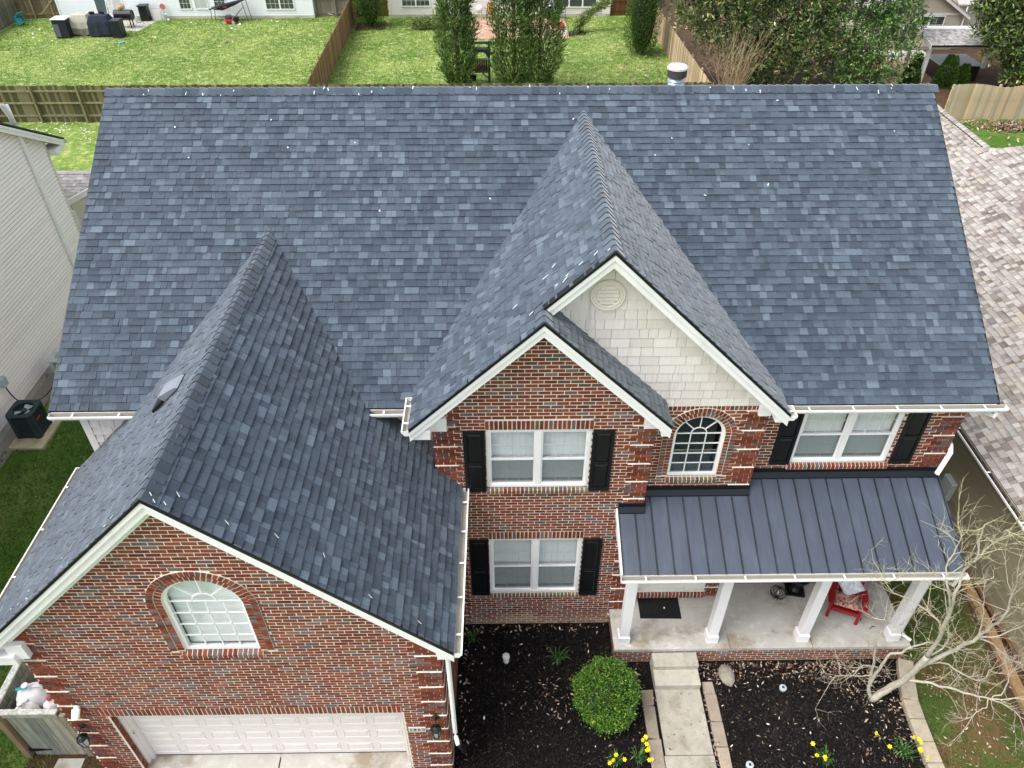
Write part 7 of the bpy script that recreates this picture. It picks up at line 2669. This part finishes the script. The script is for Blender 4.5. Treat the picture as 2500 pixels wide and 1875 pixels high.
# things behind the white house
def covered(label, x0, x1, y0, y1, h, col, seed, col2=None, name="covered_grill", drop=.12):
    """a box shape under a loose fabric cover with folds"""
    t = thing(name, label, "covered grill", ((x0 + x1) / 2, (y0 + y1) / 2, 0))
    rnd = random.Random(seed)
    nx, nz = 22, 9
    vs, fs = [], []
    per = []
    for i in range(nx * 2 + 16):
        u = i / (nx * 2 + 16)
        per.append(u)
    cx_, cy_, hx, hy = (x0 + x1) / 2, (y0 + y1) / 2, (x1 - x0) / 2, (y1 - y0) / 2
    n = len(per)
    for j in range(nz + 1):
        v = j / nz
        for i, u in enumerate(per):
            a = 2 * math.pi * u
            k = 1 / max(abs(math.cos(a)), abs(math.sin(a)))
            k = min(k, 1.3)
            fold = 1 + .05 * math.sin(a * 9 + seed) * (1 - v) + rnd.uniform(-.015, .015)
            sc_ = (1.0 - .08 * v - .22 * max(0, v - .7) / .3) * fold
            z = drop * (1 + .6 * math.sin(a * 3 + seed)) * (1 - v) + h * v
            vs.append((cx_ + hx * k * math.cos(a) * sc_, cy_ + hy * k * math.sin(a) * sc_, z))
    for j in range(nz):
        for i in range(n):
            fs.append((j * n + i, j * n + (i + 1) % n, (j + 1) * n + (i + 1) % n, (j + 1) * n + i))
    c0 = len(vs)
    vs.append((cx_, cy_, h * 1.07))
    for i in range(n):
        fs.append((nz * n + i, nz * n + (i + 1) % n, c0))
    mb = MB(col)
    for f in fs:
        zc = sum(vs[k][2] for k in f) / len(f)
        mb.poly([vs[k] for k in f], col2 if (col2 and zc < h * .38) else col)
    mb.build("fabric_cover", "cloth", t)
    MB(srgb(24, 24, 24)).box(x0 + .12, x1 - .12, y0 + .1, y1 - .1, .02, h * .8).build("cart", "plastic", t)
    return t


covered("grill under a pale grey cover with darker hem", -25.1, -23.6, 49.1, 50.1, 1.3, srgb(176, 170, 158), 3, srgb(120, 116, 108))
covered("wide grill under a dark slate cover", -23.75, -22.1, 48.8, 49.8, 1.32, srgb(36, 46, 58), 5)
wb = thing("storage_box", "black storage box with white lid at the left end of the covered grills", "box", (-25.4, 49.0, 0))
MB(srgb(34, 38, 46)).box(-25.9, -24.95, 48.6, 49.5, 0, 1.15).build("box_body", "cloth", wb, bevel=.04)
MB(srgb(206, 208, 214)).box(-25.95, -24.9, 48.55, 49.55, 1.16, 1.22).build("lid", "plastic", wb, bevel=.02)
MB(srgb(90, 96, 104)).box(-25.88, -25.5, 48.575, 48.6, .1, .9).build("torn_flap", "cloth", wb)
db = MB(srgb(28, 34, 42))
db.box(-22.1, -21.45, 48.6, 49.4, 0, 1.1)
props(db.build("dark_bin", "plastic", bevel=.03), "dark square bin at the right end of the covered grills", "bin")
for i, (x, y, lb) in enumerate(((-23.4, 49.4, "small black pan on the slate grill cover"), (-22.75, 49.45, "larger black pan on the slate grill cover"))):
    props(MB(srgb(22, 24, 28)).lathe((x, y, 1.36), [(.16, 0), (.2, .1), (.19, .1), (.15, .02), (0, .02)], 14).build("cooking_pan", "plastic"), lb, "pan")
sm_ = thing("barrel_smoker", "black barrel smoker with a tarp at the edge of the patio slab", "smoker", (-22.0, 51.0, 0))
MB(srgb(28, 28, 32)).tube([(-22.7, 51.2, .85), (-21.5, 51.2, .85)], .33, 16).build("barrel", "plastic", sm_, bevel=0)
for (x, y) in ((-22.5, 50.95), (-21.7, 50.95), (-22.5, 51.4), (-21.7, 51.4)):
    MB(srgb(24, 24, 26)).box(x - .03, x + .03, y - .03, y + .03, 0, .6).build("leg", "plastic", sm_)
sheet("patio_slab", "concrete", [(-25.2, 50.3), (-21.0, 50.3), (-20.6, 53.0), (-25.2, 53.0)], .016)
tb_ = thing("trash_bin", "tall black wheeled trash bin against the white house", "bin", (-21.4, 53.0, 0))
MB(srgb(24, 28, 32)).extrude([(-21.7, 52.75, 0), (-21.1, 52.75, 0), (-21.1, 53.3, 0), (-21.7, 53.3, 0)], (0, 0, 1.0)).build("bin_body", "plastic", tb_, bevel=.03)
MB(srgb(20, 24, 28)).box(-21.76, -21.04, 52.7, 53.36, 1.0, 1.06).build("lid", "plastic", tb_, bevel=.02)
ld = thing("step_ladder", "white ladder leaning by the patio door", "ladder", (-23.9, 53.2, 0))
for x in (-24.1, -23.65):
    MB(srgb(216, 218, 220)).extrude([(x, 53.0, .02), (x + .05, 53.0, .02), (x + .05, 53.45, 2.3), (x, 53.45, 2.3)], (0, .03, 0)).build("stile", "paint", ld)
for k in range(7):
    MB(srgb(216, 218, 220)).box(-24.05, -23.65, 53.06 + k * .06, 53.1 + k * .06, .3 + k * .29, .34 + k * .29).build("rung", "paint", ld)
bk = MB(srgb(220, 222, 228))
bk.lathe((-21.95, 52.5, 0), [(.13, 0), (.15, .36), (.14, .36), (.12, .02), (0, .02)], 14)
props(bk.build("white_bucket", "plastic"), "white plastic bucket next to the trash bin", "bucket")
vs, fs = blob(.24, 12, 8, (1.2, 1, .7), .2)
props(MB(srgb(178, 148, 112)).mesh([(-22.2 + v[0], 51.3 + v[1], 1.35 + v[2]) for v in vs], fs).build("straw_bundle", "cloth"), "tan straw bundle lying on the barrel smoker", "bundle")
props(MB(srgb(222, 218, 210)).box(-20.9, -20.3, 53.0, 53.05, 0, .7, M=Matrix.Translation((0, 0, 0)) @ Matrix.Rotation(0, 4, 'Z')).build("leaning_board", "paint"), "white board leaning low on the white house wall", "board")
pp_ = MB(srgb(204, 214, 210))
pp_.lathe((-20.1, 53.1, 0), [(.16, 0), (.22, .4), (.24, .42), (.2, .42), (.15, .05), (0, .05)], 16)
props(pp_.build("flower_pot", "plastic"), "pale green flower pot against the white house", "pot")
sgn = thing("yard_sign", "round orange sign on a stake above the pale flower pot", "sign", (-20.15, 53.4, 0))
MB(srgb(196, 110, 90)).lathe((-20.15, 53.35, .85), [(0, -.01), (.2, -.01), (.2, .01), (0, .01)], 18, M=Matrix.Rotation(R(90), 3, 'X')).build("sign_disc", "paint", sgn)
MB(srgb(120, 110, 100)).tube([(-20.15, 53.37, 0), (-20.15, 53.37, .8)], .015, 5).build("stake", "paint", sgn)
vs, fs = blob(.09, 10, 6)
props(MB(srgb(230, 228, 222)).mesh([(-19.75 + v[0], 52.85 + v[1], .09 + v[2]) for v in vs], fs).build("white_ball", "plastic"), "small white ball in the grass beside the flower pot", "ball")
# teal plastic chair tipped on its back
tc = thing("teal_chair", "teal plastic chair tipped over in the corner of the left back lawn", "chair", (-29.6, 52.0, 0))
Mt = Matrix.Translation((-29.9, 51.9, .32)) @ Matrix.Rotation(R(70), 4, 'Z') @ Matrix.Rotation(R(52), 4, 'X')
TEAL = srgb(24, 140, 160)
for (nm, b) in (("seat", (-.25, .25, -.25, .22, .0, .03)), ("backrest", (-.25, .25, .22, .26, .0, .62)), ("leg", (-.26, -.2, -.25, -.2, -.42, 0)), ("leg", (.2, .26, -.25, -.2, -.42, 0)), ("leg", (-.26, -.2, .2, .25, -.42, 0)), ("leg", (.2, .26, .2, .25, -.42, 0)), ("arm", (-.29, -.24, -.24, .24, .22, .26)), ("arm", (.24, .29, -.24, .24, .22, .26))):
    MB(TEAL).box(*b, M=Mt).build(nm, "plastic", tc, bevel=.012)
# black frame with slung tray
bf = thing("folding_frame", "black metal frame with a slung fabric tray by the white house", "frame", (-15.2, 52.8, 0))
for (x, y, h_) in ((-16.55, 52.5, .85), (-16.5, 53.2, .85), (-13.95, 52.5, 1.5), (-13.85, 53.15, 1.5)):
    MB(srgb(20, 22, 26)).tube([(x, y, 0), (x + (.12 if x < -15 else -.22), y, h_)], .022, 6).build("leg", "black_metal", bf)
tr_ = MB(srgb(20, 24, 32))
tr_.extrude([(-16.55, 52.45, .86), (-14.0, 52.45, 1.45), (-14.0, 53.2, 1.45), (-16.55, 53.2, .86)], (0, 0, -.04))
tr_.extrude([(-16.3, 52.43, .86), (-15.6, 52.43, .8), (-14.6, 52.43, 1.15), (-14.0, 52.43, 1.45)], (0, .03, 0))
tr_.build("fabric_tray", "cloth", bf)
MB(srgb(170, 40, 50)).box(-15.5, -15.25, 52.40, 52.425, .98, 1.06).build("red_tag", "cloth", bf)
MB(srgb(20, 22, 26)).tube([(-16.4, 52.45, .9), (-15.6, 52.6, 1.2), (-15.0, 52.8, 1.8)], .02, 6).build("strut", "black_metal", bf)
# lawn mower
lm = thing("lawn_mower", "red and black push lawn mower on the left back lawn", "mower", (-15.2, 52.2, 0))
MB(srgb(184, 34, 32)).box(-15.5, -14.85, 51.95, 52.4, .12, .30).build("deck", "plastic", lm, bevel=.04)
MB(srgb(62, 68, 72)).box(-15.4, -15.0, 52.0, 52.35, .301, .56).build("engine", "plastic", lm, bevel=.05)
for (x, y) in ((-15.5, 51.92), (-14.85, 51.92), (-15.5, 52.42), (-14.8, 52.42)):
    MB(srgb(170, 172, 170)).tube([(x, y - .03, .12), (x, y + .03, .12)], .12, 12).build("wheel", "plastic", lm)
for y in (52.0, 52.36):
    MB(srgb(26, 26, 28)).tube([(-14.85, y, .3), (-14.3, y, .85), (-14.05, y, 1.05)], .018, 6).build("handle", "black_metal", lm)
MB(srgb(22, 24, 26)).box(-14.85, -14.5, 52.0, 52.36, .15, .42).build("grass_bag", "cloth", lm, bevel=.05)
vs, fs = blob(.14, 10, 6, (1, .8, .6), .2)
props(MB(srgb(136, 124, 110)).mesh([(-14.1 + v[0], 47.3 + v[1], .1 + v[2]) for v in vs], fs).build("lawn_stone", "concrete_old"), "small grey brown stone alone on the left back lawn", "stone")
props(MB(srgb(90, 164, 214)).lathe((-21.15, 47.55, .02), [(.17, 0), (.18, .03), (.16, .04), (0, .045)], 18).build("toy_disc", "plastic"), "blue toy disc lying in the grass before the covered grills", "disc")
bd = MB(srgb(168, 156, 150))
Mb = Matrix.Translation((-7.5, 52.2, .38)) @ Matrix.Rotation(R(58), 4, 'Z') @ Matrix.Rotation(R(26), 4, 'Y')
bd.box(-.75, .75, -.2, .2, 0, .04, M=Mb)
props(bd.build("long_board", "cloth", bevel=.06), "long grey padded board leaning by the brown fence", "board")
wd = thing("wood_debris", "pale stick lying on the lawn right of the covered grills", "stick", (-19.3, 48.5, 0))
MB(srgb(206, 188, 140)).box(-.35, .35, -.03, .03, .0, .03, M=Matrix.Translation((-19.35, 48.7, .02)) @ Matrix.Rotation(R(-48), 4, 'Z')).build("stick", "wood_tan", wd)
lt2 = np.concatenate([np.stack([RNG.uniform(-28, -22, 40), RNG.uniform(46, 53, 40)], 1), np.stack([RNG.uniform(-18, -11, 34), RNG.uniform(50.5, 52.6, 34)], 1)])
flakes("paper_litter", lt2, .05, [srgb(232, 230, 224)], [1], .04, .11, .5, .3, "chips", .06, kind="stuff")
lp2 = np.concatenate([np.stack([RNG.normal(30.6, .55, 1300), RNG.normal(31.7, .24, 1300)], 1), np.stack([RNG.normal(29.6, .9, 400), RNG.normal(31.9, .35, 400)], 1)])
flakes("leaf_pile", lp2, .05, LIT, [3, 3, 2, 2, 2], .05, .11, .3, .6, "chips", .2, kind="stuff")
lp3 = np.stack([RNG.uniform(26, 33, 260), RNG.uniform(26, 32.8, 260)], 1)
flakes("fallen_leaves", lp3, .03, LIT, [4, 2, 4, 1, 1], .07, .15, .4, .4, "chips", .06, kind="stuff")
lp4 = np.stack([RNG.uniform(11.5, 14.8, 260), RNG.uniform(36, 47, 260)], 1)
flakes("fallen_leaves", lp4, .05, LIT, [4, 2, 4, 1, 1], .06, .13, .4, .4, "chips", .06, kind="stuff")
